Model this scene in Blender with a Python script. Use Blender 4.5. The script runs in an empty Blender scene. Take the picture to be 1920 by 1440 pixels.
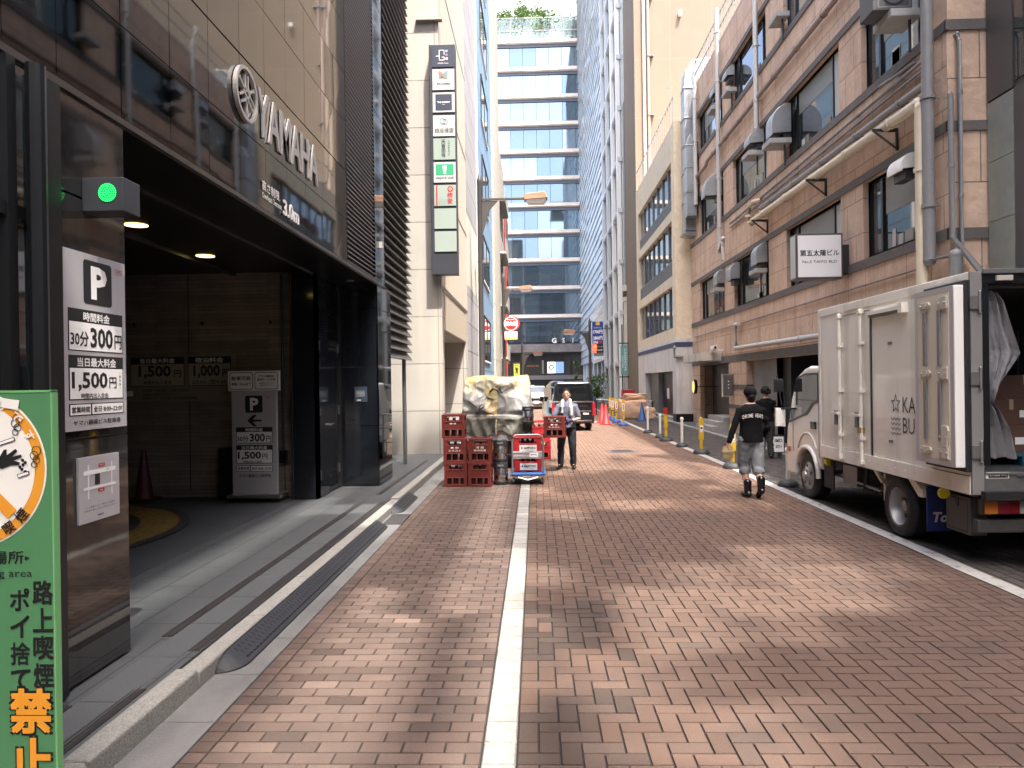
import bpy, bmesh, math, random
from mathutils import Vector, Matrix
R = math.radians
random.seed(7)
S = bpy.context.scene
COL = S.collection
# ------------------------------------------------------------------ camera
F, HC = 1350.0, 1.7                       # focal length for a 1920 px wide frame, eye height
YAW, PITCH, ROLL = math.atan(44 / F), R(-0.1), R(0.82)
fw = Vector((-math.sin(YAW) * math.cos(PITCH), math.cos(YAW) * math.cos(PITCH), math.sin(PITCH)))
rt0 = fw.cross(Vector((0, 0, 1))).normalized()
up0 = rt0.cross(fw)
rt = rt0 * math.cos(ROLL) - up0 * math.sin(ROLL)
up = up0 * math.cos(ROLL) + rt0 * math.sin(ROLL)
cam = bpy.data.cameras.new('camera')
cam.sensor_width = 36; cam.lens = 36 * F / 1920
cam.clip_start = 0.05; cam.clip_end = 2000
co = bpy.data.objects.new('camera', cam); COL.objects.link(co)
co.matrix_world = Matrix(((rt.x, up.x, -fw.x, 0), (rt.y, up.y, -fw.y, 0), (rt.z, up.z, -fw.z, HC), (0, 0, 0, 1)))
S.camera = co
# ------------------------------------------------------------------ sky, sun, exposure
SUN = Vector((0.235, -0.40, 1.0)).normalized()
w = bpy.data.worlds.new('World'); S.world = w; w.use_nodes = True
nt = w.node_tree; nt.nodes.clear()
sk = nt.nodes.new('ShaderNodeTexSky'); sk.sky_type = 'NISHITA'; sk.sun_disc = False
sk.sun_elevation = math.asin(SUN.z); sk.sun_rotation = math.atan2(SUN.x, SUN.y)
sk.air_density = 0.8; sk.dust_density = 6.0; sk.ozone_density = 0.6
bg = nt.nodes.new('ShaderNodeBackground'); bg.inputs['Strength'].default_value = 0.15
ow = nt.nodes.new('ShaderNodeOutputWorld')
nt.links.new(sk.outputs[0], bg.inputs[0]); nt.links.new(bg.outputs[0], ow.inputs[0])
sl = bpy.data.lights.new('sun', 'SUN'); sl.energy = 2.05; sl.angle = R(0.4); sl.color = (1.0, 0.95, 0.87)
so = bpy.data.objects.new('sun', sl); COL.objects.link(so)
so.rotation_euler = SUN.to_track_quat('Z', 'Y').to_euler(); so.location = (0, -10, 60)
S.view_settings.view_transform = 'Standard'; S.view_settings.look = 'None'
S.view_settings.gamma = 1; S.view_settings.exposure = 2.8
S.render.engine = 'CYCLES'
S.cycles.use_denoising = True
S.cycles.max_bounces = 8; S.cycles.diffuse_bounces = 4; S.cycles.glossy_bounces = 4
S.cycles.transmission_bounces = 6; S.cycles.transparent_max_bounces = 6
S.cycles.caustics_reflective = False; S.cycles.caustics_refractive = False
S.cycles.sample_clamp_indirect = 4.0
# ------------------------------------------------------------------ helpers
def ray(u, v):
    return (fw * F + rt * (u - 960) - up * (v - 720)).normalized()
def on(axis, u, v, val):
    d = ray(u, v); o = Vector((0, 0, HC)); t = (val - o[axis]) / d[axis]
    return o + d * t
def onX(u, v, x): return on(0, u, v, x)
def onY(u, v, y): return on(1, u, v, y)
def onZ(u, v, z=0.0): return on(2, u, v, z)

MATS = {}
def mat(name, col, rough=0.6, metal=0.0, spec=0.5, var=None, bump=None, emit=None, trans=0.0, attr=None, coat=0.0, stain=None, ior=1.5, spots=None):
    """procedural material; var=(scale, amount) mottling, bump=(scale, strength), stain=(scale, colour, amount, stretch)"""
    if name in MATS: return MATS[name]
    m = bpy.data.materials.new(name); m.use_nodes = True
    t = m.node_tree; N = t.nodes; L = t.links; p = N['Principled BSDF']
    c = (*col, 1)
    p.inputs['Base Color'].default_value = c; p.inputs['Roughness'].default_value = rough
    p.inputs['Metallic'].default_value = metal; p.inputs['Specular IOR Level'].default_value = spec
    p.inputs['Coat Weight'].default_value = coat; p.inputs['IOR'].default_value = ior
    if trans: p.inputs['Transmission Weight'].default_value = trans
    if emit: p.inputs['Emission Color'].default_value = (*emit[0], 1); p.inputs['Emission Strength'].default_value = emit[1]
    m.diffuse_color = c
    src = None
    if attr:
        a = N.new('ShaderNodeVertexColor'); a.layer_name = attr; src = a.outputs['Color']
    tc = N.new('ShaderNodeTexCoord') if (var or bump or stain or spots) else None
    if var:
        n = N.new('ShaderNodeTexNoise'); n.inputs['Scale'].default_value = var[0]; n.inputs['Detail'].default_value = 6; n.inputs['Roughness'].default_value = 0.65
        L.new(tc.outputs['Object'], n.inputs['Vector'])
        mr = N.new('ShaderNodeMapRange'); mr.inputs['From Min'].default_value = 0.3; mr.inputs['From Max'].default_value = 0.7
        mr.inputs['To Min'].default_value = 1 - var[1]; mr.inputs['To Max'].default_value = 1 + var[1]
        L.new(n.outputs['Fac'], mr.inputs['Value'])
        mx = N.new('ShaderNodeMix'); mx.data_type = 'RGBA'; mx.blend_type = 'MULTIPLY'; mx.inputs[0].default_value = 1
        if src: L.new(src, mx.inputs[6])
        else: mx.inputs[6].default_value = c
        L.new(mr.outputs[0], mx.inputs[7]); src = mx.outputs[2]
    if stain:
        mp = N.new('ShaderNodeMapping'); mp.inputs['Scale'].default_value = stain[3]
        L.new(tc.outputs['Object'], mp.inputs['Vector'])
        n = N.new('ShaderNodeTexNoise'); n.inputs['Scale'].default_value = stain[0]; n.inputs['Detail'].default_value = 5
        L.new(mp.outputs[0], n.inputs['Vector'])
        mr = N.new('ShaderNodeMapRange'); mr.inputs['From Min'].default_value = 0.52; mr.inputs['From Max'].default_value = 0.68
        mr.inputs['To Max'].default_value = stain[2]
        L.new(n.outputs['Fac'], mr.inputs['Value'])
        mx = N.new('ShaderNodeMix'); mx.data_type = 'RGBA'
        L.new(mr.outputs[0], mx.inputs[0])
        if src: L.new(src, mx.inputs[6])
        else: mx.inputs[6].default_value = c
        mx.inputs[7].default_value = (*stain[1], 1); src = mx.outputs[2]
    if spots:                                   # scattered small round marks: chewing gum, oil drips
        vo = N.new('ShaderNodeTexVoronoi'); vo.inputs['Scale'].default_value = spots[0]; L.new(tc.outputs['Object'], vo.inputs['Vector'])
        mr = N.new('ShaderNodeMapRange'); mr.inputs['From Min'].default_value = spots[1]; mr.inputs['From Max'].default_value = spots[1] * .75
        mr.inputs['To Max'].default_value = spots[3]; L.new(vo.outputs['Distance'], mr.inputs['Value'])
        mx = N.new('ShaderNodeMix'); mx.data_type = 'RGBA'; L.new(mr.outputs[0], mx.inputs[0]); L.new(src, mx.inputs[6]); mx.inputs[7].default_value = (*spots[2], 1); src = mx.outputs[2]
    if src: L.new(src, p.inputs['Base Color'])
    if bump:
        n = N.new('ShaderNodeTexNoise'); n.inputs['Scale'].default_value = bump[0]; n.inputs['Detail'].default_value = 4
        L.new(tc.outputs['Object'], n.inputs['Vector'])
        b = N.new('ShaderNodeBump'); b.inputs['Strength'].default_value = bump[1]; b.inputs['Distance'].default_value = 0.02
        L.new(n.outputs['Fac'], b.inputs['Height']); L.new(b.outputs[0], p.inputs['Normal'])
    MATS[name] = m
    return m

def tilemat(name, col, mortar, bw, bh, ms, rough=0.7, vary=0.12, bump=(60, .15), plane='XZ', offset=0.5, spec=0.4, bumpd=0.6, var=(2.0, .1), stain=None):
    """rectangular blocks with joints; plane says which two object axes the pattern runs along"""
    m = mat(name, col, rough, spec=spec)
    t = m.node_tree; N = t.nodes; L = t.links; p = N['Principled BSDF']
    tc = N.new('ShaderNodeTexCoord'); sx = N.new('ShaderNodeSeparateXYZ'); cx = N.new('ShaderNodeCombineXYZ')
    L.new(tc.outputs['Object'], sx.inputs[0])
    L.new(sx.outputs['XYZ'.index(plane[0])], cx.inputs[0]); L.new(sx.outputs['XYZ'.index(plane[1])], cx.inputs[1])
    b = N.new('ShaderNodeTexBrick'); b.offset = offset; b.squash = 1
    b.inputs['Scale'].default_value = 1; b.inputs['Brick Width'].default_value = bw; b.inputs['Row Height'].default_value = bh
    b.inputs['Mortar Size'].default_value = ms; b.inputs['Mortar Smooth'].default_value = 0.1
    b.inputs['Color1'].default_value = (*[k * (1 - vary) for k in col], 1); b.inputs['Color2'].default_value = (*[min(1, k * (1 + vary)) for k in col], 1)
    b.inputs['Mortar'].default_value = (*mortar, 1)
    L.new(cx.outputs[0], b.inputs['Vector'])
    n = N.new('ShaderNodeTexNoise'); n.inputs['Scale'].default_value = var[0]; n.inputs['Detail'].default_value = 7; n.inputs['Roughness'].default_value = .7
    L.new(tc.outputs['Object'], n.inputs['Vector'])
    mr = N.new('ShaderNodeMapRange'); mr.inputs['From Min'].default_value = .3; mr.inputs['From Max'].default_value = .7
    mr.inputs['To Min'].default_value = 1 - var[1]; mr.inputs['To Max'].default_value = 1 + var[1]
    L.new(n.outputs['Fac'], mr.inputs['Value'])
    mx = N.new('ShaderNodeMix'); mx.data_type = 'RGBA'; mx.blend_type = 'MULTIPLY'; mx.inputs[0].default_value = 1
    L.new(b.outputs['Color'], mx.inputs[6]); L.new(mr.outputs[0], mx.inputs[7])
    src = mx.outputs[2]
    if stain:
        mp = N.new('ShaderNodeMapping'); mp.inputs['Scale'].default_value = stain[3]; L.new(tc.outputs['Object'], mp.inputs['Vector'])
        n3 = N.new('ShaderNodeTexNoise'); n3.inputs['Scale'].default_value = stain[0]; n3.inputs['Detail'].default_value = 5; L.new(mp.outputs[0], n3.inputs['Vector'])
        m3 = N.new('ShaderNodeMapRange'); m3.inputs['From Min'].default_value = .52; m3.inputs['From Max'].default_value = .7; m3.inputs['To Max'].default_value = stain[2]
        L.new(n3.outputs['Fac'], m3.inputs['Value'])
        x3 = N.new('ShaderNodeMix'); x3.data_type = 'RGBA'; L.new(m3.outputs[0], x3.inputs[0]); L.new(src, x3.inputs[6]); x3.inputs[7].default_value = (*stain[1], 1)
        src = x3.outputs[2]
    L.new(src, p.inputs['Base Color'])
    n2 = N.new('ShaderNodeTexNoise'); n2.inputs['Scale'].default_value = bump[0]; n2.inputs['Detail'].default_value = 5
    L.new(tc.outputs['Object'], n2.inputs['Vector'])
    ma = N.new('ShaderNodeMath'); ma.operation = 'MULTIPLY_ADD'; ma.inputs[1].default_value = -1.5
    L.new(b.outputs['Fac'], ma.inputs[0]); 
    ms2 = N.new('ShaderNodeMath'); ms2.operation = 'MULTIPLY'; ms2.inputs[1].default_value = bump[1]
    L.new(n2.outputs['Fac'], ms2.inputs[0]); L.new(ms2.outputs[0], ma.inputs[2])
    bp = N.new('ShaderNodeBump'); bp.inputs['Strength'].default_value = bumpd; bp.inputs['Distance'].default_value = 0.02
    L.new(ma.outputs[0], bp.inputs['Height']); L.new(bp.outputs[0], p.inputs['Normal'])
    return m

_glyph = {}
def glyphs(s, bold):
    k = (s, bold)
    if k not in _glyph:
        c = bpy.data.curves.new('lettering', 'FONT'); c.body = s; c.size = 1; c.offset = bold; c.resolution_u = 2
        o = bpy.data.objects.new('lettering', c)
        m = bpy.data.meshes.new_from_object(o)
        vs = [v.co.copy() for v in m.vertices]; fs = [tuple(p.vertices) for p in m.polygons]
        bpy.data.objects.remove(o); bpy.data.curves.remove(c); bpy.data.meshes.remove(m)
        _glyph[k] = (vs, fs)
    return _glyph[k]

class MB:
    def __init__(s, M=None):
        s.v = []; s.f = []; s.m = []; s.mats = []; s.M = M or Matrix()
    def mi(s, m):
        if m not in s.mats: s.mats.append(m)
        return s.mats.index(m)
    def vv(s, p):
        s.v.append(tuple(s.M @ Vector(p))); return len(s.v) - 1
    def face(s, pts, m):
        s.f.append([s.vv(p) for p in pts]); s.m.append(s.mi(m))
    def box(s, x0, x1, y0, y1, z0, z1, m, skip=''):
        i = [s.vv(p) for p in ((x0, y0, z0), (x1, y0, z0), (x1, y1, z0), (x0, y1, z0), (x0, y0, z1), (x1, y0, z1), (x1, y1, z1), (x0, y1, z1))]
        k = s.mi(m)
        for nme, q in (('b', (0, 3, 2, 1)), ('t', (4, 5, 6, 7)), ('f', (0, 1, 5, 4)), ('r', (1, 2, 6, 5)), ('k', (2, 3, 7, 6)), ('l', (3, 0, 4, 7))):
            if nme in skip: continue
            s.f.append([i[j] for j in q]); s.m.append(k)
    def prism(s, poly, axis, a0, a1, m):
        """extrude a 2-D outline along an axis: axis 0 -> (y,z), 1 -> (x,z), 2 -> (x,y)"""
        def P(q, a): return {0: (a, q[0], q[1]), 1: (q[0], a, q[1]), 2: (q[0], q[1], a)}[axis]
        A = [s.vv(P(q, a0)) for q in poly]; B = [s.vv(P(q, a1)) for q in poly]; k = s.mi(m); n = len(poly)
        s.f.append(A[::-1]); s.m.append(k); s.f.append(B); s.m.append(k)
        for i in range(n):
            s.f.append([A[i], A[(i + 1) % n], B[(i + 1) % n], B[i]]); s.m.append(k)
    def ring(s, pts):
        return [s.vv(p) for p in pts]
    def loft(s, rings, m, cap=True, closed=True):
        k = s.mi(m); I = [s.ring(r) for r in rings]; n = len(I[0])
        for a, b in zip(I, I[1:]):
            for j in range(n if closed else n - 1):
                s.f.append([a[j], a[(j + 1) % n], b[(j + 1) % n], b[j]]); s.m.append(k)
        if cap and closed:
            s.f.append(I[0][::-1]); s.m.append(k); s.f.append(I[-1]); s.m.append(k)
    def tube(s, path, r, m, n=8, cap=True):
        path = [Vector(p) for p in path]; rings = []
        for i, p in enumerate(path):
            a = path[max(i - 1, 0)]; b = path[min(i + 1, len(path) - 1)]
            t = (b - a).normalized()
            h = Vector((0, 0, 1)) if abs(t.z) < .95 else Vector((1, 0, 0))
            x = t.cross(h).normalized(); y = x.cross(t)
            rr = r[i] if isinstance(r, (list, tuple)) else r
            if 0 < i < len(path) - 1:
                d1 = (p - a).normalized(); d2 = (b - p).normalized(); cs = max(.35, math.sqrt(max(0, (1 + d1.dot(d2)) / 2)))
            else: cs = 1
            rings.append([p + (x * math.cos(q * 2 * math.pi / n) + y * math.sin(q * 2 * math.pi / n)) * rr / (cs if n < 4 else 1) for q in range(n)])
        s.loft(rings, m, cap)
    def lathe(s, prof, c, m, n=20, axis=2, cap=True):
        """prof: list of (radius, height) about an axis through c"""
        rings = []
        for r, h in prof:
            rg = []
            for q in range(n):
                a = q * 2 * math.pi / n; ca, sa = math.cos(a) * r, math.sin(a) * r
                rg.append({2: (c[0] + ca, c[1] + sa, c[2] + h), 1: (c[0] + ca, c[1] + h, c[2] + sa), 0: (c[0] + h, c[1] + ca, c[2] + sa)}[axis])
            rings.append(rg)
        s.loft(rings, m, cap)
    def text(s, t, c, ux, uy, m, h=None, w=None, bold=0.0, al='C', depth=0.0):
        """lettering with its bounding box centred (al C), left (L) or right (R) aligned at c; h / w = box height / width"""
        if bold > 0 and any(ord(q) > 0x2000 for q in t):      # strokes thickened by close copies, each a hair above the last
            c, ux, uy = Vector(c), Vector(ux), Vector(uy); n = ux.cross(uy); k = bold * (h or .1)
            for i, (a, b) in enumerate(((-1, -1), (1, -1), (1, 1), (-1, 1), (0, 0))):
                s.text(t, c + ux * a * k + uy * b * k + n * (.00012 * i), ux, uy, m, h, w, 0.0, al, depth)
            return
        vs, fs = glyphs(t, bold)
        if not vs: return
        x0 = min(v.x for v in vs); x1 = max(v.x for v in vs); y0 = min(v.y for v in vs); y1 = max(v.y for v in vs)
        sy = h / (y1 - y0) if h else w / (x1 - x0); sx = w / (x1 - x0) if w else sy
        c, ux, uy = Vector(c), Vector(ux), Vector(uy); n = ux.cross(uy)
        ox = {'C': (x0 + x1) / 2, 'L': x0, 'R': x1}[al]; oy = (y0 + y1) / 2; k = s.mi(m)
        def put(off):
            return [s.vv(c + ux * ((v.x - ox) * sx) + uy * ((v.y - oy) * sy) + n * off) for v in vs]
        A = put(depth)
        for f in fs: s.f.append([A[i] for i in f]); s.m.append(k)
        if depth:
            B = put(0); cnt = {}
            for f in fs:
                for a, b in zip(f, f[1:] + f[:1]):
                    cnt[(a, b)] = 1
            for (a, b) in list(cnt):
                if (b, a) not in cnt: s.f.append([B[a], B[b], A[b], A[a]]); s.m.append(k)
    def disc(s, c, ux, uy, r, m, n=28, r0=0.0, a0=0.0, a1=2 * math.pi):
        c, ux, uy = Vector(c), Vector(ux), Vector(uy); k = s.mi(m)
        full = abs(a1 - a0 - 2 * math.pi) < 1e-6
        pt = lambda rr, a: c + ux * (math.cos(a) * rr) + uy * (math.sin(a) * rr)
        if r0 == 0 and full:
            s.f.append([s.vv(pt(r, a0 + (a1 - a0) * q / n)) for q in range(n)]); s.m.append(k); return
        for q in range(n):
            p, t = a0 + (a1 - a0) * q / n, a0 + (a1 - a0) * (q + 1) / n
            s.f.append([s.vv(pt(r0, p)), s.vv(pt(r, p)), s.vv(pt(r, t)), s.vv(pt(r0, t))]); s.m.append(k)
    def rect(s, c, ux, uy, w, h, m, rad=0.0):
        c, ux, uy = Vector(c), Vector(ux), Vector(uy)
        if rad <= 0: pts = [(-w / 2, -h / 2), (w / 2, -h / 2), (w / 2, h / 2), (-w / 2, h / 2)]
        else:
            pts = []
            for sx, sy, a in ((1, -1, -90), (1, 1, 0), (-1, 1, 90), (-1, -1, 180)):
                for q in range(5):
                    b = R(a + q * 22.5); pts.append((sx * (w / 2 - rad) + rad * math.cos(b), sy * (h / 2 - rad) + rad * math.sin(b)))
        s.face([c + ux * a + uy * b for a, b in pts], m)
    def outline(s, c, ux, uy, w, h, m, t):
        c, ux, uy = Vector(c), Vector(ux), Vector(uy)
        for a, b, ww, hh in ((0, h / 2 - t / 2, w, t), (0, -h / 2 + t / 2, w, t), (-w / 2 + t / 2, 0, t, h - 2 * t), (w / 2 - t / 2, 0, t, h - 2 * t)):
            s.rect(c + ux * a + uy * b, ux, uy, ww, hh, m)
    def build(s, name, parent=None, bevel=0.0, smooth=False, loc=None, seg=2, weld=False):
        me = bpy.data.meshes.new(name)
        me.from_pydata(s.v, [], s.f)
        for m in s.mats: me.materials.append(m)
        if len(s.mats) > 1: me.polygons.foreach_set('material_index', s.m)
        me.update()
        bm = bmesh.new(); bm.from_mesh(me)
        if weld: bmesh.ops.remove_doubles(bm, verts=bm.verts, dist=1e-5)
        bmesh.ops.recalc_face_normals(bm, faces=[f for f in bm.faces if len(f.edges) and any(len(e.link_faces) > 1 for e in f.edges)])
        bm.to_mesh(me); bm.free()
        if smooth:
            me.polygons.foreach_set('use_smooth', [True] * len(me.polygons)); 
            me.set_sharp_from_angle(angle=R(smooth if smooth is not True else 40))
        o = bpy.data.objects.new(name, me); COL.objects.link(o)
        if parent: o.parent = parent
        if loc: o.location = loc
        if bevel:
            b = o.modifiers.new('bevel', 'BEVEL'); b.width = bevel; b.segments = seg; b.limit_method = 'ANGLE'; b.angle_limit = R(40)
        return o

def tag(o, label, cat, group=None):
    o['label'] = label; o['category'] = cat
    if group: o['group'] = group
    return o
def struct(o):
    o['kind'] = 'structure'; return o
def thing(name, label, cat, loc=(0, 0, 0), rz=0.0, group=None):
    o = bpy.data.objects.new(name, None); COL.objects.link(o)
    o.empty_display_size = .2; o.location = loc; o.rotation_euler.z = rz
    return tag(o, label, cat, group)
def kids(o): return [c for c in COL.objects if c.parent == o]
def dup(o, loc, rz=0.0, label=None, sc=None):
    def cp(a, par):
        c = a.copy(); COL.objects.link(c)
        if par: c.parent = par
        for k in KID.get(a, []): cp(k, c)
        return c
    KID = {}
    for c in COL.objects:
        if c.parent: KID.setdefault(c.parent, []).append(c)
    r = cp(o, None); r.location = loc; r.rotation_euler.z = rz
    if sc: r.scale = sc
    if label: r['label'] = label
    return r
X, Y, Z = Vector((1, 0, 0)), Vector((0, 1, 0)), Vector((0, 0, 1))
NX, NY = -X, -Y
# ------------------------------------------------------------------ materials
WHITE = mat('white_paint', (.78, .77, .74), .45)
PRINTW = mat('white_print', (.82, .81, .78), .5)
BLACK = mat('black_print', (.012, .012, .013), .5)
BLK = mat('black_metal', (.007, .0075, .009), .35, spec=.5)
BLKG = mat('black_polished_stone', (.012, .014, .018), .08, spec=.6, bump=(1.2, .02))
DGREY = mat('dark_grey_metal', (.038, .038, .04), .45, metal=.3)
GREY = mat('grey_metal', (.22, .22, .22), .4, metal=.6)
STEEL = mat('brushed_steel', (.55, .54, .52), .28, metal=1.0, bump=(220, .03))
ALU = mat('silver_panel', (.52, .51, .53), .42, metal=.35)
GLASS = mat('dark_window_glass', (.025, .032, .034), .03, spec=.9, bump=(.9, .012), ior=1.75)
RUBBER = mat('rubber', (.010, .0105, .0125), .6, var=(9, .2), bump=(120, .2))
CONC = mat('concrete', (.33, .32, .30), .85, var=(3, .16), bump=(60, .25), stain=(3, (.16, .155, .15), .5, (1, 1, .35)))
RED = mat('red_print', (.42, .02, .022), .5)
YEL = mat('yellow_plastic', (.55, .36, .02), .45, var=(8, .06))
# ================================================================== ground, road and pavements
g = MB(); g.box(-600, 600, -300, 900, -.5, -.03, mat('ground_dust', (.16, .15, .145), .9, var=(.3, .1)))
struct(g.build('ground'))
JOINT = mat('brick_joint', (.014, .011, .009), .95)
g = MB(); g.box(-1.66, 3.84, -4, 84, -.029, -.0125, JOINT)
struct(g.build('road_base'))
def brick_sheet(name, rects, colour, material, chamfer=.003, top=0.0, zvar=.0012):
    """paving bricks as real bevelled blocks, one colour per brick"""
    vs, fs, cols = [], [], []
    for (x0, x1, y0, y1) in rects:
        gp = .0028; x0 += gp; x1 -= gp; y0 += gp; y1 -= gp
        zt = top + random.uniform(-zvar, zvar); b = len(vs); c = chamfer
        vs += [(x0, y0, zt - .012), (x1, y0, zt - .012), (x1, y1, zt - .012), (x0, y1, zt - .012),
               (x0 + c, y0 + c, zt), (x1 - c, y0 + c, zt), (x1 - c, y1 - c, zt), (x0 + c, y1 - c, zt)]
        fs += [(b + 4, b + 5, b + 6, b + 7), (b, b + 1, b + 5, b + 4), (b + 1, b + 2, b + 6, b + 5), (b + 2, b + 3, b + 7, b + 6), (b + 3, b, b + 4, b + 7)]
        k = colour((x0 + x1) / 2, (y0 + y1) / 2); cols += [(*k, 1.0)] * 20
    me = bpy.data.meshes.new(name); me.from_pydata(vs, [], fs)
    ca = me.color_attributes.new('Brick', 'FLOAT_COLOR', 'CORNER'); ca.data.foreach_set('color', [q for c in cols for q in c])
    me.materials.append(material); o = bpy.data.objects.new(name, me); COL.objects.link(o)
    return struct(o)
BR = mat('paving_brick', (.3, .2, .16), .82, attr='Brick', var=(150, .22), bump=(160, .35), spec=.3, stain=(2.6, (.060, .044, .038), .5, (1.0, .8, 1)), spots=(1.9, .045, (.05, .043, .04), .5))
def tone(base, k=.13):
    q = random.gauss(0, k); h = random.gauss(0, .010)
    return (max(.02, base[0] * (1 + q + h)), max(.02, base[1] * (1 + q)), max(.02, base[2] * (1 + q - h)))
from mathutils import noise
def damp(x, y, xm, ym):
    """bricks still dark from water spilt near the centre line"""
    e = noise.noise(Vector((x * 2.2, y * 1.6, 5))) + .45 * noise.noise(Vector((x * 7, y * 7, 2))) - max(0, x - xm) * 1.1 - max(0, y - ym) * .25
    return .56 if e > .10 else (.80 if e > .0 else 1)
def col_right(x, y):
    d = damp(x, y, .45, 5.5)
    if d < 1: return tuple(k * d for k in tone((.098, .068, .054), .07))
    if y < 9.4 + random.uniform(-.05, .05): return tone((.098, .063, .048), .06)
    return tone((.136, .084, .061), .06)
def col_left(x, y):
    d = 1 if random.random() > .16 else random.choice((.72, .82, 1.15, 1.22))
    return tuple(k * d for k in tone((.093, .065, .053), .14))
H = []
u0 = .1
XL0, XR0, YE = -.108, 3.682, 70.0
nmax = int(YE / u0) + 40
def clip(x0, x1, y0, y1):
    x0 = max(x0, XL0); x1 = min(x1, XR0)
    if x1 - x0 > .03 and y1 > -1.0 and y0 < YE: H.append((x0, x1, y0, y1))
for k in range(-nmax, nmax):
    for j in range(-nmax // 4 - 12, nmax // 4 + 24):
        x = k * u0 + 4 * u0 * j; y = -k * u0
        if y < -1.2 or y > YE or x < -.5 or x > 4.0: continue
        x += XL0
        clip(x, x + 2 * u0, y, y + u0); clip(x + 2 * u0, x + 3 * u0, y, y + 2 * u0)
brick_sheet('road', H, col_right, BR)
Lr = []
for i in range(-10, 560):
    y = i * .1
    Lr.append((-1.645, -1.545, y, y + .1)) if i % 1 == 0 else None
    x = -1.545 - (.1 if i % 2 else 0)
    while x < -.27:
        a, b = max(x, -1.545), min(x + .2, -.272)
        if b - a > .03: Lr.append((a, b, y, y + .1))
        x += .2
brick_sheet('road_left_lane', Lr, col_left, BR)
WB = mat('white_line_block', (.26, .252, .23), .7, attr='Brick', var=(40, .14), bump=(90, .5), stain=(9, (.17, .155, .14), .6, (1, 1, 1)))
brick_sheet('road_marking', [(-.27, -.11, i * .2, i * .2 + .2) for i in range(-4, 330)], lambda x, y: tone((.26, .252, .23), .09), WB, .006, .002)
WL = mat('road_line_paint', (.36, .35, .33), .65, var=(25, .1), stain=(11, (.13, .105, .09), .75, (1, .7, 1)), bump=(80, .15))
g = MB()
pts = []
random.seed(11)
for i in range(0, 141):
    y = -1 + i * .5
    pts.append((3.684 + random.uniform(-.006, .006) - (.05 if y > 16 else 0) * min(1, (y - 16) / 6), y))
g2 = [(x + .155 + random.uniform(-.006, .006), y) for x, y in pts]
for a, b, c, d in zip(pts, g2, pts[1:], g2[1:]):
    g.face([(a[0], a[1], .0035), (b[0], b[1], .0035), (d[0], d[1], .0035), (c[0], c[1], .0035)], WL)
g.box(.6, 3.63, 30.2, 30.5, -.002, .0032, WL)
struct(g.build('road_edge_line', weld=True))
g = MB(); g.box(3.686, 5.22, -4, 84, -.029, -.0126, JOINT); struct(g.build('parking_strip_base'))
Rr = []
for i in range(-10, 300):
    y = i * .2
    x = 3.69 - (.1 if i % 2 else 0) * 0
    for k in range(15):
        a = 3.69 + k * .1; b = a + .1; yy = y + (.1 if k % 2 else 0)
        if b < 5.215: Rr.append((a, b, yy, yy + .2))
random.seed(5)
brick_sheet('parking_strip', Rr, lambda x, y: tone((.062, .054, .050), .14), BR)
# gutter, kerbs, left pavement
GUT = mat('gutter_concrete', (.115, .115, .112), .85, var=(2.2, .2), bump=(70, .4), stain=(2.5, (.17, .165, .16), .6, (1, .4, 1)))
g = MB()
y = -3.0
while y < 60:
    g.box(-1.92, -1.652, y, y + .594, -.028, .001, GUT); y += .6
struct(g.build('gutter', bevel=.004))
KERB = mat('kerb_granite', (.24, .232, .21), .8, var=(55, .28), bump=(90, .5), stain=(3, (.2, .19, .17), .5, (1, .5, 1)))
g = MB(); y = -3.0
while y < 60:
    h = .118 if (y < 3.9 or y > 9.4) else .095
    g.box(-2.05, -1.922, y, y + .995, -.028, h, KERB); y += 1.0
struct(g.build('kerb', bevel=.018, seg=3))
TILE = tilemat('pavement_granite_tile', (.060, .064, .066), (.022, .022, .022), .6, .3, .006, rough=.62, vary=.06, bump=(140, .25), plane='YX', var=(60, .12), bumpd=.25, stain=(1.2, (.08, .082, .083), .4, (1, .5, 1)))
g = MB(); g.box(-14, -2.055, -4, 16.4, -.028, .1, TILE); g.box(-2.6, -2.055, 16.4, 62, -.028, .098, TILE)
struct(g.build('pavement'))
g = MB(); g.box(-13, -3.43, 4.29, 10.25, .09, .104, mat('garage_floor', (.045, .046, .048), .55, var=(3, .15), bump=(60, .15)))
struct(g.build('garage_floor'))
CH = mat('slot_drain', (.07, .055, .05), .5, metal=.5, var=(40, .2))
def slot(xc, y0, y1):
    d = MB()
    d.box(xc - .035, xc + .035, y0, y1, .08, .103, CH)
    for dx in (-.03, -.01, .012, .03): d.box(xc + dx - .004, xc + dx + .004, y0, y1, .103, .1062, DGREY)
    return d.build('drain_channel')
tag(slot(-2.39, 4.55, 9.6), 'dark slotted drain line set in grey paving close to the garage mouth', 'drain')
tag(slot(-2.095, 4.3, 9.7), 'dark slotted drain line running just behind the kerb before the garage', 'drain')
tag(slot(-2.39, 2.2, 3.55), 'short slotted drain line at the foot of the pillar beside the green sign', 'drain')
tag(slot(-2.12, 1.6, 3.75), 'slotted drain line beside the kerb nearest the green sign', 'drain')
tag(slot(-2.30, 10.4, 15.0), 'thin slotted drain line on the pavement before the white building', 'drain')
GST = mat('pavement_slab', (.066, .070, .072), .6, var=(80, .14), bump=(140, .2))
g = MB(); y = 1.2
while y < 9.5:
    g.box(-2.352, -2.132, y, y + .592, .08, .1035, GST); y += .6
struct(g.build('pavement_slab_band', bevel=.003))
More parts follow.
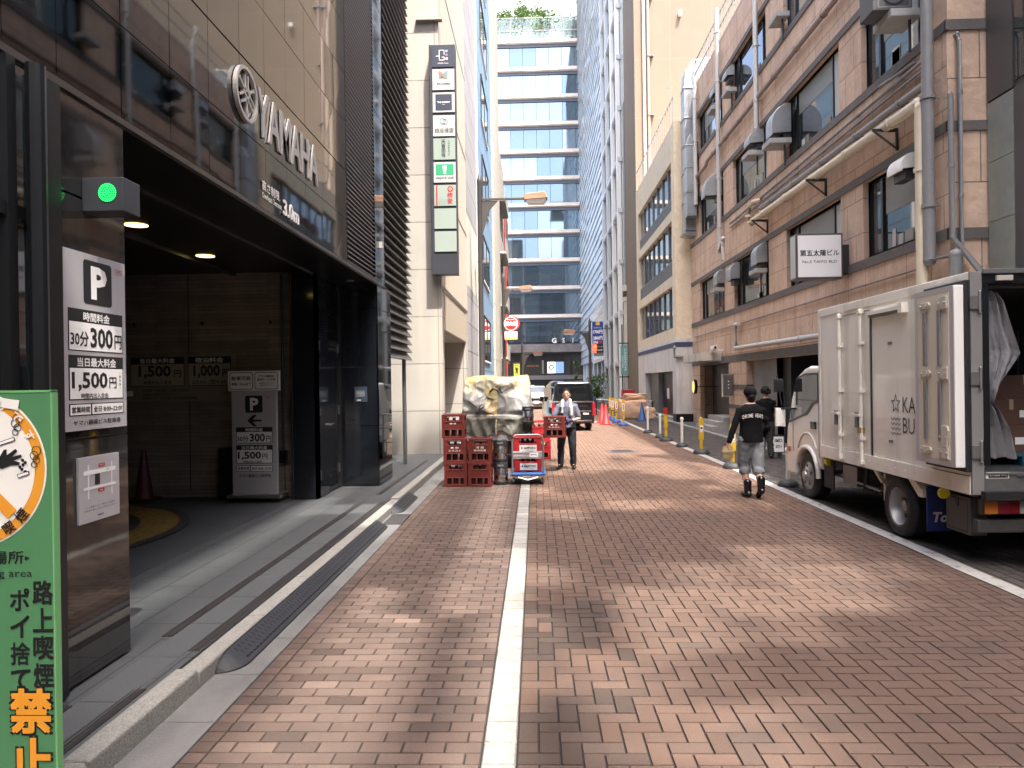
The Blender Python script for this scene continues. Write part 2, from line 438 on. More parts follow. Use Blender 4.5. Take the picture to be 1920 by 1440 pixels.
# rubber kerb ramps
def ramp(y0, y1, n, label):
    t = MB(); z1 = .092
    prof = [(-1.92, .003), (-1.92, z1), (-1.90, z1), (-1.775, .014), (-1.775, .003)]
    t.prism(prof, 1, y0 + .12, y1 - .1, RUBBER)
    for s, e in ((y0 + .12, y0 - .05), (y1 - .1, y1 + .1)):
        t.loft([[(-1.92 + (x + 1.92) * math.sqrt(max(.004, 1 - k * k)), s + (e - s) * k, .003 + (z - .003) * (1 - .8 * k * k)) for x, z in prof] for k in (0, .3, .55, .75, .9, 1)], RUBBER)
    L_ = y1 - y0
    for i in range(int(L_ / .055)):
        yy = y0 + .14 + i * .055
        if yy > y1 - .14: break
        for k, xx in enumerate((-1.885, -1.85, -1.81)):
            zz = z1 - (xx + 1.90) / .125 * (z1 - .014)
            if xx > -1.82: t.box(xx, xx + .012, yy, yy + .03, zz - .02, zz + .002, RUBBER)
            else: t.prism([(xx, zz - .02), (xx + .022, zz - .03), (xx + .022, zz - .0115), (xx, zz + .0035)], 1, yy + (k % 2) * .02, yy + .03 + (k % 2) * .02, RUBBER)
    for dy in (.9, 1.8, 2.7, 3.6):
        if y0 + dy < y1 - .2: t.box(-1.918, -1.79, y0 + dy, y0 + dy + .006, .0, .03, BLK)
    return tag(t.build('kerb_ramp'), label, 'kerb ramp', 'rubber ramps on the kerb')
ramp(4.25, 8.55, 5, 'long black rubber kerb ramp lying in the gutter before the garage')
ramp(9.45, 10.75, 2, 'short black rubber kerb ramp beyond the gutter grate')
t = MB()
for i in range(9): t.box(-1.88 + i * .027, -1.865 + i * .027, 8.7, 9.3, -.01, .008, DGREY)
t.box(-1.895, -1.64, 8.68, 8.7, -.01, .009, DGREY); t.box(-1.895, -1.64, 9.3, 9.32, -.01, .009, DGREY)
tag(t.build('gutter_grate'), 'dark metal grate in the gutter between two rubber ramps', 'grate')
# right pavement
g = MB(); y = 9.0
while y < 60: g.box(5.22, 5.36, y, y + .995, -.028, .12, KERB); y += 1
struct(g.build('kerb_right', bevel=.018))
ASP = mat('pavement_asphalt', (.10, .096, .092), .85, var=(4, .2), bump=(120, .4))
g = MB(); g.box(5.364, 9.0, -6, 62, -.028, .115, ASP); struct(g.build('pavement_right'))
t = MB(); cm = onZ(1166, 846); 
t.lathe([(.38, -.006), (.38, .004), (.36, .0045), (.34, .0035), (.0, .0035)], (cm.x, cm.y, 0), mat('manhole_iron', (.10, .09, .085), .55, metal=.6, bump=(60, .6)), 28)
for i in range(-3, 4): t.box(cm.x - .24, cm.x + .24, cm.y + i * .08 - .012, cm.y + i * .08 + .012, .003, .0065, DGREY)
tag(t.build('manhole_cover'), 'round iron manhole cover in the sunlit brick road', 'manhole')
g = MB(); g.box(-40, 40, 62, 84, -.028, .0, mat('asphalt', (.12, .115, .11), .9, var=(2, .1), bump=(90, .3)))
struct(g.build('cross_street'))
# ================================================================== left: mirror-clad building with a garage
PANEL = mat('bronze_mirror_panel', (.092, .096, .101), .035, metal=1.0, bump=(.7, .010))
PILLAR = mat('polished_brown_stone', (.125, .12, .115), .05, metal=.85, bump=(1.1, .09), var=(6, .12), stain=(3, (.07, .06, .052), .4, (4, 4, .3)))
SOFF = mat('black_soffit', (.006, .0065, .008), .35)
BOARDC = tilemat('board_marked_concrete', (.22, .18, .15), (.07, .06, .05), 1.62, .055, .0022, .8, .16, (40, .3), 'XZ', .37, var=(3, .25), stain=(1.3, (.15, .12, .10), .4, (1, 1, 5)))
FX = -2.48
yam = thing('office_building', 'dark building clad in bronze mirror panels with a black parking garage mouth', 'building', (FX, 4, 0))
def part(mb, name, **k):
    o = mb.build(name, None, **k); o.parent = yam; o.matrix_parent_inverse = Matrix.Translation((-FX, -4, 0)); return o
b = MB()
b.box(-14, FX - .09, -4, 12.0, 3.36, 15.5, BLK)
b.box(-14, FX - .02, -4, 3.3, .11, 3.36, BLK)
b.box(-14, -13, 3.3, 12, .11, 3.36, BOARDC)
part(b, 'wall')
b = MB(); random.seed(3)
ys = [-3.9 + .6 * i for i in range(0, 13)]
ys = [y for y in ys if y < 3.69] + [3.69, 4.28, 4.87, 5.46, 6.05, 6.62, 7.20, 7.80, 8.42, 8.97, 9.5]
zs = [3.335, 3.90, 4.545] + [4.545 + .645 * i for i in range(1, 17)]
for a, c in zip(ys, ys[1:]):
    for i, (z0, z1) in enumerate(zip(zs, zs[1:])):
        gz = .012 if abs(z1 - 4.545) < .01 else .004
        q = [random.uniform(-.0012, .0012) for _ in range(4)]
        g0 = .003
        P4 = [(FX + q[0], a + g0, z0 + .004), (FX + q[1], c - g0, z0 + .004), (FX + q[2], c - g0, z1 - gz), (FX + q[3], a + g0, z1 - gz)]
        b.face(P4, PANEL)
        Q4 = [(FX - .04, p[1], p[2]) for p in P4]
        for j in range(4): b.face([P4[j], P4[(j + 1) % 4], Q4[(j + 1) % 4], Q4[j]], PANEL)
part(b, 'facade_panel')
b = MB()
b.box(FX - .60, FX - .002, -4, 11.9, 3.275, 3.355, SOFF)
b.box(FX - .03, FX + .012, -4, 11.9, 3.29, 3.328, mat('bronze_trim', (.16, .15, .14), .3, metal=.9))
b.box(-13, FX - .6, 4.29, 10.6, 3.335, 3.40, SOFF)
b.box(FX - .64, FX - .605, 4.3, 10.2, 3.25, 3.33, DGREY)
b.box(-4.32, -4.27, 4.3, 10.2, 3.29, 3.335, DGREY)
part(b, 'soffit')
b = MB(); b.box(-13, FX - .012, 3.66, 4.285, .11, 3.27, BLK)
for z0, z1 in ((.118, 1.42), (1.432, 2.74), (2.752, 3.27)): b.box(FX - .01, FX + .004, 3.665, 4.287, z0, z1, PILLAR)
part(b, 'pillar', bevel=.003)
b = MB(); b.box(-13, -3.42, 10.25, 10.6, .11, 3.34, BOARDC)
for xx in (-3.62, -5.0, -6.62): b.box(xx - .006, xx + .006, 10.246, 10.252, .2, 3.33, BLK)
for xx in (-6.0, -5.0, -4.0):
    b.disc((xx + .2, 10.247, 2.62), X, Z, .025, BLK, 10)
b.tube([(-3.62, 10.21, 3.3), (-3.62, 10.21, .6)], .02, DGREY)
b.box(-3.67, -3.57, 10.17, 10.24, .6, .78, BLK)
part(b, 'garage_wall')
b = MB(); b.box(-3.42, -3.07, 10.0, 10.6, .11, 3.28, BLKG); b.box(-3.43, -3.41, 9.98, 10.0, .11, 3.28, DGREY)
b.box(-14, -3.1, 10.6, 12.0, .11, 3.36, BLK)
part(b, 'garage_end_panel')
b = MB()   # recessed entrance with louvre above the doors
b.box(-3.10, -3.07, 10.0, 10.14, .11, 3.28, DGREY); b.box(-3.10, -3.07, 11.14, 11.3, .11, 3.28, DGREY)
b.box(-3.12, -3.075, 10.14, 11.14, 2.30, 2.36, DGREY)
for i in range(22):
    z = 2.40 + i * .04
    b.prism([(-3.12, z), (-3.07, z), (-3.07, z + .006), (-3.10, z + .034), (-3.12, z + .034)], 1, 10.14, 11.14, BLK)
part(b, 'door_surround')
d = MB()
for y0, y1 in ((10.15, 10.50), (10.51, 11.13)):
    d.box(-3.11, -3.08, y0, y1, .13, 2.29, BLKG)
    d.outline((-3.078, (y0 + y1) / 2, 1.2), Y, Z, y1 - y0 - .02, 2.14, DGREY, .05)
dr = part(d, 'door')
h = MB(); h.tube([(-3.08, 10.58, 1.12), (-3.03, 10.58, 1.12), (-3.03, 10.72, 1.12)], .013, STEEL)
for yy in (10.15, 11.13):
    for zz in (.35, 1.25, 2.2): h.box(-3.08, -3.06, yy - .02, yy + .02, zz, zz + .14, STEEL)
h.box(-3.077, -3.073, 10.55, 10.72, .33, .35, STEEL)
ho = h.build('handle'); ho.parent = dr
b = MB()
for z0, z1 in ((.118, 1.05), (1.058, 1.98), (1.988, 2.9), (2.908, 3.27)):
    b.box(-3.07, FX - .02, 11.3, 12.3, z0, z1, BLKG)
    b.box(FX - .02, FX + .004, 11.3, 12.3, z0, z1, PANEL)
part(b, 'end_pillar', bevel=.002)
b = MB()
b.rect((-2.76, 11.295, 1.55), X, Z, .2, .24, mat('plate_blue_black', (.05, .07, .10), .3))
for i in range(5): b.box(-2.84, -2.70, 11.291, 11.293, 1.60 - i * .02, 1.605 - i * .02, PRINTW)
b.box(-2.82, -2.76, 11.29, 11.292, 1.45, 1.47, PRINTW)
part(b, 'door_plate')
b = MB()   # louvre panel and mirror strip above the entrance
FIN = mat('louvre_metal', (.30, .295, .29), .35, metal=.7)
z = 3.36
while z < 13.0:
    b.prism([(FX - .085, z), (FX, z), (FX, z + .012), (FX - .07, z + .04), (FX - .085, z + .04)], 1, 9.54, 11.2, FIN); z += .066
b.box(FX - .088, FX - .08, 9.52, 11.22, 3.36, 14, BLK)
part(b, 'louvre_panel')
b = MB(); z = 3.335
while z < 13:
    b.box(FX - .05, FX, 11.22, 11.88, z, z + .885, PANEL); z += .9
for zz in (3.9, ): b.box(FX, FX + .05, 11.5, 11.56, zz, zz + .1, WHITE)
part(b, 'mirror_strip')
b = MB()   # block of wide angled fins overhanging beyond the end pillar
FINB = mat('bronze_fin', (.105, .10, .10), .35, metal=.55)
z = 2.18; i = 0
while z < 13.5:
    wdt = .19
    b.prism([(FX - .16, z), (FX - .01, z), (FX - .008, z + .008), (FX - .11, z + .150), (FX - .16, z + .150)], 1, 12.02, 14.55, FINB)
    b.box(FX - .02, FX - .004, 12.02, 14.55, z - .004, z + .004, FIN)
    z += .155; i += 1
b.box(-5.5, FX - .15, 12.3, 14.5, 2.3, 15.5, BLK)
part(b, 'sunshade_fin')
b = MB(); b.tube([(-2.62, 14.3, 2.3), (-2.62, 14.3, .11)], .04, GREY, 10); part(b, 'drain_pipe')
# lamps recessed in the garage ceiling
LAMP = mat('lamp_glow', (1, .85, .5), .5, emit=((1.0, .70, .22), .9))
for (u, v, dsc) in ((255, 422, 'lit round ceiling lamp nearest the price board in the garage'), (385, 480, 'lit round ceiling lamp deeper in the garage above the wall price sign')):
    p = onZ(u, v, 3.334); t = MB(); t.lathe([(.11, 0), (.11, -.003), (.0, -.003)], (p.x, p.y, 3.334), LAMP, 24)
    tag(t.build('ceiling_lamp'), dsc, 'lamp', 'round lamps in the garage ceiling')
p = onZ(655, 527, 3.275); t = MB(); t.lathe([(.07, 0), (.07, -.012), (.05, -.014), (.0, -.006)], (p.x, p.y, 3.275), STEEL, 20)
tag(t.build('ceiling_lamp'), 'small unlit silver downlight in the soffit over the black double door', 'lamp')
# turntable in the garage floor
t = MB(); c0 = (-6.0, 7.6, .115)
TT = mat('turntable_plate', (.035, .032, .03), .6, metal=.4, var=(9, .3))
t.lathe([(2.05, 0), (2.05, .006), (1.96, .007), (0, .007)], c0, TT, 72)
part_y = MB(); part_y.disc((-6, 7.6, .124), X, Y, 1.93, mat('worn_yellow_rubber', (.16, .095, .014), .7, var=(7, .25), stain=(4, (.10, .07, .03), .6, (1, 1, 1))), 72, 1.52)
for q in range(72):
    a = q * math.pi / 36
    for rr in (1.58, 1.68, 1.78, 1.88):
        part_y.box(-6 + math.cos(a) * rr - .02, -6 + math.cos(a) * rr + .02, 7.6 + math.sin(a) * rr - .02, 7.6 + math.sin(a) * rr + .02, .123, .129, part_y.mats[0])
tt = t.build('turntable'); tag(tt, 'round car turntable with yellow ring set in the garage floor', 'turntable')
k = part_y.build('tread_ring', tt)
# traffic cone builder
def cone_mesh(h, col, r=.15, bands=()):
    t = MB(); m = mat('cone_' + col[0], col[1], .5, var=(6, .08))
    t.prism([(-r - .02, -r - .02), (r + .02, -r - .02), (r + .02, r + .02), (-r - .02, r + .02)], 2, 0, .03, m)
    t.lathe([(r * .95, .03), (r * .82, .06), (.028, h - .02), (.02, h), (0, h)], (0, 0, 0), m, 20)
    return t
CR = ('red', (.36, .016, .016)); CB = ('blue', (.012, .06, .19))
p = onZ(245, 938, .115)
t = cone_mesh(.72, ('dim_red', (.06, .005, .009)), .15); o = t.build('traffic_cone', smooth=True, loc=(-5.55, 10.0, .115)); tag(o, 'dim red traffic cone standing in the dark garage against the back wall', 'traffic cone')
t = MB(); t.box(-4.46, -4.12, 9.95, 10.24, .115, .84, BLK); t.outline((-4.29, 9.948, .48), X, Z, .30, .66, BLK, .008); t.box(-4.2, -4.17, 9.935, 9.95, .45, .52, BLK)
tag(t.build('floor_cabinet', bevel=.005), 'low dark grey cabinet against the garage back wall beside the standing price sign', 'cabinet')

# ------------------------------------------------------------------ price boards
def price_rows(t, c, ux, uy, W, H, e, full=True, arrow=False):
    """P mark, rates and hours laid out on a board; c centre, e = print offset above the board"""
    n = Vector(ux).cross(Vector(uy)); c = Vector(c); ux = Vector(ux); uy = Vector(uy)
    P = lambda sx, ty, k=1: c + ux * ((sx - .5) * W) + uy * ((.5 - ty) * H) + n * (e * k)
    if not arrow:
        t.rect(P(.53, .16), ux, uy, .46 * W, .25 * H, BLACK, .03 * W * 1.2)
        t.text('P', P(.545, .16, 2), ux, uy, PRINTW, h=.19 * H, bold=.04, w=.26 * W)
        rows = [(.322, .395, .557, '時間料金'), (.58, .652, .83, '当日最大料金')]; hrs = (.85, .918); nm = .957
        t.text('CNPD', P(.88, .06), ux, uy, RED, h=.025 * H, w=.13 * W); t.rect(P(.88, .08), ux, uy, .13 * W, .002 * H, RED)
    else:
        t.rect(P(.5, .115), ux, uy, .42 * W, .18 * H, BLACK, .04 * W)
        t.text('P', P(.51, .115, 2), ux, uy, PRINTW, h=.135 * H, bold=.04)
        t.text('CNPD', P(.85, .045), ux, uy, RED, h=.022 * H, w=.14 * W)
        a = P(.5, .29)
        for sgn in (1, -1):
            t.face([a - ux * .16 * W, a + ux * -.06 * W, a + ux * .07 * W + uy * sgn * .06 * H, a + ux * -.02 * W + uy * sgn * .06 * H], BLACK)
        t.rect(a + ux * .02 * W + n * e, ux, uy, .33 * W, .02 * H, BLACK)
        rows = [(.36, .41, .53, '時間料金'), (.55, .60, .745, '当日最大料金')]; hrs = (.765, .83); nm = .875
    for i, (a, b_, d_, s) in enumerate(rows):
        t.rect(P(.5, (a + d_) / 2), ux, uy, .88 * W, (d_ - a) * H, BLACK)
        t.text(s, P(.5, (a + b_) / 2 + .002, 2), ux, uy, PRINTW, h=(b_ - a) * H * .68, w=(.42 if i == 0 else .62) * W, bold=.025)
        t.rect(P(.5, (b_ + d_) / 2 - .003, 2), ux, uy, .85 * W, (d_ - b_ - .006) * H, PRINTW)
        if i == 0:
            t.text('30分', P(.09, (b_ + d_) / 2 + .012, 3), ux, uy, BLACK, h=(d_ - b_) * H * .5, w=.27 * W, bold=.02, al='L')
            t.text('300', P(.39, (b_ + d_) / 2, 3), ux, uy, BLACK, h=(d_ - b_) * H * .72, w=.37 * W, bold=.03, al='L')
            t.text('円', P(.79, (b_ + d_) / 2 + .014, 3), ux, uy, BLACK, h=(d_ - b_) * H * .5, w=.12 * W, bold=.02, al='L')
        else:
            zc = b_ + (d_ - b_) * .37
            t.text('1,500', P(.1, zc + .01, 3), ux, uy, BLACK, h=(d_ - b_) * H * .62, w=.56 * W, bold=.03, al='L')
            t.text('円', P(.69, zc + .016, 3), ux, uy, BLACK, h=(d_ - b_) * H * .36, w=.12 * W, bold=.02, al='L')
            if not arrow:
                for j, ch in enumerate('︵前金制︶'): t.text('（前金制）'[j], P(.875, b_ + (d_ - b_) * (.12 + .13 * j), 3), ux, uy, BLACK, h=(d_ - b_) * H * .08, bold=.01)
            t.text('時間内出入自由', P(.45, d_ - .022 * (1 if not arrow else .8), 3), ux, uy, BLACK, h=(d_ - b_) * H * .17, w=.43 * W, bold=.015)
    a, b_ = hrs
    t.rect(P(.5, (a + b_) / 2), ux, uy, .88 * W, (b_ - a) * H, BLACK)
    t.rect(P(.23, (a + b_) / 2, 2), ux, uy, .31 * W, (b_ - a) * H * .84, PRINTW); t.rect(P(.665, (a + b_) / 2, 2), ux, uy, .52 * W, (b_ - a) * H * .84, PRINTW)
    t.text('営業時間', P(.23, (a + b_) / 2, 3), ux, uy, BLACK, h=(b_ - a) * H * .48, w=.27 * W, bold=.02)
    t.text('全日 8:00~22:00', P(.665, (a + b_) / 2, 3), ux, uy, BLACK, h=(b_ - a) * H * .48, w=.48 * W, bold=.02)
    t.text('ヤマハ銀座ビル駐車場', P(.5, nm, 1), ux, uy, BLACK, h=.03 * H, w=.76 * W, bold=.015)
t = MB(); t.box(FX + .006, FX + .022, 3.68, 4.25, 1.475, 2.445, ALU)
price_rows(t, (FX + .022, 3.965, 1.96), Y, Z, .57, .97, .0012)
tag(t.build('parking_price_board'), 'tall silver parking price board with a big black P on the mirror pillar', 'sign')
t = MB(); t.box(FX + .006, FX + .02, 3.79, 4.165, .965, 1.325, ALU)
MP = lambda s, q, k=1: (FX + .02 + .001 * k, 3.9775 + (s - .5) * .375, 1.145 + (.5 - q) * .36)
for s, wd, hh in ((.22, .03, .52), (.8, .03, .52)): t.rect(MP(s, .38), Y, Z, wd * .375, hh * .36, PRINTW, .004)
t.rect(MP(.5, .24, 2), Y, Z, .8 * .375, .07 * .36, PRINTW, .01); t.rect(MP(.5, .48, 2), Y, Z, .8 * .375, .04 * .36, PRINTW, .006)
t.rect(MP(.43, .36, 3), Y, Z, .12 * .375, .17 * .36, BLACK)
t.rect(MP(.54, .15, 3), Y, Z, .16 * .375, .05 * .36, RED); t.rect(MP(.52, .54, 3), Y, Z, .16 * .375, .05 * .36, RED)
t.text('駐車場入口', MP(.54, .15, 4), Y, Z, PRINTW, h=.009); t.text('駐車場', MP(.52, .54, 4), Y, Z, PRINTW, h=.009); t.text('中央通り', MP(.68, .235, 4), Y, Z, BLACK, h=.008)
t.text('ヤマハ銀座ビルにご来店のお客様は', MP(.5, .77), Y, Z, BLACK, h=.011, w=.28); t.text('中央通り側の入口をご利用ください。', MP(.5, .82), Y, Z, BLACK, h=.011, w=.29)
t.text('YAMAHA', MP(.5, .92), Y, Z, BLACK, h=.012, w=.06, bold=.02)
tag(t.build('map_sign'), 'small silver street map plate low on the mirror pillar', 'sign')
# wall sign deep inside the garage
t = MB(); t.box(-7.2, -4.31, 10.225, 10.247, 1.50, 2.165, mat('beige_board', (.22, .185, .14), .6))
e = 10.2225
for x0, x1, ttl, num in ((-5.86, -5.04, '当日最大料金', '1,500'), (-5.02, -4.36, '宿泊料金', '1,000')):
    xc = (x0 + x1) / 2; wv = x1 - x0
    t.rect((xc, e, 1.93), X, Z, wv - .03, .42, BLACK); t.rect((xc, e - .002, 1.885), X, Z, wv - .05, .31, mat('beige_print', (.36, .31, .24), .6))
    t.text(ttl, (xc, e - .003, 2.09), X, Z, PRINTW, h=.07, w=wv * .62, bold=.02)
    t.text(num, (xc - .04, e - .004, 1.925), X, Z, BLACK, h=.19, w=wv * .58, bold=.03); t.text('円', (xc + wv * .36, e - .004, 1.90), X, Z, BLACK, h=.10, bold=.02)
t.text('時間内出入自由', (-5.45, e - .004, 1.775), X, Z, BLACK, h=.055, bold=.015); t.text('22:00~翌9:00', (-4.69, e - .004, 1.775), X, Z, BLACK, h=.055, w=.5, bold=.015)
t.rect((-6.25, e, 1.62), X, Z, .9, .1, BLACK); t.rect((-6.25, e - .002, 1.62), X, Z, .88, .08, PRINTW); t.text('8:00~22:00', (-6.2, e - .004, 1.62), X, Z, BLACK, h=.05)
for i, s in enumerate(('全日定期・平日定期など各種定期受付中。', 'お気軽にお問合わせ下さい。', 'お問合わせ先：0120-809-110 日本駐車場開発㈱')):
    t.text(s, (-5.68, e, 1.66 - i * .055), X, Z, BLACK, h=.036, bold=.01, al='L')
t.text('CNPD', (-4.45, e, 1.62), X, Z, RED, h=.05, w=.16)
tag(t.build('wall_price_sign'), 'wide beige price sign on the dark concrete wall inside the garage', 'sign')
# standing price sign with two placards on top
st = thing('standing_price_sign', 'silver standing price sign with P and arrow before the garage wall', 'sign', (-3.89, 9.85, .115))
t = MB(); t.box(-.31, .31, -.03, .03, .10, 1.52, ALU); price_rows(t, (0, -.031, .84), X, Z, .58, 1.3, .0015, arrow=True); t.build('board', st, bevel=.004)
t = MB(); t.box(-.36, .36, -.018, .014, 1.525, 1.80, mat('white_placard', (.75, .74, .72), .5))
for xc, rows in ((-.175, (('駐車可能', .055, .27, .04), ('車高 1.55m以下', .04, .27, -.04))), (.175, (('ヤマハ銀座店', .032, .22, .065), ('駐車サービス券', .034, .25, .02), ('お買物されたレジで', .018, .2, -.03), ('お問合せ下さい。', .018, .18, -.06)))):
    t.rect((xc, -.020, 1.6625), X, Z, .325, .235, BLACK, .03); t.rect((xc, -.0215, 1.6625), X, Z, .31, .22, PRINTW, .025)
    for s, hh, ww, dz in rows: t.text(s, (xc, -.0235, 1.66 + dz), X, Z, BLACK, h=hh, w=ww, bold=.02)
t.build('placard', st)
t = MB(); t.box(-.36, .40, -.14, .14, .055, .10, STEEL); t.build('base', st, bevel=.006)
for dx in (-.3, .34): 
    t = MB(); t.lathe([(.028, -.012), (.028, .012)], (dx, -.11, .028), RUBBER, 12, 0); t.build('caster', st)
# traffic signal box on the pillar
sg = MB(); sg.box(FX + .004, FX + .235, 3.88, 4.05, 2.675, 2.86, mat('signal_box_grey', (.05, .055, .065), .35, metal=.3))
so_ = tag(sg.build('garage_signal', bevel=.004), 'dark signal box with one lit green light on the mirror pillar', 'traffic light')
t = MB(); GL = mat('green_led', (.02, .5, .12), .4, emit=((.02, 1.0, .16), .24)); cx, cz = FX + .148, 2.775
t.disc((cx, 3.8775, cz), X, Z, .052, mat('signal_dark_lens', (.005, .05, .015), .3), 28)
for rr, nn in ((0, 1), (.012, 6), (.024, 12), (.036, 18), (.0465, 24)):
    for q in range(nn):
        a = q * 2 * math.pi / nn; t.disc((cx + rr * math.cos(a), 3.876, cz + rr * math.sin(a)), X, Z, .0052, GL, 8)
t.build('lens', so_)
# raised letters and emblem on the mirror facade
LET = mat('cut_metal_letter', (.50, .485, .46), .4, metal=.4)
t = MB()
t.text('YAMAHA', (FX + .006, 7.30, 4.195), Y, Z, LET, h=.43, w=1.80, bold=.015, depth=.016)
tag(t.build('wall_lettering'), 'row of big raised silver capital letters on the mirror facade', 'sign')
t = MB(); cy, cz, rr = 6.13, 4.215, .235
n = 40
for r0, r1 in ((rr - .03, rr),):
    for q in range(n):
        a, b_ = q * 2 * math.pi / n, (q + 1) * 2 * math.pi / n
        pa = [(r, x, aa) for r, x, aa in ((r0, 0, a), (r1, 0, a), (r1, 0, b_), (r0, 0, b_))]
        f0 = [(FX + .04, cy + r * math.cos(k), cz + r * math.sin(k)) for r, _, k in pa]; f1 = [(FX + .006, p[1], p[2]) for p in f0]
        t.face(f0, LET)
        for i in (0, 1, 2, 3): t.face([f0[i], f0[(i + 1) % 4], f1[(i + 1) % 4], f1[i]], LET)
for ang in (90, 210, 330):      # three crossed tuning forks
    d = Vector((0, math.cos(R(ang)), math.sin(R(ang)))); s = Vector((0, -d.z, d.y)); o_ = Vector((FX + .034 + .002 * (ang // 120), cy, cz))
    def bar(p, q, wd):
        pp = (q - p).normalized(); sd = Vector((0, -pp.z, pp.y)) * wd / 2
        A = [p - sd, p + sd, q + sd, q - sd]; B = [a - X * .03 for a in A]
        t.face(A, LET); [t.face([A[i], A[(i + 1) % 4], B[(i + 1) % 4], B[i]], LET) for i in range(4)]
    bar(o_ - d * .17, o_ - d * .05, .022); bar(o_ - d * .06 + s * -.04, o_ - d * .06 + s * .04, .02)
    for k in (-.03, .03): bar(o_ - d * .055 + s * k, o_ + d * .165 + s * k, .018)
    bar(o_ - d * .185, o_ - d * .165, .034)
tag(t.build('wall_emblem'), 'round raised silver emblem of three crossed tuning forks on the mirror facade', 'emblem')
t = MB()
t.text('高さ制限', (FX + .012, 6.72, 3.545), Y, Z, PRINTW, h=.09, w=.44, bold=.02); t.text('Overhead Clearance', (FX + .012, 6.75, 3.455), Y, Z, PRINTW, h=.055, w=.5, bold=.01)
t.text('3.0m', (FX + .012, 7.27, 3.47), Y, Z, PRINTW, h=.16, w=.46, bold=.02, depth=.01)
tag(t.build('height_limit_lettering'), 'white height limit lettering along the lower edge of the mirror facade', 'sign')
# glazed front with black frame left of the pillar
t = thing('shop_front', 'black framed dark glass front beside the mirror pillar', 'shop front', (FX, 2.4, .115))
m_ = MB(); m_.box(-.03, 0, -3.6, 1.2, 0, 3.15, GLASS); m_.build('pane', t)
m_ = MB()
for y0, y1 in ((1.10, 1.24), (.86, .92), (-.4, -.34), (-1.6, -1.54)): m_.box(0, .05, y0, y1, 0, 3.15, BLK)
m_.box(.0, .04, -3.6, 1.1, 2.4, 2.46, BLK)
m_.tube([(.09, 1.0, 0), (.09, 1.0, 3.15)], .045, BLK, 12)
m_.build('frame', t)

# ------------------------------------------------------------------ green no-smoking sign, nearest thing on the left
GRN = mat('green_sign_face', (.075, .225, .10), .5, var=(3, .04)); ORG = mat('orange_print', (.75, .32, .03), .5)
gs = thing('standing_street_sign', 'tall green no smoking sign with an orange ring standing by the kerb', 'sign', (-2.02, 2.5, .12))
t = MB(); t.box(-.30, .30, 0, .022, .0, 1.57, GRN)
e = -.0015
cz = 1.30
t.disc((0, e, cz), X, Z, .283, PRINTW, 60); t.disc((0, e * 2, cz), X, Z, .277, ORG, 60); t.disc((0, e * 3, cz), X, Z, .242, PRINTW, 60)
dd = Vector((1, 0, -1)).normalized(); ss = Vector((1, 0, 1)).normalized()
t.rect((0, e * 6, cz), dd, ss, .455, .045, ORG)
def arc(s, r, a0, da, m, h, flip):
    for i, ch in enumerate(s):
        a = R(a0 + da * i); rad = Vector((math.cos(a), 0, math.sin(a))); uy = rad if not flip else -rad; ux = Vector((uy.z, 0, -uy.x))
        t.text(ch, Vector((0, e * 5, cz)) + rad * r, ux, uy, m, h=h, bold=.02)
arc('まちのルールです', .254, 150, -17.5, PRINTW, .036, False)
arc('なくそう受動喫煙', .254, 218, 14.5, BLACK, .042, True)
for cx_, cz_, sc, ln in ((.155, .095, .05, .08), (.222, -.02, .035, .045)):     # cigarettes
    t.rect((cx_ - .02, e * 5, cz + cz_), Vector((.95, 0, .3)), Vector((-.3, 0, .95)), ln, .014, BLACK); t.rect((cx_ - .02, e * 5.5, cz + cz_), Vector((.95, 0, .3)), Vector((-.3, 0, .95)), ln - .006, .009, PRINTW)
    for q in range(4): t.disc((cx_ + .02 + .008 * (q % 2), e * 5, cz + cz_ + .035 + q * .016), X, Z, .012 + .002 * q, BLACK, 12, .009 + .002 * q)
hp = [(-.16, -.005), (-.05, .0), (.0, .008), (.016, .034), (.026, .034), (.026, .014), (.058, .036), (.065, .028), (.046, .008), (.078, .016), (.080, .006), (.050, -.006), (.074, -.012), (.070, -.022), (.040, -.022), (.01, -.034), (-.04, -.032), (-.16, -.05)]
t.face([(x + .117, e * 5, cz + z + .035) for x, z in hp], BLACK)
for q in range(6): t.disc((.20 + .010 * math.sin(q * 1.5), e * 5, cz + .03 - q * .008), X, Z, .006, BLACK, 8)
t.text('喫煙場所▸', (.218, e * 2, .985), X, Z, BLACK, h=.046, al='R', w=.26, bold=.01); t.text('Smoking area', (.225, e * 2, .925), X, Z, BLACK, h=.036, al='R', w=.27)
for i, ch in enumerate('路上喫煙'): t.text(ch, (.262, e * 2, .86 - i * .098), X, Z, BLACK, h=.082, w=.070, bold=.025)
for i, ch in enumerate('ポイ捨て'): t.text(ch, (.178, e * 2, .835 - i * .096), X, Z, BLACK, h=.078, w=.068, bold=.02)
for i, ch in enumerate('禁止'):
    t.text(ch, (.215, e * 2, .44 - i * .175), X, Z, BLACK, h=.158, w=.148, bold=.062); t.text(ch, (.215, e * 4, .44 - i * .175), X, Z, ORG, h=.150, w=.140, bold=.035)
t.build('board', gs)
t = MB(); t.box(.30, .306, -.002, .03, 0, 1.575, mat('green_edge', (.16, .42, .17), .4)); t.box(-.30, .306, -.002, .03, 1.57, 1.578, t.mats[0]); t.build('edge_trim', gs)
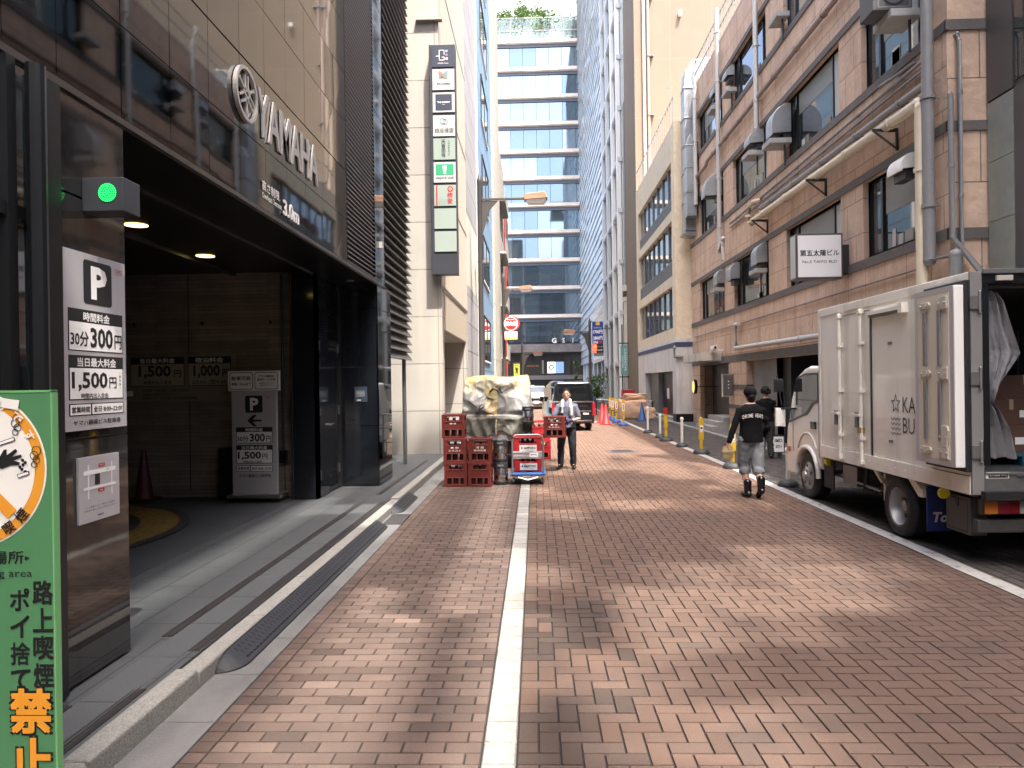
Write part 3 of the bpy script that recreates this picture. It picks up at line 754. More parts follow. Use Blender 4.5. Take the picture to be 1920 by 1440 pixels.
# ================================================================== left: white building and those beyond
WSTONE = tilemat('white_panel_wall', (.36, .335, .30), (.17, .155, .14), 2.2, 1.08, .012, .6, .03, (30, .06), 'XZ', 0, bumpd=.3, var=(.8, .05), stain=(1.2, (.48, .42, .34), .35, (2.5, 2.5, .2)))
RIBB = mat('beige_ribbed_wall', (.37, .325, .275), .7, var=(1.5, .06), stain=(1.5, (.46, .36, .28), .4, (3, 3, .12)))
wb = thing('white_building', 'cream white building with a garage recess and vertical sign tower', 'building', (0, 0, 0))
LX = -2.11
t = MB(); t.box(-9, LX, 16.42, 22.6, 3.9, 18, RIBB)
t.box(-9, LX - .03, 16.40, 16.95, .1, 10.0, WSTONE)
t.box(-9, LX, 22.0, 22.6, .1, 3.9, WSTONE)
t.box(-9, LX - .02, 16.95, 22.0, 2.95, 3.9, WSTONE)
t.box(-9, LX - 1.6, 16.95, 22.0, .1, 2.95, mat('recess_wall', (.40, .37, .33), .7, var=(1, .05)))
t.box(LX - .03, LX + .0, 16.39, 16.42, .1, 9.9, WSTONE)
t.build('wall', wb)
t = MB()                                        # fine vertical ribs and slanting panel joints of the street side
for i in range(60):
    y = 16.95 + i * .1
    if y < 22.5: t.box(LX, LX + .012, y, y + .05, 3.95, 18, RIBB)
for z in (3.92, 6.3, 8.7, 11.2): t.box(LX + .012, LX + .018, 16.45, 22.6, z, z + .03, DGREY)
t.build('ribbed_cladding', wb)
t = MB(); MESH_ = mat('perforated_panel', (.44, .38, .30), .55, metal=.2, var=(60, .3))
t.box(LX - .02, LX + .006, 16.98, 22.0, 2.97, 3.78, MESH_); t.build('perforated_band', wb)
t = MB(); t.box(LX - .5, LX + .1, 16.3, 16.45, 9.98, 10.05, RIBB); t.build('ledge', wb)
t = MB()
for z in (1.1, 1.18): t.box(LX - 1.59, LX - 1.585, 17.4, 21.0, z, z + .012, DGREY)
t.text('頭上注意', (LX - 1.58, 19.0, 1.0), Y, Z, RED, h=.16, w=.9, bold=.01)
t.build('recess_notice', wb)
t = MB(); c = (-2.25, 21.7, 4.75)
cc = onX(893, 492, LX)
t.box(LX, LX + .12, cc.y, cc.y + .05, cc.z + .05, cc.z + .1, WHITE); t.box(LX + .05, LX + .25, cc.y - .35, cc.y + .1, cc.z - .02, cc.z + .1, WHITE); t.lathe([(.04, -.03), (.055, 0), (.05, .03)], (LX + .15, cc.y - .36, cc.z + .04), BLK, 14, 1)
tag(t.build('security_camera', bevel=.01), 'white security camera on the street side of the cream building', 'camera')
# sign tower
sx0, sx1 = -2.29, -1.70
tw = thing('sign_tower', 'tall black blade of stacked tenant signs on the corner of the cream building', 'sign', (-2.0, 16.1, 4.1))
zt = lambda v: onY(838, v, 16.05).z
t = MB(); t.box(sx0 + 2.0, sx1 + 2.0, 0, .26, zt(514) - 4.1, zt(81) - 4.1, mat('sign_tower_black', (.03, .032, .04), .45, var=(4, .1))); t.build('case', tw, bevel=.01)
PALE = mat('pale_green_sign', (.27, .32, .285), .35); SGN = mat('sign_white_face', (.46, .46, .455), .35)
NAVY = mat('navy_print', (.035, .04, .065), .4); GRNP = mat('green_print', (.02, .27, .13), .5); BRN = mat('brown_print', (.30, .16, .10), .5); TEAL = mat('slate_print', (.16, .24, .27), .5)
cells = [(85, 124, NAVY), (128, 167, SGN), (172, 209, SGN), (215, 254, SGN), (258, 298, PALE), (303, 341, SGN), (346, 385, PALE), (390, 428, PALE), (433, 471, PALE)]
cw = .49; ox = .04
for i, (v0, v1, fm) in enumerate(cells):
    z0, z1 = zt(v1) - 4.1, zt(v0) - 4.1; zc = (z0 + z1) / 2; hh = z1 - z0
    t = MB(); xc = ox - .005 + .0 * i
    t.box(xc - cw / 2, xc + cw / 2, -.02, .0, z0, z1, fm)
    e = -.024; C = lambda dx, dz, k=0: (xc + dx, e - .003 * k, zc + dz)
    if i == 0:
        for a, b_, ww, h_ in ((-.03, .11, .12, .012), (-.085, .0, .012, .23), (-.03, -.11, .12, .012), (.025, .06, .012, .1), (.025, -.08, .012, .07), (.0, -.045, .06, .012), (-.12, -.02, .08, .012)): t.rect(C(a, b_ + .03), X, Z, ww, h_, PRINTW)
        for k, cl in enumerate((mat('sky_dot', (.2, .45, .65), .5), mat('pink_dot', (.6, .1, .22), .5), PRINTW)): t.disc(C(.08, .12 - k * .085), X, Z, .028, cl, 16)
        t.text('GINZA Gems', C(0, -.15), X, Z, PRINTW, h=.03, w=.24)
    elif i == 1:
        t.text('M', C(0, .1), X, Z, TEAL, h=.17, w=.2, bold=.05); t.rect(C(-.03, .1, 1), Vector((.7, 0, -.7)), Vector((.7, 0, .7)), .2, .055, BRN)
        t.text('TOKYO MEN CLUB', C(0, -.03), X, Z, TEAL, h=.025, w=.26); t.text('東京三田倶楽部', C(0, -.1), X, Z, BLACK, h=.04, w=.3, bold=.02); t.text('Members Club', C(0, -.17), X, Z, TEAL, h=.025, w=.17)
    elif i == 2:
        t.rect(C(0, 0), X, Z, .37, .36, NAVY); t.text('"THE GARDEN"', C(0, .0, 1), X, Z, PRINTW, h=.035, w=.29, bold=.03); t.text('GINZA', C(0, -.05, 1), X, Z, PRINTW, h=.015)
    elif i == 3:
        t.disc(C(-.03, .1), X, Z, .07, TEAL, 24, .05); t.disc(C(.03, .085), X, Z, .06, GREY, 24, .047); t.text('GINZA ROEN', C(0, .0), X, Z, GREY, h=.014); t.text('銀座樓園', C(0, -.11), X, Z, BLACK, h=.11, w=.42)
    elif i == 4:
        for k, ch in enumerate('天香回味'): t.text(ch, C(-.02, .16 - k * .1), X, Z, BLACK, h=.09, bold=.01)
        for k, ch in enumerate('火鍋薬膳専門店'): t.text(ch, C(.1, .17 - k * .05), X, Z, BLACK, h=.04)
    elif i == 5:
        t.rect(C(0, .06), X, Z, .40, .24, GRNP); t.prism([(xc - .045, zc + .14), (xc + .045, zc + .14), (xc + .03, zc - .0), (xc - .03, zc - .0)], 1, e - .004, e - .003, PRINTW); t.rect(C(0, -.03, 1), X, Z, .07, .02, PRINTW)
        t.text('esquire club', C(0, -.13), X, Z, BLACK, h=.085, w=.40, bold=.01)
    elif i == 6:
        t.rect(C(-.185, 0), X, Z, .03, .44, RED); t.disc(C(.12, .14), X, Z, .065, RED, 20); 
        for dx, dz in ((.025, 0), (-.025, 0), (0, .025), (0, -.025)): t.disc(C(.12 + dx, .14 + dz, 1), X, Z, .018, PALE, 10)
        for k, ch in enumerate('柿安'): t.text(ch, C(.11, -.0 - k * .13), X, Z, RED, h=.12, bold=.02)
        for k in range(3): t.text('銀座のステーキ', C(-.06, -.1 - k * .04), X, Z, GREY, h=.022, w=.16)
    t.build('sign_panel', tw)
# grey stone, blue, pale and brown neighbours
def plain_building(name, label, x0, x1, y0, y1, z1, m, group=None):
    r = thing(name, label, 'building', ((x0 + x1) / 2, (y0 + y1) / 2, 0), group=group)
    cx_, cy_ = (x0 + x1) / 2, (y0 + y1) / 2
    t = MB(Matrix.Translation((-cx_, -cy_, 0))); t.box(x0, x1, y0, y1, 0.05, z1, m); t.build('wall', r)
    return r, Matrix.Translation((-cx_, -cy_, 0))
GST2 = tilemat('grey_rough_stone', (.27, .265, .27), (.11, .11, .11), 3, .92, .02, .9, .06, (14, .9), 'YZ', 0, bumpd=.8)
r, M = plain_building('stone_building', 'narrow grey rough stone building beside the cream one', -9, -2.16, 22.6, 27.6, 18, GST2)
t = MB(M); t.box(-9, -2.155, 22.62, 27.55, 4.9, 7.2, mat('beige_band', (.5, .46, .40), .7)); t.build('band', r)
BLUE = mat('pale_blue_panel', (.17, .27, .38), .45, var=(1, .05), metal=.1)
r, M = plain_building('blue_building', 'pale blue panelled building with stacked windows down the alley', -9, -2.12, 27.8, 37.0, 25, BLUE)
t = MB(M)
for i in range(1, 22): t.box(-2.12, -2.116, 27.85, 36.95, 1.1 + i * 1.12, 1.115 + i * 1.12, DGREY)
t.box(-2.2, -2.10, 27.75, 27.83, .05, 25, WHITE); t.build('panel_joint', r)
for i in range(6):
    z0 = 2.6 + i * 3.35
    t = MB(M); t.box(-2.14, -2.06, 29.9, 33.9, z0, z0 + .06, WHITE); t.box(-2.14, -2.06, 29.9, 33.9, z0 + 1.85, z0 + 1.92, DGREY)
    for y in (29.9, 31.9, 33.84): t.box(-2.14, -2.07, y, y + .06, z0, z0 + 1.9, DGREY)
    f = t.build('window', r)
    t = MB(M); t.box(-2.13, -2.09, 29.95, 33.85, z0 + .06, z0 + 1.85, GLASS); t.build('pane', f)
t = MB(M)
for i in range(11): t.prism([(-2.12, .75 + i * .1), (-2.02, .72 + i * .1), (-2.02, .74 + i * .1), (-2.12, .83 + i * .1)], 1, 28.4, 33.5, WHITE)
t.box(-2.14, -2.12, 28.4, 33.5, .3, 1.8, BLK); t.build('vent_louvre', r)
PALEC = tilemat('pale_granite_wall', (.34, .315, .28), (.2, .18, .16), 4, 2.9, .02, .75, .03, (40, .2), 'YZ', 0, var=(9, .14))
r, M = plain_building('pale_building', 'pale granite faced building beyond the blue one', -9, -2.02, 37.2, 43.5, 28, PALEC)
CONB = tilemat('old_concrete_wall', (.36, .34, .31), (.2, .19, .18), 3, 2.6, .02, .9, .05, (20, .3), 'YZ', 0, var=(1.5, .16), stain=(1.3, (.2, .18, .16), .6, (2, 2, .3)))
r, M = plain_building('concrete_building', 'weathered concrete building with small balconies down the alley', -9, -2.12, 43.7, 52, 16.8, CONB)
for i in range(4):
    t = MB(M); z0 = 3.2 + i * 3.3; t.box(-2.15, -1.72, 45, 50, z0, z0 + .14, CONC); t.box(-1.74, -1.72, 45, 50, z0 + .14, z0 + 1.0, CONC)
    t.build('balcony', r)
BRICKR = tilemat('dark_red_brick', (.20, .075, .052), (.10, .06, .05), .24, .08, .01, .8, .15, (60, .3), 'YZ', .5)
r, M = plain_building('brick_building', 'dark red brick building at the end of the left side', -9, -2.16, 52.2, 61.5, 15.2, BRICKR)
t = MB(M); t.tube([(-2.06, 52.6, .1), (-2.06, 52.6, 15)], .06, mat('red_pipe', (.4, .05, .04), .5), 8); t.build('drain_pipe', r)
t = MB(M)
for i in range(4): t.box(-2.18, -2.15, 53.2, 60.6, 1.2 + i * 3.4, 3.2 + i * 3.4, GLASS)
t.build('window', r)
t = MB(M); t.box(-2.6, -1.75, 43.72, 43.9, .05, 2.4, DGREY); t.build('side_panel', r)

# street lamps (base at the origin, arm towards +x)
def lamp_post(label, loc, rz=0, h=8.3, arm=1.55, sc=1):
    r = thing('street_lamp', label, 'street lamp', loc, rz, 'street lamps along the alley')
    DK = mat('lamp_post_brown', (.06, .055, .052), .5, metal=.3)
    t = MB(); t.lathe([(.11, 0), (.11, .9), (.095, .95), (.09, 2.6), (.08, h - .02), (.085, h), (.085, h + .06), (.05, h + .2), (.0, h + .36)], (0, 0, 0), DK, 14); t.build('pole', r, smooth=True)
    t = MB(); t.box(0, arm, -.035, .035, h - .62, h - .55, DK)
    t.prism([(.06, h - .64), (.62, h - .64), (.34, h - .95), (.18, h - 1.45), (.06, h - 1.9)], 1, -.012, .012, DK); t.build('arm', r, bevel=.006)
    t = MB(); HD = mat('lamp_copper', (.30, .16, .10), .45, metal=.35); z = h - .66
    t.loft([[(arm - .06, -.17, z), (arm - .06, .17, z), (arm - .06, .15, z + .2), (arm - .06, -.15, z + .2)], [(arm + .72, -.22, z + .04), (arm + .72, .22, z + .04), (arm + .62, .2, z + .26), (arm + .62, -.2, z + .26)]], HD)
    hd = t.build('lamp_head', r, bevel=.015)
    t = MB(); t.loft([[(arm + .0, -.16, z), (arm + .0, .16, z), (arm + .68, .2, z + .035), (arm + .68, -.2, z + .035)][::-1], [(arm + .06, -.12, z - .12), (arm + .06, .12, z - .12), (arm + .62, .15, z - .1), (arm + .62, -.15, z - .1)][::-1]], mat('lamp_lens', (.55, .55, .52), .25)); t.build('lens', hd)
    return r
y1 = 24.0
p = onX(903, 720, -1.80)
lamp_post('tall dark street lamp with copper head before the cream building', (onY(904, 720, 24).x, 24.0, .1), 0, onY(903, 330, 24).z - .1 - .2)
lamp_post('dark street lamp with copper head beside the round red hydrant sign', (onY(946, 720, 42).x, 42.0, .1), 0, onY(946, 520, 42).z - .2, arm=1.0)
q = onY(1107, 720, 46)
lamp_post('street lamp with copper head on the right before the blue price sign', (q.x, 46.0, .1), math.pi, onY(1107, 602, 46).z - .2, arm=1.0)
q = onY(980, 720, 56)
lamp_post('small dark street lamp beside the yellow banner at the alley end', (q.x, 56, 0.1), 0, onY(980, 648, 56).z - .15, arm=.9)
# hydrant sign, plate, yellow banner
hp_ = onY(958, 607, 41.6)
hs = thing('hydrant_sign', 'round red sign with white characters over a small plate on the lamp post', 'sign', (hp_.x, 41.5, hp_.z))
t = MB(); RB = mat('red_sign_face', (.42, .014, .014), .4)
t.lathe([(.44, -.02), (.44, .02)], (0.07, .05, 0), RED, 30, 1)
t.lathe([(.40, -.02), (.40, .02)], (0, 0, 0), PRINTW, 30, 1); t.disc((0, -.024, 0), X, Z, .36, RB, 30); t.text('消火栓', (0, -.028, 0), X, Z, PRINTW, h=.26, w=.66, bold=.03); t.rect((0, -.028, .23), X, Z, .4, .03, PRINTW); t.build('sign_disc', hs)
t = MB(); t.box(-.36, .36, -.02, .02, -.92, -.46, PRINTW); t.rect((0, -.023, -.87), X, Z, .7, .1, mat('amber_print', (.7, .42, .05), .5)); t.text('ミルク', (0.02, -.024, -.57), X, Z, BLACK, h=.1, w=.3); t.text('ーキューブ', (0, -.024, -.70), X, Z, BLACK, h=.11, w=.5, bold=.02); t.build('sign_plate', hs)
t = MB(); t.tube([(-.28, .02, 0), (-.4, .05, 0)], .02, DGREY); t.build('bracket', hs)
b0 = onY(969, 697, 50)
yb = thing('banner', 'yellow hanging banner with a black bird print beside the alley end', 'banner', (b0.x, 50, b0.z))
t = MB(); YB = mat('yellow_banner_cloth', (.36, .35, .04), .7)
t.prism([(-.21, .55), (.21, .55), (.21, -.42), (0, -.6), (-.21, -.42)], 1, -.01, .01, YB)
for (a, c_, rr) in ((.0, .15, .09), (-.05, .25, .06), (.07, .2, .05), (.02, .02, .07), (-.05, -.07, .05), (.06, -.1, .04)): t.disc((a, -.014, c_), X, Z, rr, BLACK, 10)
t.text('GINZA', (0, -.014, .45), X, Z, BLACK, h=.08, w=.3); t.text('祭り', (0, -.014, -.3), X, Z, BLACK, h=.09, w=.25); t.build('cloth', yb)
t = MB(); t.tube([(.3, .05, .6), (-.3, .05, .6)], .025, BLK); t.tube([(.3, .05, 1.2), (.3, .05, -b0.z + .1)], .04, BLK); t.build('pole', yb)
# white rail and sign behind the crates
t = MB()
for x in (-2.0, -1.62, -1.3): t.tube([(x, 15.6, .1), (x, 15.6, 1.05)], .018, GREY)
for z in (1.05, .75, .45): t.tube([(-2.0, 15.6, z), (-1.3, 15.6, z)], .015, GREY)
tag(t.build('guard_rail'), 'small grey steel guard rail behind the stacked crates', 'railing')
# ================================================================== right: brown stone building
RX = 6.0
STONE = tilemat('brown_stone_street', (.56, .405, .30), (.16, .115, .085), .72, .62, .006, .85, .05, (9, 1.1), 'YZ', .5, bumpd=.75, var=(2.2, .16), stain=(1.0, (.33, .235, .175), .55, (3, 3, .3)))
STONE2 = tilemat('brown_stone_end', (.56, .405, .30), (.12, .085, .065), .92, .75, .007, .85, .07, (6, 1.6), 'XZ', .5, bumpd=1.0, var=(2.2, .16))
BAND = mat('dark_stone_band', (.115, .105, .098), .75, var=(4, .14), bump=(30, .4))
CREAM = mat('cream_pipe', (.60, .52, .39), .5, var=(5, .06))
PIPEG = mat('grey_pipe', (.20, .20, .205), .45, var=(6, .08))
PIPEL = mat('light_pipe', (.50, .49, .47), .4)
GALV = mat('galvanised_duct', (.36, .38, .39), .38, metal=.7, var=(3, .16), bump=(3, .12))
HOODM = mat('hood_metal', (.33, .35, .36), .42, metal=.5, var=(4, .14))
LEDGE = mat('ledge_grey', (.34, .34, .33), .75, var=(4, .12))
BLIND = mat('window_blind', (.46, .47, .44), .7)
br = thing('stone_building', 'brown stone street building with dark bands, wide windows and many pipes', 'building', (RX, 19, 0))
MR = Matrix.Translation((-RX, -19, 0))
def facade(t, y0, y1, z0, z1, holes, m, dep=.16, x=RX):
    ys = sorted({y0, y1, *[h[0] for h in holes], *[h[1] for h in holes]}); zs = sorted({z0, z1, *[h[2] for h in holes], *[h[3] for h in holes]})
    for a, b_ in zip(ys, ys[1:]):
        for c, d in zip(zs, zs[1:]):
            if any(h[0] <= a and b_ <= h[1] and h[2] <= c and d <= h[3] for h in holes): continue
            t.face([(x, b_, c), (x, a, c), (x, a, d), (x, b_, d)], m)
    for h in holes:
        a, b_, c, d = h[:4]; q = x + dep
        t.face([(x, a, c), (q, a, c), (q, a, d), (x, a, d)], m); t.face([(x, b_, c), (x, b_, d), (q, b_, d), (q, b_, c)], m)
        t.face([(x, a, d), (q, a, d), (q, b_, d), (x, b_, d)], m); t.face([(x, a, c), (x, b_, c), (q, b_, c), (q, a, c)], m)
WY = [(11.0, 13.3), (14.25, 17.3), (18.6, 21.8), (22.9, 26.3)]
WZ = [(3.84, 5.24), (6.84, 8.27), (9.86, 11.2)]
ZT = 12.45; YA, YB_ = 10.6, 27.6
wins = [(a, b_, c, d) for c, d in WZ for a, b_ in WY]
gops = [(YA + .01, 18.1, .11, 2.22), (18.1, 20.6, .11, 2.22), (22.55, 26.45, .11, 2.22)]
t = MB(MR)
facade(t, YA, YB_, .05, ZT, wins + gops, STONE)
t.face([(RX, YA, .05), (RX + .58, YA, .05), (RX + .58, YA, ZT), (RX, YA, ZT)], STONE2)
t.box(RX + .45, RX + 12, YA + .02, YB_, 2.6, ZT, BLK, 'l'); t.box(RX, RX + 12, YA, YB_, ZT, ZT + .02, CONC)
t.face([(RX, YB_, .05), (RX, YB_, ZT), (RX + 8, YB_, ZT), (RX + 8, YB_, .05)], STONE2)
t.build('wall', br)
t = MB(MR)
for (z0, z1) in ((2.23, 2.44), (3.68, 3.84), (5.24, 5.38), (6.69, 6.84), (8.27, 8.41), (9.71, 9.86), (11.2, 11.34)):
    t.box(RX - .03, RX + .01, YA - .03, YB_, z0, z1, BAND); t.box(RX - .03, RX + .585, YA - .032, YA + .0, z0, z1, BAND)
t.build('stone_band', br)
for k, (a, b_, c, d) in enumerate(wins):
    t = MB(MR); x = RX + .10
    t.outline((x, (a + b_) / 2, (c + d) / 2), Y * -1, Z, b_ - a, d - c, BLK, .07)
    t.box(x, x + .06, a, a + .06, c, d, BLK); t.box(x, x + .06, b_ - .08, b_, c, d, BLK); t.box(x, x + .06, a + .06, b_ - .08, c, c + .07, BLK); t.box(x, x + .06, a + .06, b_ - .08, d - .06, d, BLK)
    t.box(x - .012, x + .05, b_ - .55, b_ - .48, c + .07, d - .06, BLK); t.box(x - .01, x + .05, a + .5, a + .54, c + .07, d - .06, BLK)
    f = t.build('window', br)
    t = MB(MR); t.face([(x + .03, b_ - .05, c + .05), (x + .03, a + .05, c + .05), (x + .03, a + .05, d - .05), (x + .03, b_ - .05, d - .05)], GLASS)
    if k in (1, 3, 5, 6): t.face([(x + .02, a + .5, c + .06), (x + .02, a + .07, c + .06), (x + .02, a + .07, d - .06), (x + .02, a + .5, d - .06)], BLIND)
    random.seed(60 + k)
    if random.random() < .75:
        hb = random.uniform(.25, .7) * (d - c); t.face([(x + .022, b_ - .6, d - hb), (x + .022, a + .55, d - hb), (x + .022, a + .55, d - .06), (x + .022, b_ - .6, d - .06)], mat('window_roller_blind', (.17, .18, .17), .5, spec=.8))
    for q in range(3):
        yy = random.uniform(a + .6, b_ - .9); t.box(x + .018, x + .028, yy, yy + random.uniform(.1, .3), c + .07, c + random.uniform(.16, .4), random.choice((BLIND, CONC, mat('faded_paper', (.25, .22, .17), .6))))
    t.build('pane', f)
t = MB(MR)                                       # ground floor recesses
DKW = mat('dark_entrance', (.03, .028, .028), .5); SLAT = tilemat('brown_slat_wall', (.10, .055, .04), (.03, .02, .018), .11, 9, .012, .5, .12, (20, .2), 'YZ', 0)
t.box(RX + .16, RX + .2, 18.1, 20.6, .11, 2.3, mat('grey_render', (.19, .185, .18), .85, var=(1.2, .16), stain=(1, (.12, .115, .11), .5, (2, 2, .4))))
t.box(RX + 1.6, RX + 1.65, YA, 18.1, .11, 2.3, SLAT); t.box(RX + .17, RX + 1.6, 17.6, 18.1, .11, 2.3, DKW); t.box(RX, RX + 1.65, YA, 18.1, 2.26, 2.3, DKW)
t.box(RX + .45, RX + .5, 22.55, 26.45, .11, 2.3, DKW); t.box(RX, RX + .5, 22.55, 26.45, 2.21, 2.3, DKW)
for z in (.5, 1.0, 1.3, 1.6, 1.9): t.box(RX + .43, RX + .45, 22.9, 25.5, z, z + .025, DGREY)
t.box(RX + .40, RX + .45, 22.82, 22.9, .11, 2.2, GREY)
t.text('BAR LOUNGE', (RX + .44, 24.3, 1.75), NX * 0 + Y * -1, Z, GREY, h=.05)
t.build('entrance', br)
t = MB(MR); t.box(RX - .02, RX + .3, 20.62, 22.4, .11, 2.22, STONE); t.box(RX - .04, RX + .3, 20.6, 22.42, 1.42, 1.55, BAND); t.box(RX - .04, RX + .3, 20.6, 22.42, .95 - .12, .95, BAND); t.build('entrance_pillar', br)
t = MB(MR)
for i in range(3): t.box(5.42 + i * .2, RX + .45, 22.5, 24.6, .11 + i * .14 - (.0 if i == 0 else .004), .11 + (i + 1) * .14, CONC)
t.build('steps', br, bevel=.01)
t = MB(MR); t.box(5.34, RX, 23.3, 26.2, 2.32, 2.58, mat('canopy_panel', (.50, .47, .42), .6)); 
for y in (24.2, 25.2): t.box(5.335, 5.34, y - .01, y + .01, 2.32, 2.58, DGREY)
t.build('canopy', br, bevel=.01)
t = MB(MR)
for i in range(44):
    y = 13.5 + i * .32
    if y < YB_: t.box(RX + .04, RX + .06, y, y + .02, ZT, ZT + 1.0, GREY)
for z in (1.0, .55, .1): t.box(RX + .035, RX + .065, 13.5, YB_, ZT + z - .03, ZT + z, GREY)
t.build('roof_railing', br)
# wall hoods and ledges
def hood(u0, u1, v0, v1, m=HOODM, dep=None):
    """curved wall cowl whose pixel box is given on the facade"""
    y0 = onX(u1, v0, RX).y; wd = .45; z1 = onY((u0 + u1) / 2, v0, y0 + .1).z; z0 = onY((u0 + u1) / 2, v1, y0 + .1).z
    d = min(.75, max(.25, RX - onY(u0, v0, y0 + wd).x)) if dep is None else dep; h = z1 - z0; r = min(d, h * .75)
    t = MB(); prof = [(0, z1)] + [(-(d - r) - r * math.sin(R(q * 15)), z1 - r + r * math.cos(R(q * 15))) for q in range(7)] + [(-d, z0), (-d + .03, z0), (-d + .03, z0 + .03), (-.02, z0 + .05), (0, z0 + .05)]
    t.prism([(RX + p, z) for p, z in prof], 1, y0, y0 + wd, m); t.box(RX - d + .02, RX - .03, y0 + .02, y0 + wd - .02, z0 + .01, z0 + .06, BLK)
    t.box(RX - .16, RX, y0 + .04, y0 + wd - .04, z0 - .12, z0 + .05, DGREY)
    return t.build('vent_hood', bevel=.008)
HG = 'metal vent hoods on the brown stone facade'
tag(hood(1435, 1483, 196, 254, GALV), 'largest curved metal vent hood, beside the wide third floor window', 'vent hood', HG)
tag(hood(1394, 1432, 244, 272), 'low square metal vent hood left of the largest hood', 'vent hood', HG)
tag(hood(1314, 1354, 324, 370, HOODM), 'wide slanted metal hood beside the tall galvanised duct', 'vent hood', HG)
tag(hood(1407, 1439, 455, 496), 'curved metal vent hood left of the white building sign', 'vent hood', HG)
tag(hood(1361, 1387, 492, 526), 'boxy metal vent hood at the lower end of the bent white pipe', 'vent hood', HG)
tag(hood(1337, 1359, 504, 534), 'curved metal vent hood lowest and farthest along the brown facade', 'vent hood', HG)
tag(hood(1362, 1377, 124, 145, HOODM), 'small round-topped metal hood between the two tall white pipes', 'vent hood', HG)
tag(hood(1342, 1351, 157, 178, HOODM), 'small metal hood just left of the tall bent white pipe', 'vent hood', HG)
tag(hood(1699, 1719, 288, 322, WHITE), 'white curved vent hood beside the cream pipe', 'vent hood', HG)
def ledge(u0, u1, v, label, dep=.55, wd=None):
    y0 = onX(u1, v, RX).y; y1 = y0 + .6; dep = min(.9, max(.3, RX - onY(u0, v, y1).x)); z = onY((u0 + u1) / 2, v, y0 + .2).z
    t = MB(); t.box(RX - dep, RX, y0, y1, z - .06, z + .06, LEDGE)
    t.tube([(RX - .12, y0 + .15, z - .05), (RX - .12, y0 + .15, z - .55)], .025, DGREY, 6)
    return tag(t.build('wall_ledge', bevel=.01), label, 'ledge', 'grey ledges under the wall hoods')
ledge(1428, 1485, 268, 'grey wall ledge under the largest curved hood')
ledge(1390, 1432, 290, 'grey wall ledge under the low square hood')
ledge(1355, 1382, 172, 'grey wall ledge under the small hood between two white pipes')
ledge(1335, 1352, 205, 'grey wall ledge beside the upper window near the galvanised duct')
ledge(1404, 1439, 509, 'narrow grey ledge under the hood left of the white building sign')
ledge(1336, 1359, 544, 'grey ledge under the farthest low hood')
ledge(1636, 1730, 34, 'thick grey ledge high up in front of the nearest upper window', .75)
ledge(1440, 1481, 33, 'grey ledge high up left of the nearest upper window')
t = MB(); yl = onX(1730, 34, RX).y; zl = onY(1683, 34, yl + .2).z
t.box(RX - .72, RX - .12, yl + .06, yl + .52, zl + .062, zl + .55, mat('unit_dark_grey', (.07, .07, .075), .5)); t.outline((RX - .4, yl + .056, zl + .31), X, Z, .5, .42, GREY, .02); t.disc((RX - .4, yl + .055, zl + .31), X, Z, .18, BLK, 20, .15)
tag(t.build('cooling_unit', bevel=.01), 'dark cooling unit standing on the thick ledge high at the nearest window', 'cooling unit')
# pipes
def pipe(name, label, pts, r, m, clips=(), n=10, group='pipes on the brown stone facade'):
    t = MB(); t.tube(pts, r, m, n)
    pv = [Vector(p) for p in pts]
    for a, b_ in zip(pv, pv[1:]):
        L_ = (b_ - a).length; k = int(L_ / 1.4)
        for i in range(k):
            c = a + (b_ - a) * ((i + .5) / k); d = (b_ - a).normalized()
            t.tube([c - d * .025, c + d * .025], r * 1.25, m, n)
            t.box(min(c.x, RX - .005), RX, c.y - .012, c.y + .012, c.z - .012, c.z + .012, m)
    for p in pv[1:-1]:
        t.lathe([(0, -r * 1.12), (r * .8, -r * .8), (r * 1.12, 0), (r * .8, r * .8), (0, r * 1.12)], p, m, n)
    return tag(t.build(name, smooth=50), label, 'pipe', group)
px = RX - .2
pipe('wall_pipe', 'cream pipe running along the facade and turning down beside the grey pipe', [(px, 19.2, 5.88), (px, 11.0, 5.80), (px, 10.95, 5.72), (px, 10.95, 2.0)], .085, CREAM)
t = MB(); c = Vector((px, 19.2, 5.88)); t.tube([c, c + Vector((0, .35, .0)), c + Vector((0, .35, .45)), c + Vector((0, .0, .5)), c + Vector((.15, -.2, .5))], .055, CREAM, 8); t.lathe([(.11, -.03), (.11, .03)], c + Vector((0, .35, .2)), CREAM, 12); t.lathe([(.09, -.03), (.09, .03)], c + Vector((0, .2, -.02)), CREAM, 12, 1)
tag(t.build('pipe_valve', smooth=50), 'cream valve loop at the far end of the cream pipe', 'valve')
for y in (18.6, 14.9, 12.0):
    t = MB(); t.prism([(RX - .42, 5.74), (RX - .42, 5.78), (RX, 5.78), (RX, 5.42), (RX - .04, 5.42), (RX - .04, 5.72)], 1, y, y + .03, DGREY); t.tube([(RX - .40, y + .015, 5.75), (RX - .03, y + .015, 5.45)], .018, DGREY, 6)
    tag(t.build('pipe_bracket'), {18.6: 'farthest', 14.9: 'middle', 12.0: 'nearest'}[y] + ' triangular steel bracket holding up the cream pipe', 'bracket', 'brackets under the cream pipe')
pipe('wall_pipe', 'thick grey drainpipe down the near corner of the brown facade', [(RX - .16, 10.82, 13), (RX - .16, 10.82, 3.42), (RX - .02, 10.40, 3.42), (RX - .02, 10.40, 2.0)], .085, PIPEG)
pipe('wall_pipe', 'slim grey conduit right of the thick grey drainpipe', [(RX + .0, 10.52, 5.75), (RX + .0, 10.52, 3.7), (RX + .3, 10.3, 3.1)], .04, PIPEG)
pipe('wall_pipe', 'slim dark conduit on the end face of the brown building', [(RX - .1, 12.4, 6.62), (RX + .12, 10.55, 6.62), (RX + .12, 10.5, 6.5), (RX + .12, 10.5, 3.55), (RX + .5, 10.3, 2.9)], .03, PIPEG)
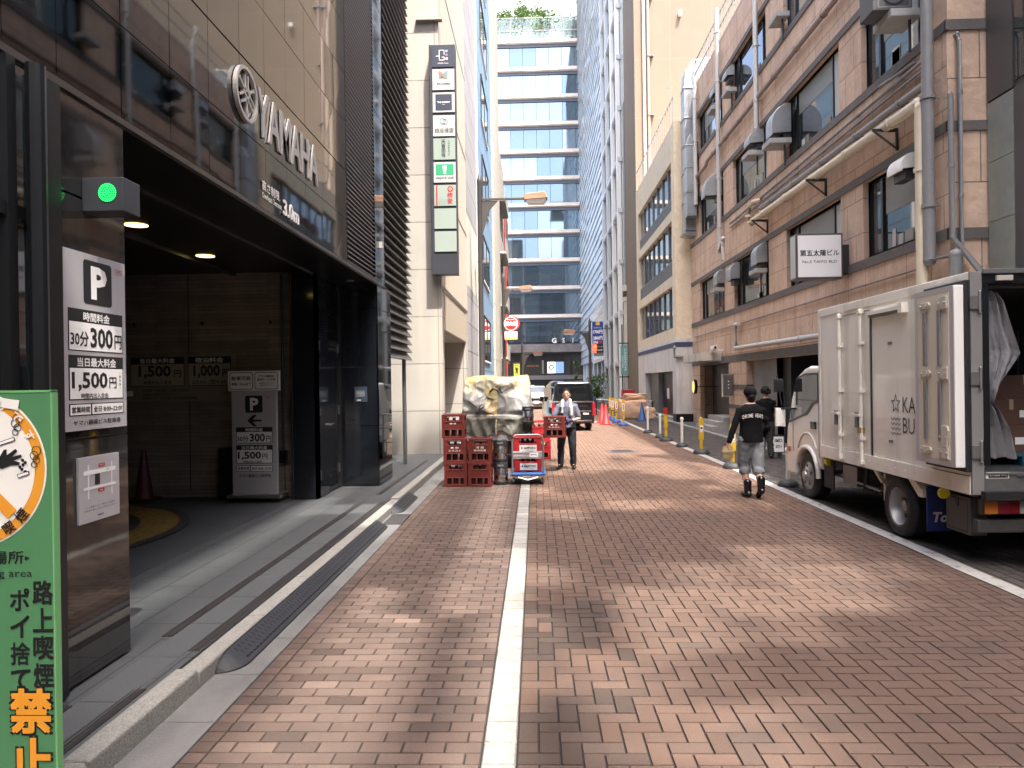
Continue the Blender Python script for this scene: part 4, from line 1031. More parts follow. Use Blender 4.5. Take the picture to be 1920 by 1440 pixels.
pipe('wall_pipe', 'long grey pipe just above the cream pipe', [(RX - .12, 10.9, 6.06), (RX - .12, 18.8, 6.12)], .06, PIPEG)
pipe('wall_pipe', 'upper of two thin conduits above the long grey pipe', [(RX - .05, 11.0, 6.50), (RX - .05, 22.0, 6.42)], .028, PIPEG)
pipe('wall_pipe', 'lower of two thin conduits above the long grey pipe', [(RX - .05, 11.0, 6.36), (RX - .05, 22.0, 6.30)], .024, PIPEG)
pipe('wall_pipe', 'brown painted pipe running along below the top floor windows', [(RX - .1, 11.0, 9.0), (RX - .1, 24.5, 9.1), (RX - .1, 24.7, 9.0), (RX - .1, 27.3, 9.0)], .06, mat('brown_pipe', (.26, .20, .175), .5))
pipe('wall_pipe', 'tall white pipe ending in an elbow above the low square hood', [(RX - .14, 19.0, 14), (RX - .14, 19.0, 8.25), (RX - .2, 19.7, 8.1)], .065, PIPEL)
pipe('wall_pipe', 'tall white pipe with a bent foot beside the bracketed valve', [(RX - .14, 22.9, 13.4), (RX - .14, 22.9, 5.75), (RX - .3, 21.9, 5.95), (RX - .3, 21.9, 5.3)], .065, PIPEL)
pipe('wall_pipe', 'white pipe beside the galvanised duct at the far corner', [(RX - .14, 26.1, 12.6), (RX - .14, 26.1, 8.0)], .07, PIPEL)
pipe('wall_pipe', 'grey pipe with a raised end above the dark entrance', [(RX - .12, 20.9, 3.3), (RX - .12, 21.3, 3.3), (RX - .12, 21.3, 2.62), (RX - .12, 11.0, 2.56)], .06, PIPEL)
pipe('wall_pipe', 'thin brown conduit below the white building sign', [(RX - .04, 11.0, 3.38), (RX - .04, 27.0, 3.30)], .018, mat('brown_pipe', (.26, .20, .175), .5))
# ducts at the far corner
t = MB(); zc = 7.15
segs = [7.2, 8.3, 9.4, 10.4, 11.4, 12.5]
for a, b_ in zip(segs, segs[1:]): t.box(5.62, 6.0, 26.75, 27.35, a + .02, b_ - .01, GALV); t.box(5.59, 6.0, 26.72, 27.38, b_ - .04, b_ - .005, GALV)
t.loft([[(5.62, 26.75, 12.5), (6.0, 26.75, 12.5), (6.0, 27.35, 12.5), (5.62, 27.35, 12.5)], [(5.68, 26.75, 13.1), (6.05, 26.75, 12.85), (6.05, 27.35, 12.85), (5.68, 27.35, 13.1)], [(5.95, 26.75, 13.5), (6.2, 26.75, 13.05), (6.2, 27.35, 13.05), (5.95, 27.35, 13.5)], [(6.8, 26.75, 13.6), (6.8, 26.75, 13.1), (6.8, 27.35, 13.1), (6.8, 27.35, 13.6)]], GALV)
t.prism([(5.62, 7.2), (6.0, 7.2), (6.0, 7.0), (5.50, 7.08)], 1, 26.75, 27.35, GALV)
tag(t.build('air_duct', bevel=.01), 'tall galvanised square duct climbing the far corner of the brown building', 'duct', 'ducts on the far corner')
t = MB(); 
for a, b_ in ((7.6, 8.5), (8.5, 9.4), (9.4, 10.2)): t.box(5.55, 5.9, 26.15, 26.6, a + .02, b_ - .01, GALV); t.box(5.53, 5.92, 26.13, 26.62, b_ - .04, b_ - .005, GALV)
t.loft([[(5.55, 26.15, 10.2), (5.9, 26.15, 10.2), (5.9, 26.6, 10.2), (5.55, 26.6, 10.2)], [(5.7, 26.15, 10.6), (6, 26.15, 10.35), (6, 26.6, 10.35), (5.7, 26.6, 10.6)]], GALV)
tag(t.build('air_duct', bevel=.01), 'shorter galvanised duct beside the tall one at the far corner', 'duct', 'ducts on the far corner')
# building name sign
ns = thing('box_sign', 'white square box sign on the brown facade naming the building', 'sign', (5.42, 13.85, 4.02))
t = MB(); t.box(-.44, .44, 0, .32, -.43, .43, mat('sign_frame_grey', (.12, .115, .11), .4, metal=.5)); t.box(.44, .60, .06, .26, -.32, .22, DGREY); t.box(-.445, -.43, .03, .29, -.40, .40, STEEL); t.build('case', ns, bevel=.01)
t = MB(); t.box(-.405, .405, -.006, .0, -.395, .395, mat('lit_white_face', (.78, .78, .79), .35)); t.text('第五太陽ビル', (0, -.009, .06), X, Z, BLACK, h=.115, w=.73, bold=.015); t.text('No,5 TAIYO BLD', (0, -.009, -.11), X, Z, BLACK, h=.058, w=.64, bold=.004); t.build('face', ns)
# small things at the entrances
c = onX(1352, 666, 5.75)
t = MB(); t.box(5.62, 5.74, 22.9, 23.3, 2.66, 2.78, WHITE); t.box(5.66, 5.70, 23.1, 23.2, 2.58, 2.66, WHITE); t.box(5.74, 5.98, 23.12, 23.18, 2.62, 2.65, WHITE); t.lathe([(.045, 0), (.045, -.02), (0, -.02)], (5.68, 22.9, 2.72), BLK, 12, 1)
tag(t.build('security_camera', bevel=.01), 'white security camera on the pale canopy of the brown building', 'camera')
p = onY(1300, 725, 25.6)
t = MB(); t.lathe([(.25, -.0), (.25, .10)], (p.x, p.y, p.z), BLK, 24, 0); t.disc((p.x - .004, p.y, p.z), NY, Z, .22, mat('yellow_lit_face', (.75, .70, .25), .5, emit=((.9, .8, .2), .12)), 24); t.box(p.x + .1, RX + .5, p.y - .012, p.y + .012, p.z - .012, p.z + .012, BLK)
o = t.build('round_sign'); tag(o, 'small round yellow lit sign beside the dark door under the canopy', 'sign')
a, b_ = onY(1355, 701, 21.9), onY(1377, 744, 21.9)
t = MB(); t.box(a.x, b_.x + .05, 21.9, 22.05, b_.z, a.z, STEEL); t.rect(((a.x + b_.x) / 2, 21.896, (a.z + b_.z) / 2), X, Z, b_.x - a.x - .06, a.z - b_.z - .08, mat('board_dark_face', (.10, .095, .09), .3)); 
for i in range(3): t.disc(((a.x + b_.x) / 2, 21.893, (a.z + b_.z) / 2 + .12 - i * .1), X, Z, .02, PRINTW, 8)
tag(t.build('wall_sign'), 'steel framed dark blade sign on the stone entrance pillar', 'sign')
p = onZ(1459, 850, .115)
t = MB(); t.box(p.x - .12, p.x + .14, p.y, p.y + .28, .13, .5, BLK); t.rect((p.x + .01, p.y - .003, .31), X, Z, .22, .33, PRINTW); t.text('IMD', (p.x + .01, p.y - .006, .39), X, Z, BLACK, h=.07, w=.16, bold=.03); t.text('の!', (p.x + .01, p.y - .006, .26), X, Z, BLACK, h=.07, w=.12, bold=.03); t.rect((p.x - .123, p.y + .14, .31), Y * -1, Z, .22, .33, PRINTW)
tag(t.build('floor_sign', bevel=.006), 'small black and white box sign on the ground before the brown facade', 'sign')
# ------------------------------------------------------------------ cream building
CRM = mat('cream_wall', (.66, .56, .42), .8, var=(2, .08), bump=(40, .2), stain=(1.4, (.40, .32, .23), .4, (3, 3, .2)))
CRR = mat('cream_rough_stone', (.70, .59, .43), .9, var=(5, .1), bump=(5, 1.2))
WHW = mat('white_render', (.60, .58, .55), .85, var=(2, .08), bump=(40, .25), stain=(1.6, (.33, .31, .28), .5, (3, 3, .25)))
NAVYB = mat('navy_stripe', (.035, .05, .11), .6)
cb = thing('cream_building', 'cream building with bands of windows over a white ground floor with navy stripe', 'building', (5.4, 32, 0))
MC = Matrix.Translation((-5.4, -32, 0)); cx_ = 5.4
t = MB(MC)
t.box(5.40, 13, 27.7, 28.3, 3.3, 11.6, CRR); t.box(5.40, 13, 37.4, 38.0, 3.3, 11.6, CRM); t.box(6.0, 13, 28.3, 37.4, 3.3, 11.6, CRM)
for z0, z1 in ((3.3, 3.75), (5.4, 5.8), (7.96, 8.35), (10.25, 11.6)): t.box(5.42, 6, 28.3, 37.4, z0, z1, CRM)
t.build('wall', cb)
t = MB(MC); SPD = mat('slate_spandrel', (.12, .125, .13), .7, var=(6, .15))
for z0, z1 in ((5.8, 6.4), (8.35, 8.9)): t.box(5.5, 6, 28.3, 37.4, z0, z1, SPD)
t.build('spandrel', cb)
for z0, z1 in ((3.75, 5.4), (6.4, 7.96), (8.9, 10.25)):
    for i in range(7):
        y = 28.3 + i * 1.3; t = MB(MC); t.box(5.52, 5.62, y, y + .08, z0, z1, GREY); t.box(5.53, 5.6, y + .08, y + 1.3, z0, z0 + .06, GREY)
        f = t.build('window', cb); t = MB(MC); t.box(5.575, 5.6, y + .08, y + 1.3, z0 + .06, z1, GLASS); t.build('pane', f)
t = MB(MC)
t.box(5.36, 13, 27.66, 28.3, .05, 3.3, WHW); t.box(5.36, 13, 28.3, 37.6, 2.06, 3.3, WHW); t.box(5.36, 6.3, 35.4, 37.6, .05, 2.06, WHW); t.box(6.0, 13, 27.8, 37.6, .05, 2.05, DKW)
t.build('ground_floor_wall', cb)
t = MB(MC); t.box(5.345, 13, 27.645, 37.62, 2.98, 3.16, NAVYB); t.box(5.35, 6, 27.65, 28.31, .05, .42, BLK); t.build('stripe', cb)
t = MB(MC)
for i in range(26): t.box(5.62 + (i % 2) * .012, 5.66 + (i % 2) * .012, 32.3, 35.4, .12 + i * .075, .19 + i * .075, mat('shutter_brown', (.20, .185, .17), .5, metal=.4))
t.build('shutter', cb)
t = MB(MC); t.box(5.66, 5.7, 28.3, 32.2, .12, 2.05, BLK); t.box(5.45, 5.7, 32.15, 32.3, .12, 2.05, GREY); t.rect((5.65, 30.9, 1.15), NY, Z, .55, .45, PRINTW); t.box(5.64, 5.66, 28.7, 29.3, .35, .5, GREY); t.build('door', cb)
t = MB(MC); t.tube([(5.30, 27.6, 2.9), (5.30, 27.6, 2.6), (6.0, 27.58, 2.58)], .05, PIPEG); t.tube([(5.30, 27.6, 2.9), (5.34, 27.7, 3.0)], .05, PIPEG); t.build('drain_pipe', cb)
t = MB(MC)
for i in range(20): y = 28 + i * .5; t.box(5.42, 5.45, y, y + .03, 11.6, 12.6, GREY)
t.box(5.42, 5.45, 27.8, 37.9, 12.55, 12.6, GREY); t.box(5.2, 5.4, 27.8, 27.84, 12.9, 12.95, GREY); t.build('roof_railing', cb)
t = MB(MC); t.box(5.36, 6.2, 28.0, 36, .1, .24, CONC); t.build('door_step', cb)
# ------------------------------------------------------------------ tall beige, grey glass and metal-clad buildings
TALL = tilemat('tall_beige_wall', (.178, .140, .104), (.21, .173, .133), 2.2, 3.1, .014, .85, .015, (30, .15), 'XZ', 0, bumpd=.1, var=(.5, .06), stain=(1.1, (.19, .145, .105), .45, (2.5, 2.5, .12)))
r, M = plain_building('tall_beige_building', 'tall plain beige wall with a drainpipe rising behind the cream building', 5.43, 18, 38.1, 42.5, 28, TALL)
t = MB(M); t.tube([(6.15, 38.0, 11), (6.15, 38.0, 28)], .07, mat('brown_pipe2', (.36, .28, .24), .5), 8); t.box(5.86, 6.0, 37.98, 38.1, 11, 28, mat('wall_rib', (.48, .39, .31), .8))
for i in range(5): t.box(6.1, 6.42, 37.9, 38.1, 12.5 + i * 3.1, 12.56 + i * 3.1, GREY)
t.build('drain_pipe', r)
t = MB(M)
for i in range(2): t.box(7.75, 7.9, 37.85, 38.1, 13.6 + i * 7.2, 13.8 + i * 7.2, WHITE)
t.build('vent_spout', r)
GLS2 = mat('green_grey_glass', (.16, .22, .22), .08, metal=.35, spec=.8)
GFR = mat('grey_white_frame', (.55, .57, .57), .5)
ga = thing('ribbed_tower', 'narrow grey building with a ribbed column and a round pale pillar below', 'building', (5.6, 44, 0)); M = Matrix.Translation((-5.6, -44, 0))
t = MB(M); t.box(5.8, 14, 42.6, 46.6, .05, 30, GFR); t.build('wall', ga)
RIBG = tilemat('grey_ribbed_tile', (.30, .30, .30), (.12, .12, .12), .12, .10, .02, .8, .05, (30, .1), 'XZ', 0)
t = MB(M); t.box(5.45, 5.95, 42.9, 43.5, 7.5, 18.3, RIBG); t.build('ribbed_column', ga)
t = MB(M); t.lathe([(.36, .05), (.36, 6.4), (.42, 6.45), (.42, 7.4), (.36, 7.4)], (5.7, 43.2, 0), mat('pale_round_pillar', (.48, .46, .41), .7, var=(2, .06)), 20); t.lathe([(.425, 6.7), (.425, 7.05)], (5.7, 43.2, 0), DGREY, 20); t.build('round_pillar', ga, smooth=True)
t = MB(M); t.box(5.72, 5.78, 43.6, 46.4, 3, 29, GLS2); t.build('glazing', ga)
gb = thing('glass_office', 'grey framed glass building with stepped floor ledges on the right', 'building', (5.6, 51, 0)); M = Matrix.Translation((-5.6, -51, 0))
t = MB(M); t.box(5.9, 14, 46.7, 57.5, .05, 40, GLS2); t.build('glazing', gb)
for i in range(11):
    t = MB(M); z0 = 2.7 + i * 3.3; t.box(5.55, 5.95, 46.7, 57.5, z0, z0 + .28, GFR); t.box(5.5, 5.56, 46.7, 57.5, z0 + .1, z0 + .3, GFR); t.build('floor_ledge', gb)
for y in (46.8, 50.0, 53.5, 57.0):
    t = MB(M); t.box(5.45, 5.72, y, y + .32, .05, 40, WHITE if y in (46.8, 50.0) else GFR); t.build('column', gb)
t = MB(M)
for i in range(11):
    for y in (48.4, 51.8, 55.2): t.box(5.84, 5.9, y, y + .06, 3 + i * 3.3, 5.9 + i * 3.3, GREY)
t.build('mullion', gb)
METAL = mat('silver_blue_cladding', (.56, .61, .64), .38, metal=.55, var=(.35, .2))
METD = mat('cladding_shadow_gap', (.26, .29, .31), .5, metal=.3)
mc = thing('metal_clad_building', 'tall silver metal-clad building with slanting lines of panels on the right', 'building', (5.6, 72, 0)); M = Matrix.Translation((-5.6, -72, 0))
t = MB(M); t.box(5.75, 20, 57.6, 88, 3.6, 50, METD); t.build('wall', mc)
t = MB(M); random.seed(21)
for i in range(58):
    z = 3.7 + i * .8; y = 57.6
    while y < 87.8:
        y2 = min(88, y + random.choice((2.4, 3.6, 4.8))); o_ = random.uniform(.0, .06)
        t.prism([(5.62 - o_, z), (5.74, z), (5.74, z + .74), (5.70 - o_, z + .74)], 1, y + .02, y2 - .02, METAL); y = y2
t.build('cladding', mc)
t = MB(M); t.box(5.6, 5.64, 57.7, 70, 3.4, 8.4, mat('lattice_glass', (.45, .50, .52), .2, metal=.3))
for i in range(20): t.box(5.56, 5.6, 57.8 + i * .62, 57.84 + i * .62, 3.4, 8.4, WHITE)
for k in range(7): t.box(5.57, 5.59, 57.7, 70, 3.4 + k * .8, 3.43 + k * .8, GREY)
t.build('lattice_window', mc)
t = MB(M); t.box(6.6, 20, 57.6, 88, .05, 3.6, mat('shop_grey', (.16, .16, .165), .4))
for y in (57.7, 62, 66.5, 71, 76, 81, 86): t.box(5.75, 6.6, y, y + .7, .05, 3.6, GFR)
t.build('arcade', mc)
# ------------------------------------------------------------------ far building across the end of the alley
FY = 88.0
FGL = mat('sky_reflecting_glass', (.215, .285, .335), .03, metal=.85, bump=(.12, .02))
FGV = [FGL, FGL, mat('sky_reflecting_glass_dark', (.155, .21, .25), .03, metal=.85, bump=(.12, .02)), mat('sky_reflecting_glass_pale', (.255, .32, .365), .05, metal=.8, bump=(.12, .02))]
SPAN = mat('stone_spandrel', (.60, .54, .48), .6, var=(.6, .18)); FD = mat('soffit_slate', (.10, .12, .15), .5)
fb = thing('glass_office_tower', 'glass office block with stone bands closing the alley, shops at its foot', 'building', (0, FY, 0)); M = Matrix.Translation((0, -FY, 0))
zf = lambda v: onY(1008, v, FY).z
t = MB(M); t.box(-9, 6.9, FY + .3, FY + 16, 0, zf(72), FD); t.build('wall', fb)
vs_ = [80, 132, 183, 234, 286, 336, 386, 436, 489, 541, 594]
for i, v in enumerate(vs_):
    t = MB(M); zc = zf(v); t.loft([[(-9, FY - .25, zc - .25), (-9, FY - .45, zc - .15), (-9, FY - .45, zc + .25), (-9, FY + .1, zc + .30), (-9, FY + .2, zc - .25)], [(6.9, FY - .25, zc - .25), (6.9, FY - .45, zc - .15), (6.9, FY - .45, zc + .25), (6.9, FY + .1, zc + .30), (6.9, FY + .2, zc - .25)]], SPAN)
    t.box(-9, 6.9, FY - .15, FY + .2, zc - .60, zc - .26, FD); t.build('floor_band', fb)
for i, (va, vb) in enumerate(zip(vs_, vs_[1:] + [646])):
    z1, z0 = zf(va) - .62, zf(vb) + .28
    for k in range(5):
        t = MB(M); xa = -9 + k * 3.18; t.box(xa, xa + 3.18, FY, FY + .05, z0, z1, random.choice(FGV))
        for xx in (xa, xa + 1.59): t.box(xx, xx + .05, FY - .03, FY - .002, z0, z1, DGREY)
        t.build('window', fb)
t = MB(M); z1, z0 = zf(646), zf(664); t.loft([[(-9, FY - .1, z0), (-9, FY - .9, z0 + .2), (-9, FY - .9, z1), (-9, FY + .2, z1)], [(6.9, FY - .1, z0), (6.9, FY - .9, z0 + .2), (6.9, FY - .9, z1), (6.9, FY + .2, z1)]], mat('bronze_fascia', (.30, .275, .255), .3, metal=.7, var=(.8, .35)))
for i, ch in enumerate('GSIX'):
    xx = onY(1039 + i * 17.5, 640, FY - 1).x; t.text(ch, (xx, FY - 1.0, zf(640)), X, Z, PRINTW if i == 0 else mat('pale_letter', (.6, .6, .6), .4, metal=.4), h=.62, bold=.03, depth=.12)
t.build('fascia', fb)
t = MB(M); SHOP = mat('shop_bronze_glass', (.075, .068, .06), .12, metal=.4)
t.box(-9, 6.9, FY, FY + .1, zf(704), zf(664), SHOP)
for u in (1000, 1017, 1036, 1054, 1071): xx = onY(u, 690, FY).x; t.box(xx - .05, xx + .05, FY - .05, FY, zf(704), zf(668), BLK)
xx = onY(1018, 690, FY).x; t.box(xx - .12, xx + .12, FY - .08, FY - .02, zf(701), zf(676), STEEL)
t.text('SHOP AND CAFE', (onY(999, 686, FY).x, FY - .06, zf(686)), X, Z, mat('orange_letter', (.7, .25, .08), .5), h=.16, w=1.4)
xa, xb, xc = onY(1026.5, 690, FY).x, onY(1041, 690, FY).x, onY(1057, 690, FY).x
t.box(xa, xb, FY - .09, FY - .03, zf(700), zf(679), mat('pale_screen', (.62, .60, .55), .4, emit=((.9, .9, .95), .25))); t.box(xb, xc, FY - .09, FY - .03, zf(700), zf(679), mat('blue_screen', (.12, .18, .50), .4, emit=((.15, .25, .9), .25)))
t.disc(((xa + xb) / 2, FY - .1, zf(689)), X, Z, .32, DGREY, 16, .18)
t.box(-9, 6.9, FY - .1, FY + .2, zf(712), zf(704), mat('shop_base', (.14, .135, .13), .4)); t.box(-9, 6.9, FY, FY + .2, 0, zf(712), BLK); t.build('shop_front', fb)
t = MB(M); zb = zf(71); zt_ = zf(33)
TG = mat('balustrade_glass', (.62, .80, .76), .03, trans=.85)
t.box(-9, 6.9, FY + .1, FY + .14, zb, zt_, TG); t.box(-9, 6.9, FY + .05, FY + .18, zt_, zt_ + .08, GFR); t.box(-9, 6.9, FY + .05, FY + .18, zb + .9, zb + .96, GFR)
for k in range(13): xx = -9 + k * 1.3; t.box(xx, xx + .06, FY + .04, FY + .1, zb, zt_ + .1, GREY)
t.build('roof_balustrade', fb)
r, M = plain_building('white_tower', 'white panelled tower block behind the planted roof terrace', -8, 12, 96, 110, 60, tilemat('white_panel_tower', (.36, .375, .39), (.22, .23, .24), 1.5, 3.4, .04, .5, .03, (20, .05), 'XZ', 0))
LEAF = mat('leaf_green', (.12, .21, .05), .6, var=(3, .3)); LEAF2 = mat('leaf_light', (.13, .19, .05), .6)
BARK = mat('bark', (.12, .09, .07), .85, bump=(20, .5))
def shrub(name, label, cat, c, rx, rz_, n, leaf=.16, trunk=.5, group=None, seed=1):
    random.seed(seed); r = thing(name, label, cat, c, group=group)
    t = MB()
    for q in range(5):
        a = random.uniform(0, 6.28); e = Vector((math.cos(a) * rx * .6, math.sin(a) * rx * .6, trunk + rz_ * random.uniform(.6, 1.4))); t.tube([(0, 0, 0), (e.x * .3, e.y * .3, trunk * .8), e], [.05, .035, .012], BARK, 6)
    t.build('trunk', r)
    t = MB(); cl = [Vector((random.uniform(-1, 1) * rx * .75, random.uniform(-1, 1) * rx * .75, trunk + rz_ + random.uniform(-.8, .8) * rz_)) for _ in range(12)]
    for q in range(n):
        k = random.choice(cl); p = k + Vector([random.gauss(0, .26) for _ in range(3)]) * rx
        a = Vector([random.uniform(-1, 1) for _ in range(3)]).normalized(); b2 = a.cross(Vector((random.random(), random.random(), 1))).normalized(); s_ = leaf * random.uniform(.6, 1.2)
        t.face([p - a * s_, p + b2 * s_ * .45, p + a * s_, p - b2 * s_ * .45], LEAF if random.random() < .6 else LEAF2)
    t.build('foliage', r); return r
for i, (u, lab) in enumerate(((936, 'small light green shrub at the left end of the roof terrace'), (973, 'largest light green shrub rising over the roof terrace balustrade'), (1020, 'wide light green shrub on the right of the roof terrace'), (1072, 'low green shrub at the right end of the roof terrace'))):
    q = onY(u, 66, FY + 1.6); shrub('roof_shrub', lab, 'shrub', (q.x, FY + 1.6, zb), (1.5, 2.0, 1.8, 1.5)[i], (1.3, 1.5, 1.3, 1.1)[i], 1500, .2, 1.1, 'shrubs on the roof terrace', 40 + i)
q = onZ(1118, 752, .1); shrub('street_shrub', 'bright green street shrub beyond the lamp post on the right', 'shrub', (onY(1117, 750, 56).x, 56, .1), .8, 1.0, 900, .12, .3, None, 77)
q = onY(1081, 706, 60); shrub('street_tree', 'slim green street tree at the far right end of the alley', 'tree', (onY(1081, 700, 62).x, 62, .1), .22, 1.0, 260, .10, 1.6, None, 79)
# ------------------------------------------------------------------ dark building nearest on the right, with an unseen tower and shade screen added to it
D0 = mat('dark_grey_panel', (.075, .075, .075), .4, metal=.2); D1 = mat('green_grey_stone', (.22, .235, .21), .55, var=(5, .12))
db = thing('dark_building', 'dark grey panelled building at the right edge behind the truck', 'building', (6.53, 0, 0)); M = Matrix.Translation((-6.53, 0, 0))
t = MB(M); t.box(6.56, 16, -10, 10.55, .05, 10.5, D0); t.box(16, 34, -24, 4, .05, 47, D0); t.build('wall', db)  # the tall second block is an unseen tower, added to carry the shade screen
t = MB(M)
for i, z in enumerate((2.2, 3.05, 3.9, 4.75)): t.box(6.53, 6.56, 10.0, 10.55, z, z + .84, D1)
t.box(6.53, 6.56, 10.0, 10.55, 5.62, 10.5, D0); t.build('cladding', db)
t = MB(M); t.box(6.54, 6.56, -8, 9.97, 5.7, 10.4, GLASS); t.box(6.53, 6.56, -8, 9.97, 2.2, 5.6, D0); t.build('dark_glazing', db)

# office block behind the photographer: seen only as the dark reflection in the far glass
r, M = plain_building('office_block', 'grey office block across the street end behind the viewpoint', -26, 26, -64, -48, 40, mat('office_wall', (.16, .165, .17), .7))
t = MB(M)
for i in range(12): t.box(-25.5, 25.5, -48.02, -47.9, 1.5 + i * 3.2, 3.4 + i * 3.2, GLASS)
t.build('window_band', r)
# unseen slatted screen, added to dapple the road, beside the added tower (off to the right, high above the street): it breaks the sun into soft patches
t = MB(Matrix.Translation((-6.53, 0, 0))); random.seed(17)
zS = 46.0
from mathutils import noise
gx = 10.81                                              # its strip above this x shades the paving, below it the pavement
for i in range(44):
    x0 = 4.6 + i * .34
    for j in range(30):
        y0 = -23.2 + j * .717
        gxx, gyy = x0 - .235 * zS, y0 + .4 * zS            # where the sun throws this bay on the ground
        if gxx < -1.9: q = (.5 if -3.4 < gxx < -2.95 and gyy > 4 else 0) + (.6 if 8.2 < gyy + .6 * (gxx + 2.5) < 9.3 and gxx > -3.3 else 0) + .0 * (.25 if noise.noise(Vector((gxx * 1.5, gyy * .5, 2))) > .32 else 0) * (gxx > -3.4)
        elif gxx < -.3: q = .8 * min(1, max(0, (noise.noise(Vector((gxx * 2.3, gyy * .15 + gxx * .45, 7))) + .35 * noise.noise(Vector((gxx * 2, gyy * 1.3, 4))) - .07) / .10))
        else: q = .8 * min(1, max(0, (noise.noise(Vector((gxx * .62, gyy * .48, 3.3))) + .6 * noise.noise(Vector((gxx * 1.7, gyy * 1.1, 8))) - .02) / .22))
        q = min(.85, q)
        for k in range(2):
            a = y0 + k * .3585; t.box(x0, x0 + .34, a, a + .3585 * (1 - q), zS, zS + .02, GREY)
for i in range(4): t.box(4.6 + i * 4.6, 4.7 + i * 4.6, -23.2, -1.7, zS + .02, zS + .3, GREY)
t.box(19.6, 20.2, -23.2, -1.7, zS, zS + .5, GREY)
t.build('added_shade_screen', db)
# ================================================================== small street things
WPOST = mat('white_post', (.66, .65, .62), .5, var=(9, .1)); RBASE = mat('black_rubber_base', (.03, .03, .031), .6, var=(9, .2))
BG = 'bollards along the white road line'
def dome(t, r, h, m): t.lathe([(r, 0), (r, h * .35), (r * .82, h * .75), (r * .45, h), (0, h)], (0, 0, 0), m, 20)
def white_bollard(u, v, label, h=.62):
    p = onZ(u, v); r = thing('bollard', label, 'bollard', (p.x, p.y, .002), group=BG)
    t = MB(); dome(t, .16, .11, RBASE); t.build('base', r, smooth=True)
    t = MB(); t.lathe([(.034, .08), (.034, h - .05), (.045, h - .045), (.045, h - .01), (.03, h + .015), (0, h + .02)], (0, 0, 0), WPOST, 14); t.build('post', r, smooth=True)
    return r
def yellow_bollard(u, v, label, kind, base=RBASE, h=.66):
    p = onZ(u, v); r = thing('bollard', label, 'bollard', (p.x, p.y, .002), group=BG)
    t = MB(); dome(t, .19, .12, base); t.build('base', r, smooth=True)
    t = MB(); t.lathe([(.04, .1), (.04, h * .55), (0, h * .55)], (0, 0, 0), YEL, 14); t.build('post', r, smooth=True)
    t = MB()
    if kind == 'clip':
        t.prism([(-.05, h * .5), (.05, h * .5), (.055, h * .62), (.05, h + .12), (.02, h + .18), (-.02, h + .18), (-.04, h + .12), (-.05, h * .6)], 1, -.05, .05, YEL)
        t.rect((0, -.052, h * .88), X, Z, .07, .16, PRINTW); t.rect((0, -.053, h * .9), X, Z, .05, .05, BLACK); t.text('禁煙', (0, -.053, h * .8), X, Z, BLACK, h=.03)
    elif kind == 'red':
        t.lathe([(.058, h * .55), (.058, h + .1), (0, h + .1)], (0, 0, 0), YEL, 14); t.lathe([(.065, h + .1), (.065, h + .27), (0, h + .27)], (0, 0, 0), mat('cone_red', (.36, .016, .016), .5), 16)
    else:
        t.box(-.06, .06, -.035, .035, h * .62, h + .26, YEL); t.rect((0, -.037, h * .98), X, Z, .085, .30, PRINTW); t.rect((0, -.038, h * .98), X, Z, .03, .24, RED)
    t.build('head', r)
    return r
white_bollard(1215, 812, 'white bollard farthest from the camera beside the blue cone', .84)
white_bollard(1238, 821, 'white bollard just left of the red-topped yellow bollard', .70)
white_bollard(1279, 838, 'white bollard between the red-topped and plain yellow bollards', .74)
white_bollard(1478, 912, 'white bollard half hidden by the truck front wheel', .6)
yellow_bollard(1249, 827, 'yellow bollard with a red cap on the white line', 'red')
yellow_bollard(1315, 851, 'bright yellow bollard with a clip-shaped head and black base', 'clip')
yellow_bollard(1374, 878, 'yellow bollard beside the man in the black cap', 'clip')
BLB = mat('blue_base', (.02, .075, .27), .5)
for (u, v, lb) in ((1169, 798, 'blue-based yellow bollard nearest the camera'), (1156, 792, 'second blue-based yellow bollard counting from the camera'), (1149, 788, 'third blue-based yellow bollard counting from the camera'), (1144, 784, 'farthest blue-based yellow bollard beside the red cones')): yellow_bollard(u, v, lb, 'board', BLB, .72)
for (u, v, lb, cc_) in ((1129, 793, 'red traffic cone farther of the two beside the black van', CR), (1136, 796, 'red traffic cone nearer of the two beside the black van', CR), (1204, 789, 'blue traffic cone before the wrapped sacks', CB), (1114, 762, 'small blue traffic cone far beyond the van', CB)):
    p = onZ(u, v); o = cone_mesh(.80, cc_, .2).build('traffic_cone', smooth=True, loc=(p.x, p.y, 0.004)); tag(o, lb, 'traffic cone', 'cones beside the barrier')
p = onZ(1132, 772); t = MB(); t.tube([(3.1, 37, .78), (5.25, 32.5, .78)], .022, WPOST, 8); t.tube([(3.1, 37, 0), (3.1, 37, .8)], .03, DGREY, 8); t.tube([(5.25, 32.5, 0), (5.25, 32.5, .8)], .03, DGREY, 8)
tag(t.build('barrier_rail'), 'thin white barrier rail running behind the cones and yellow bollards', 'barrier')
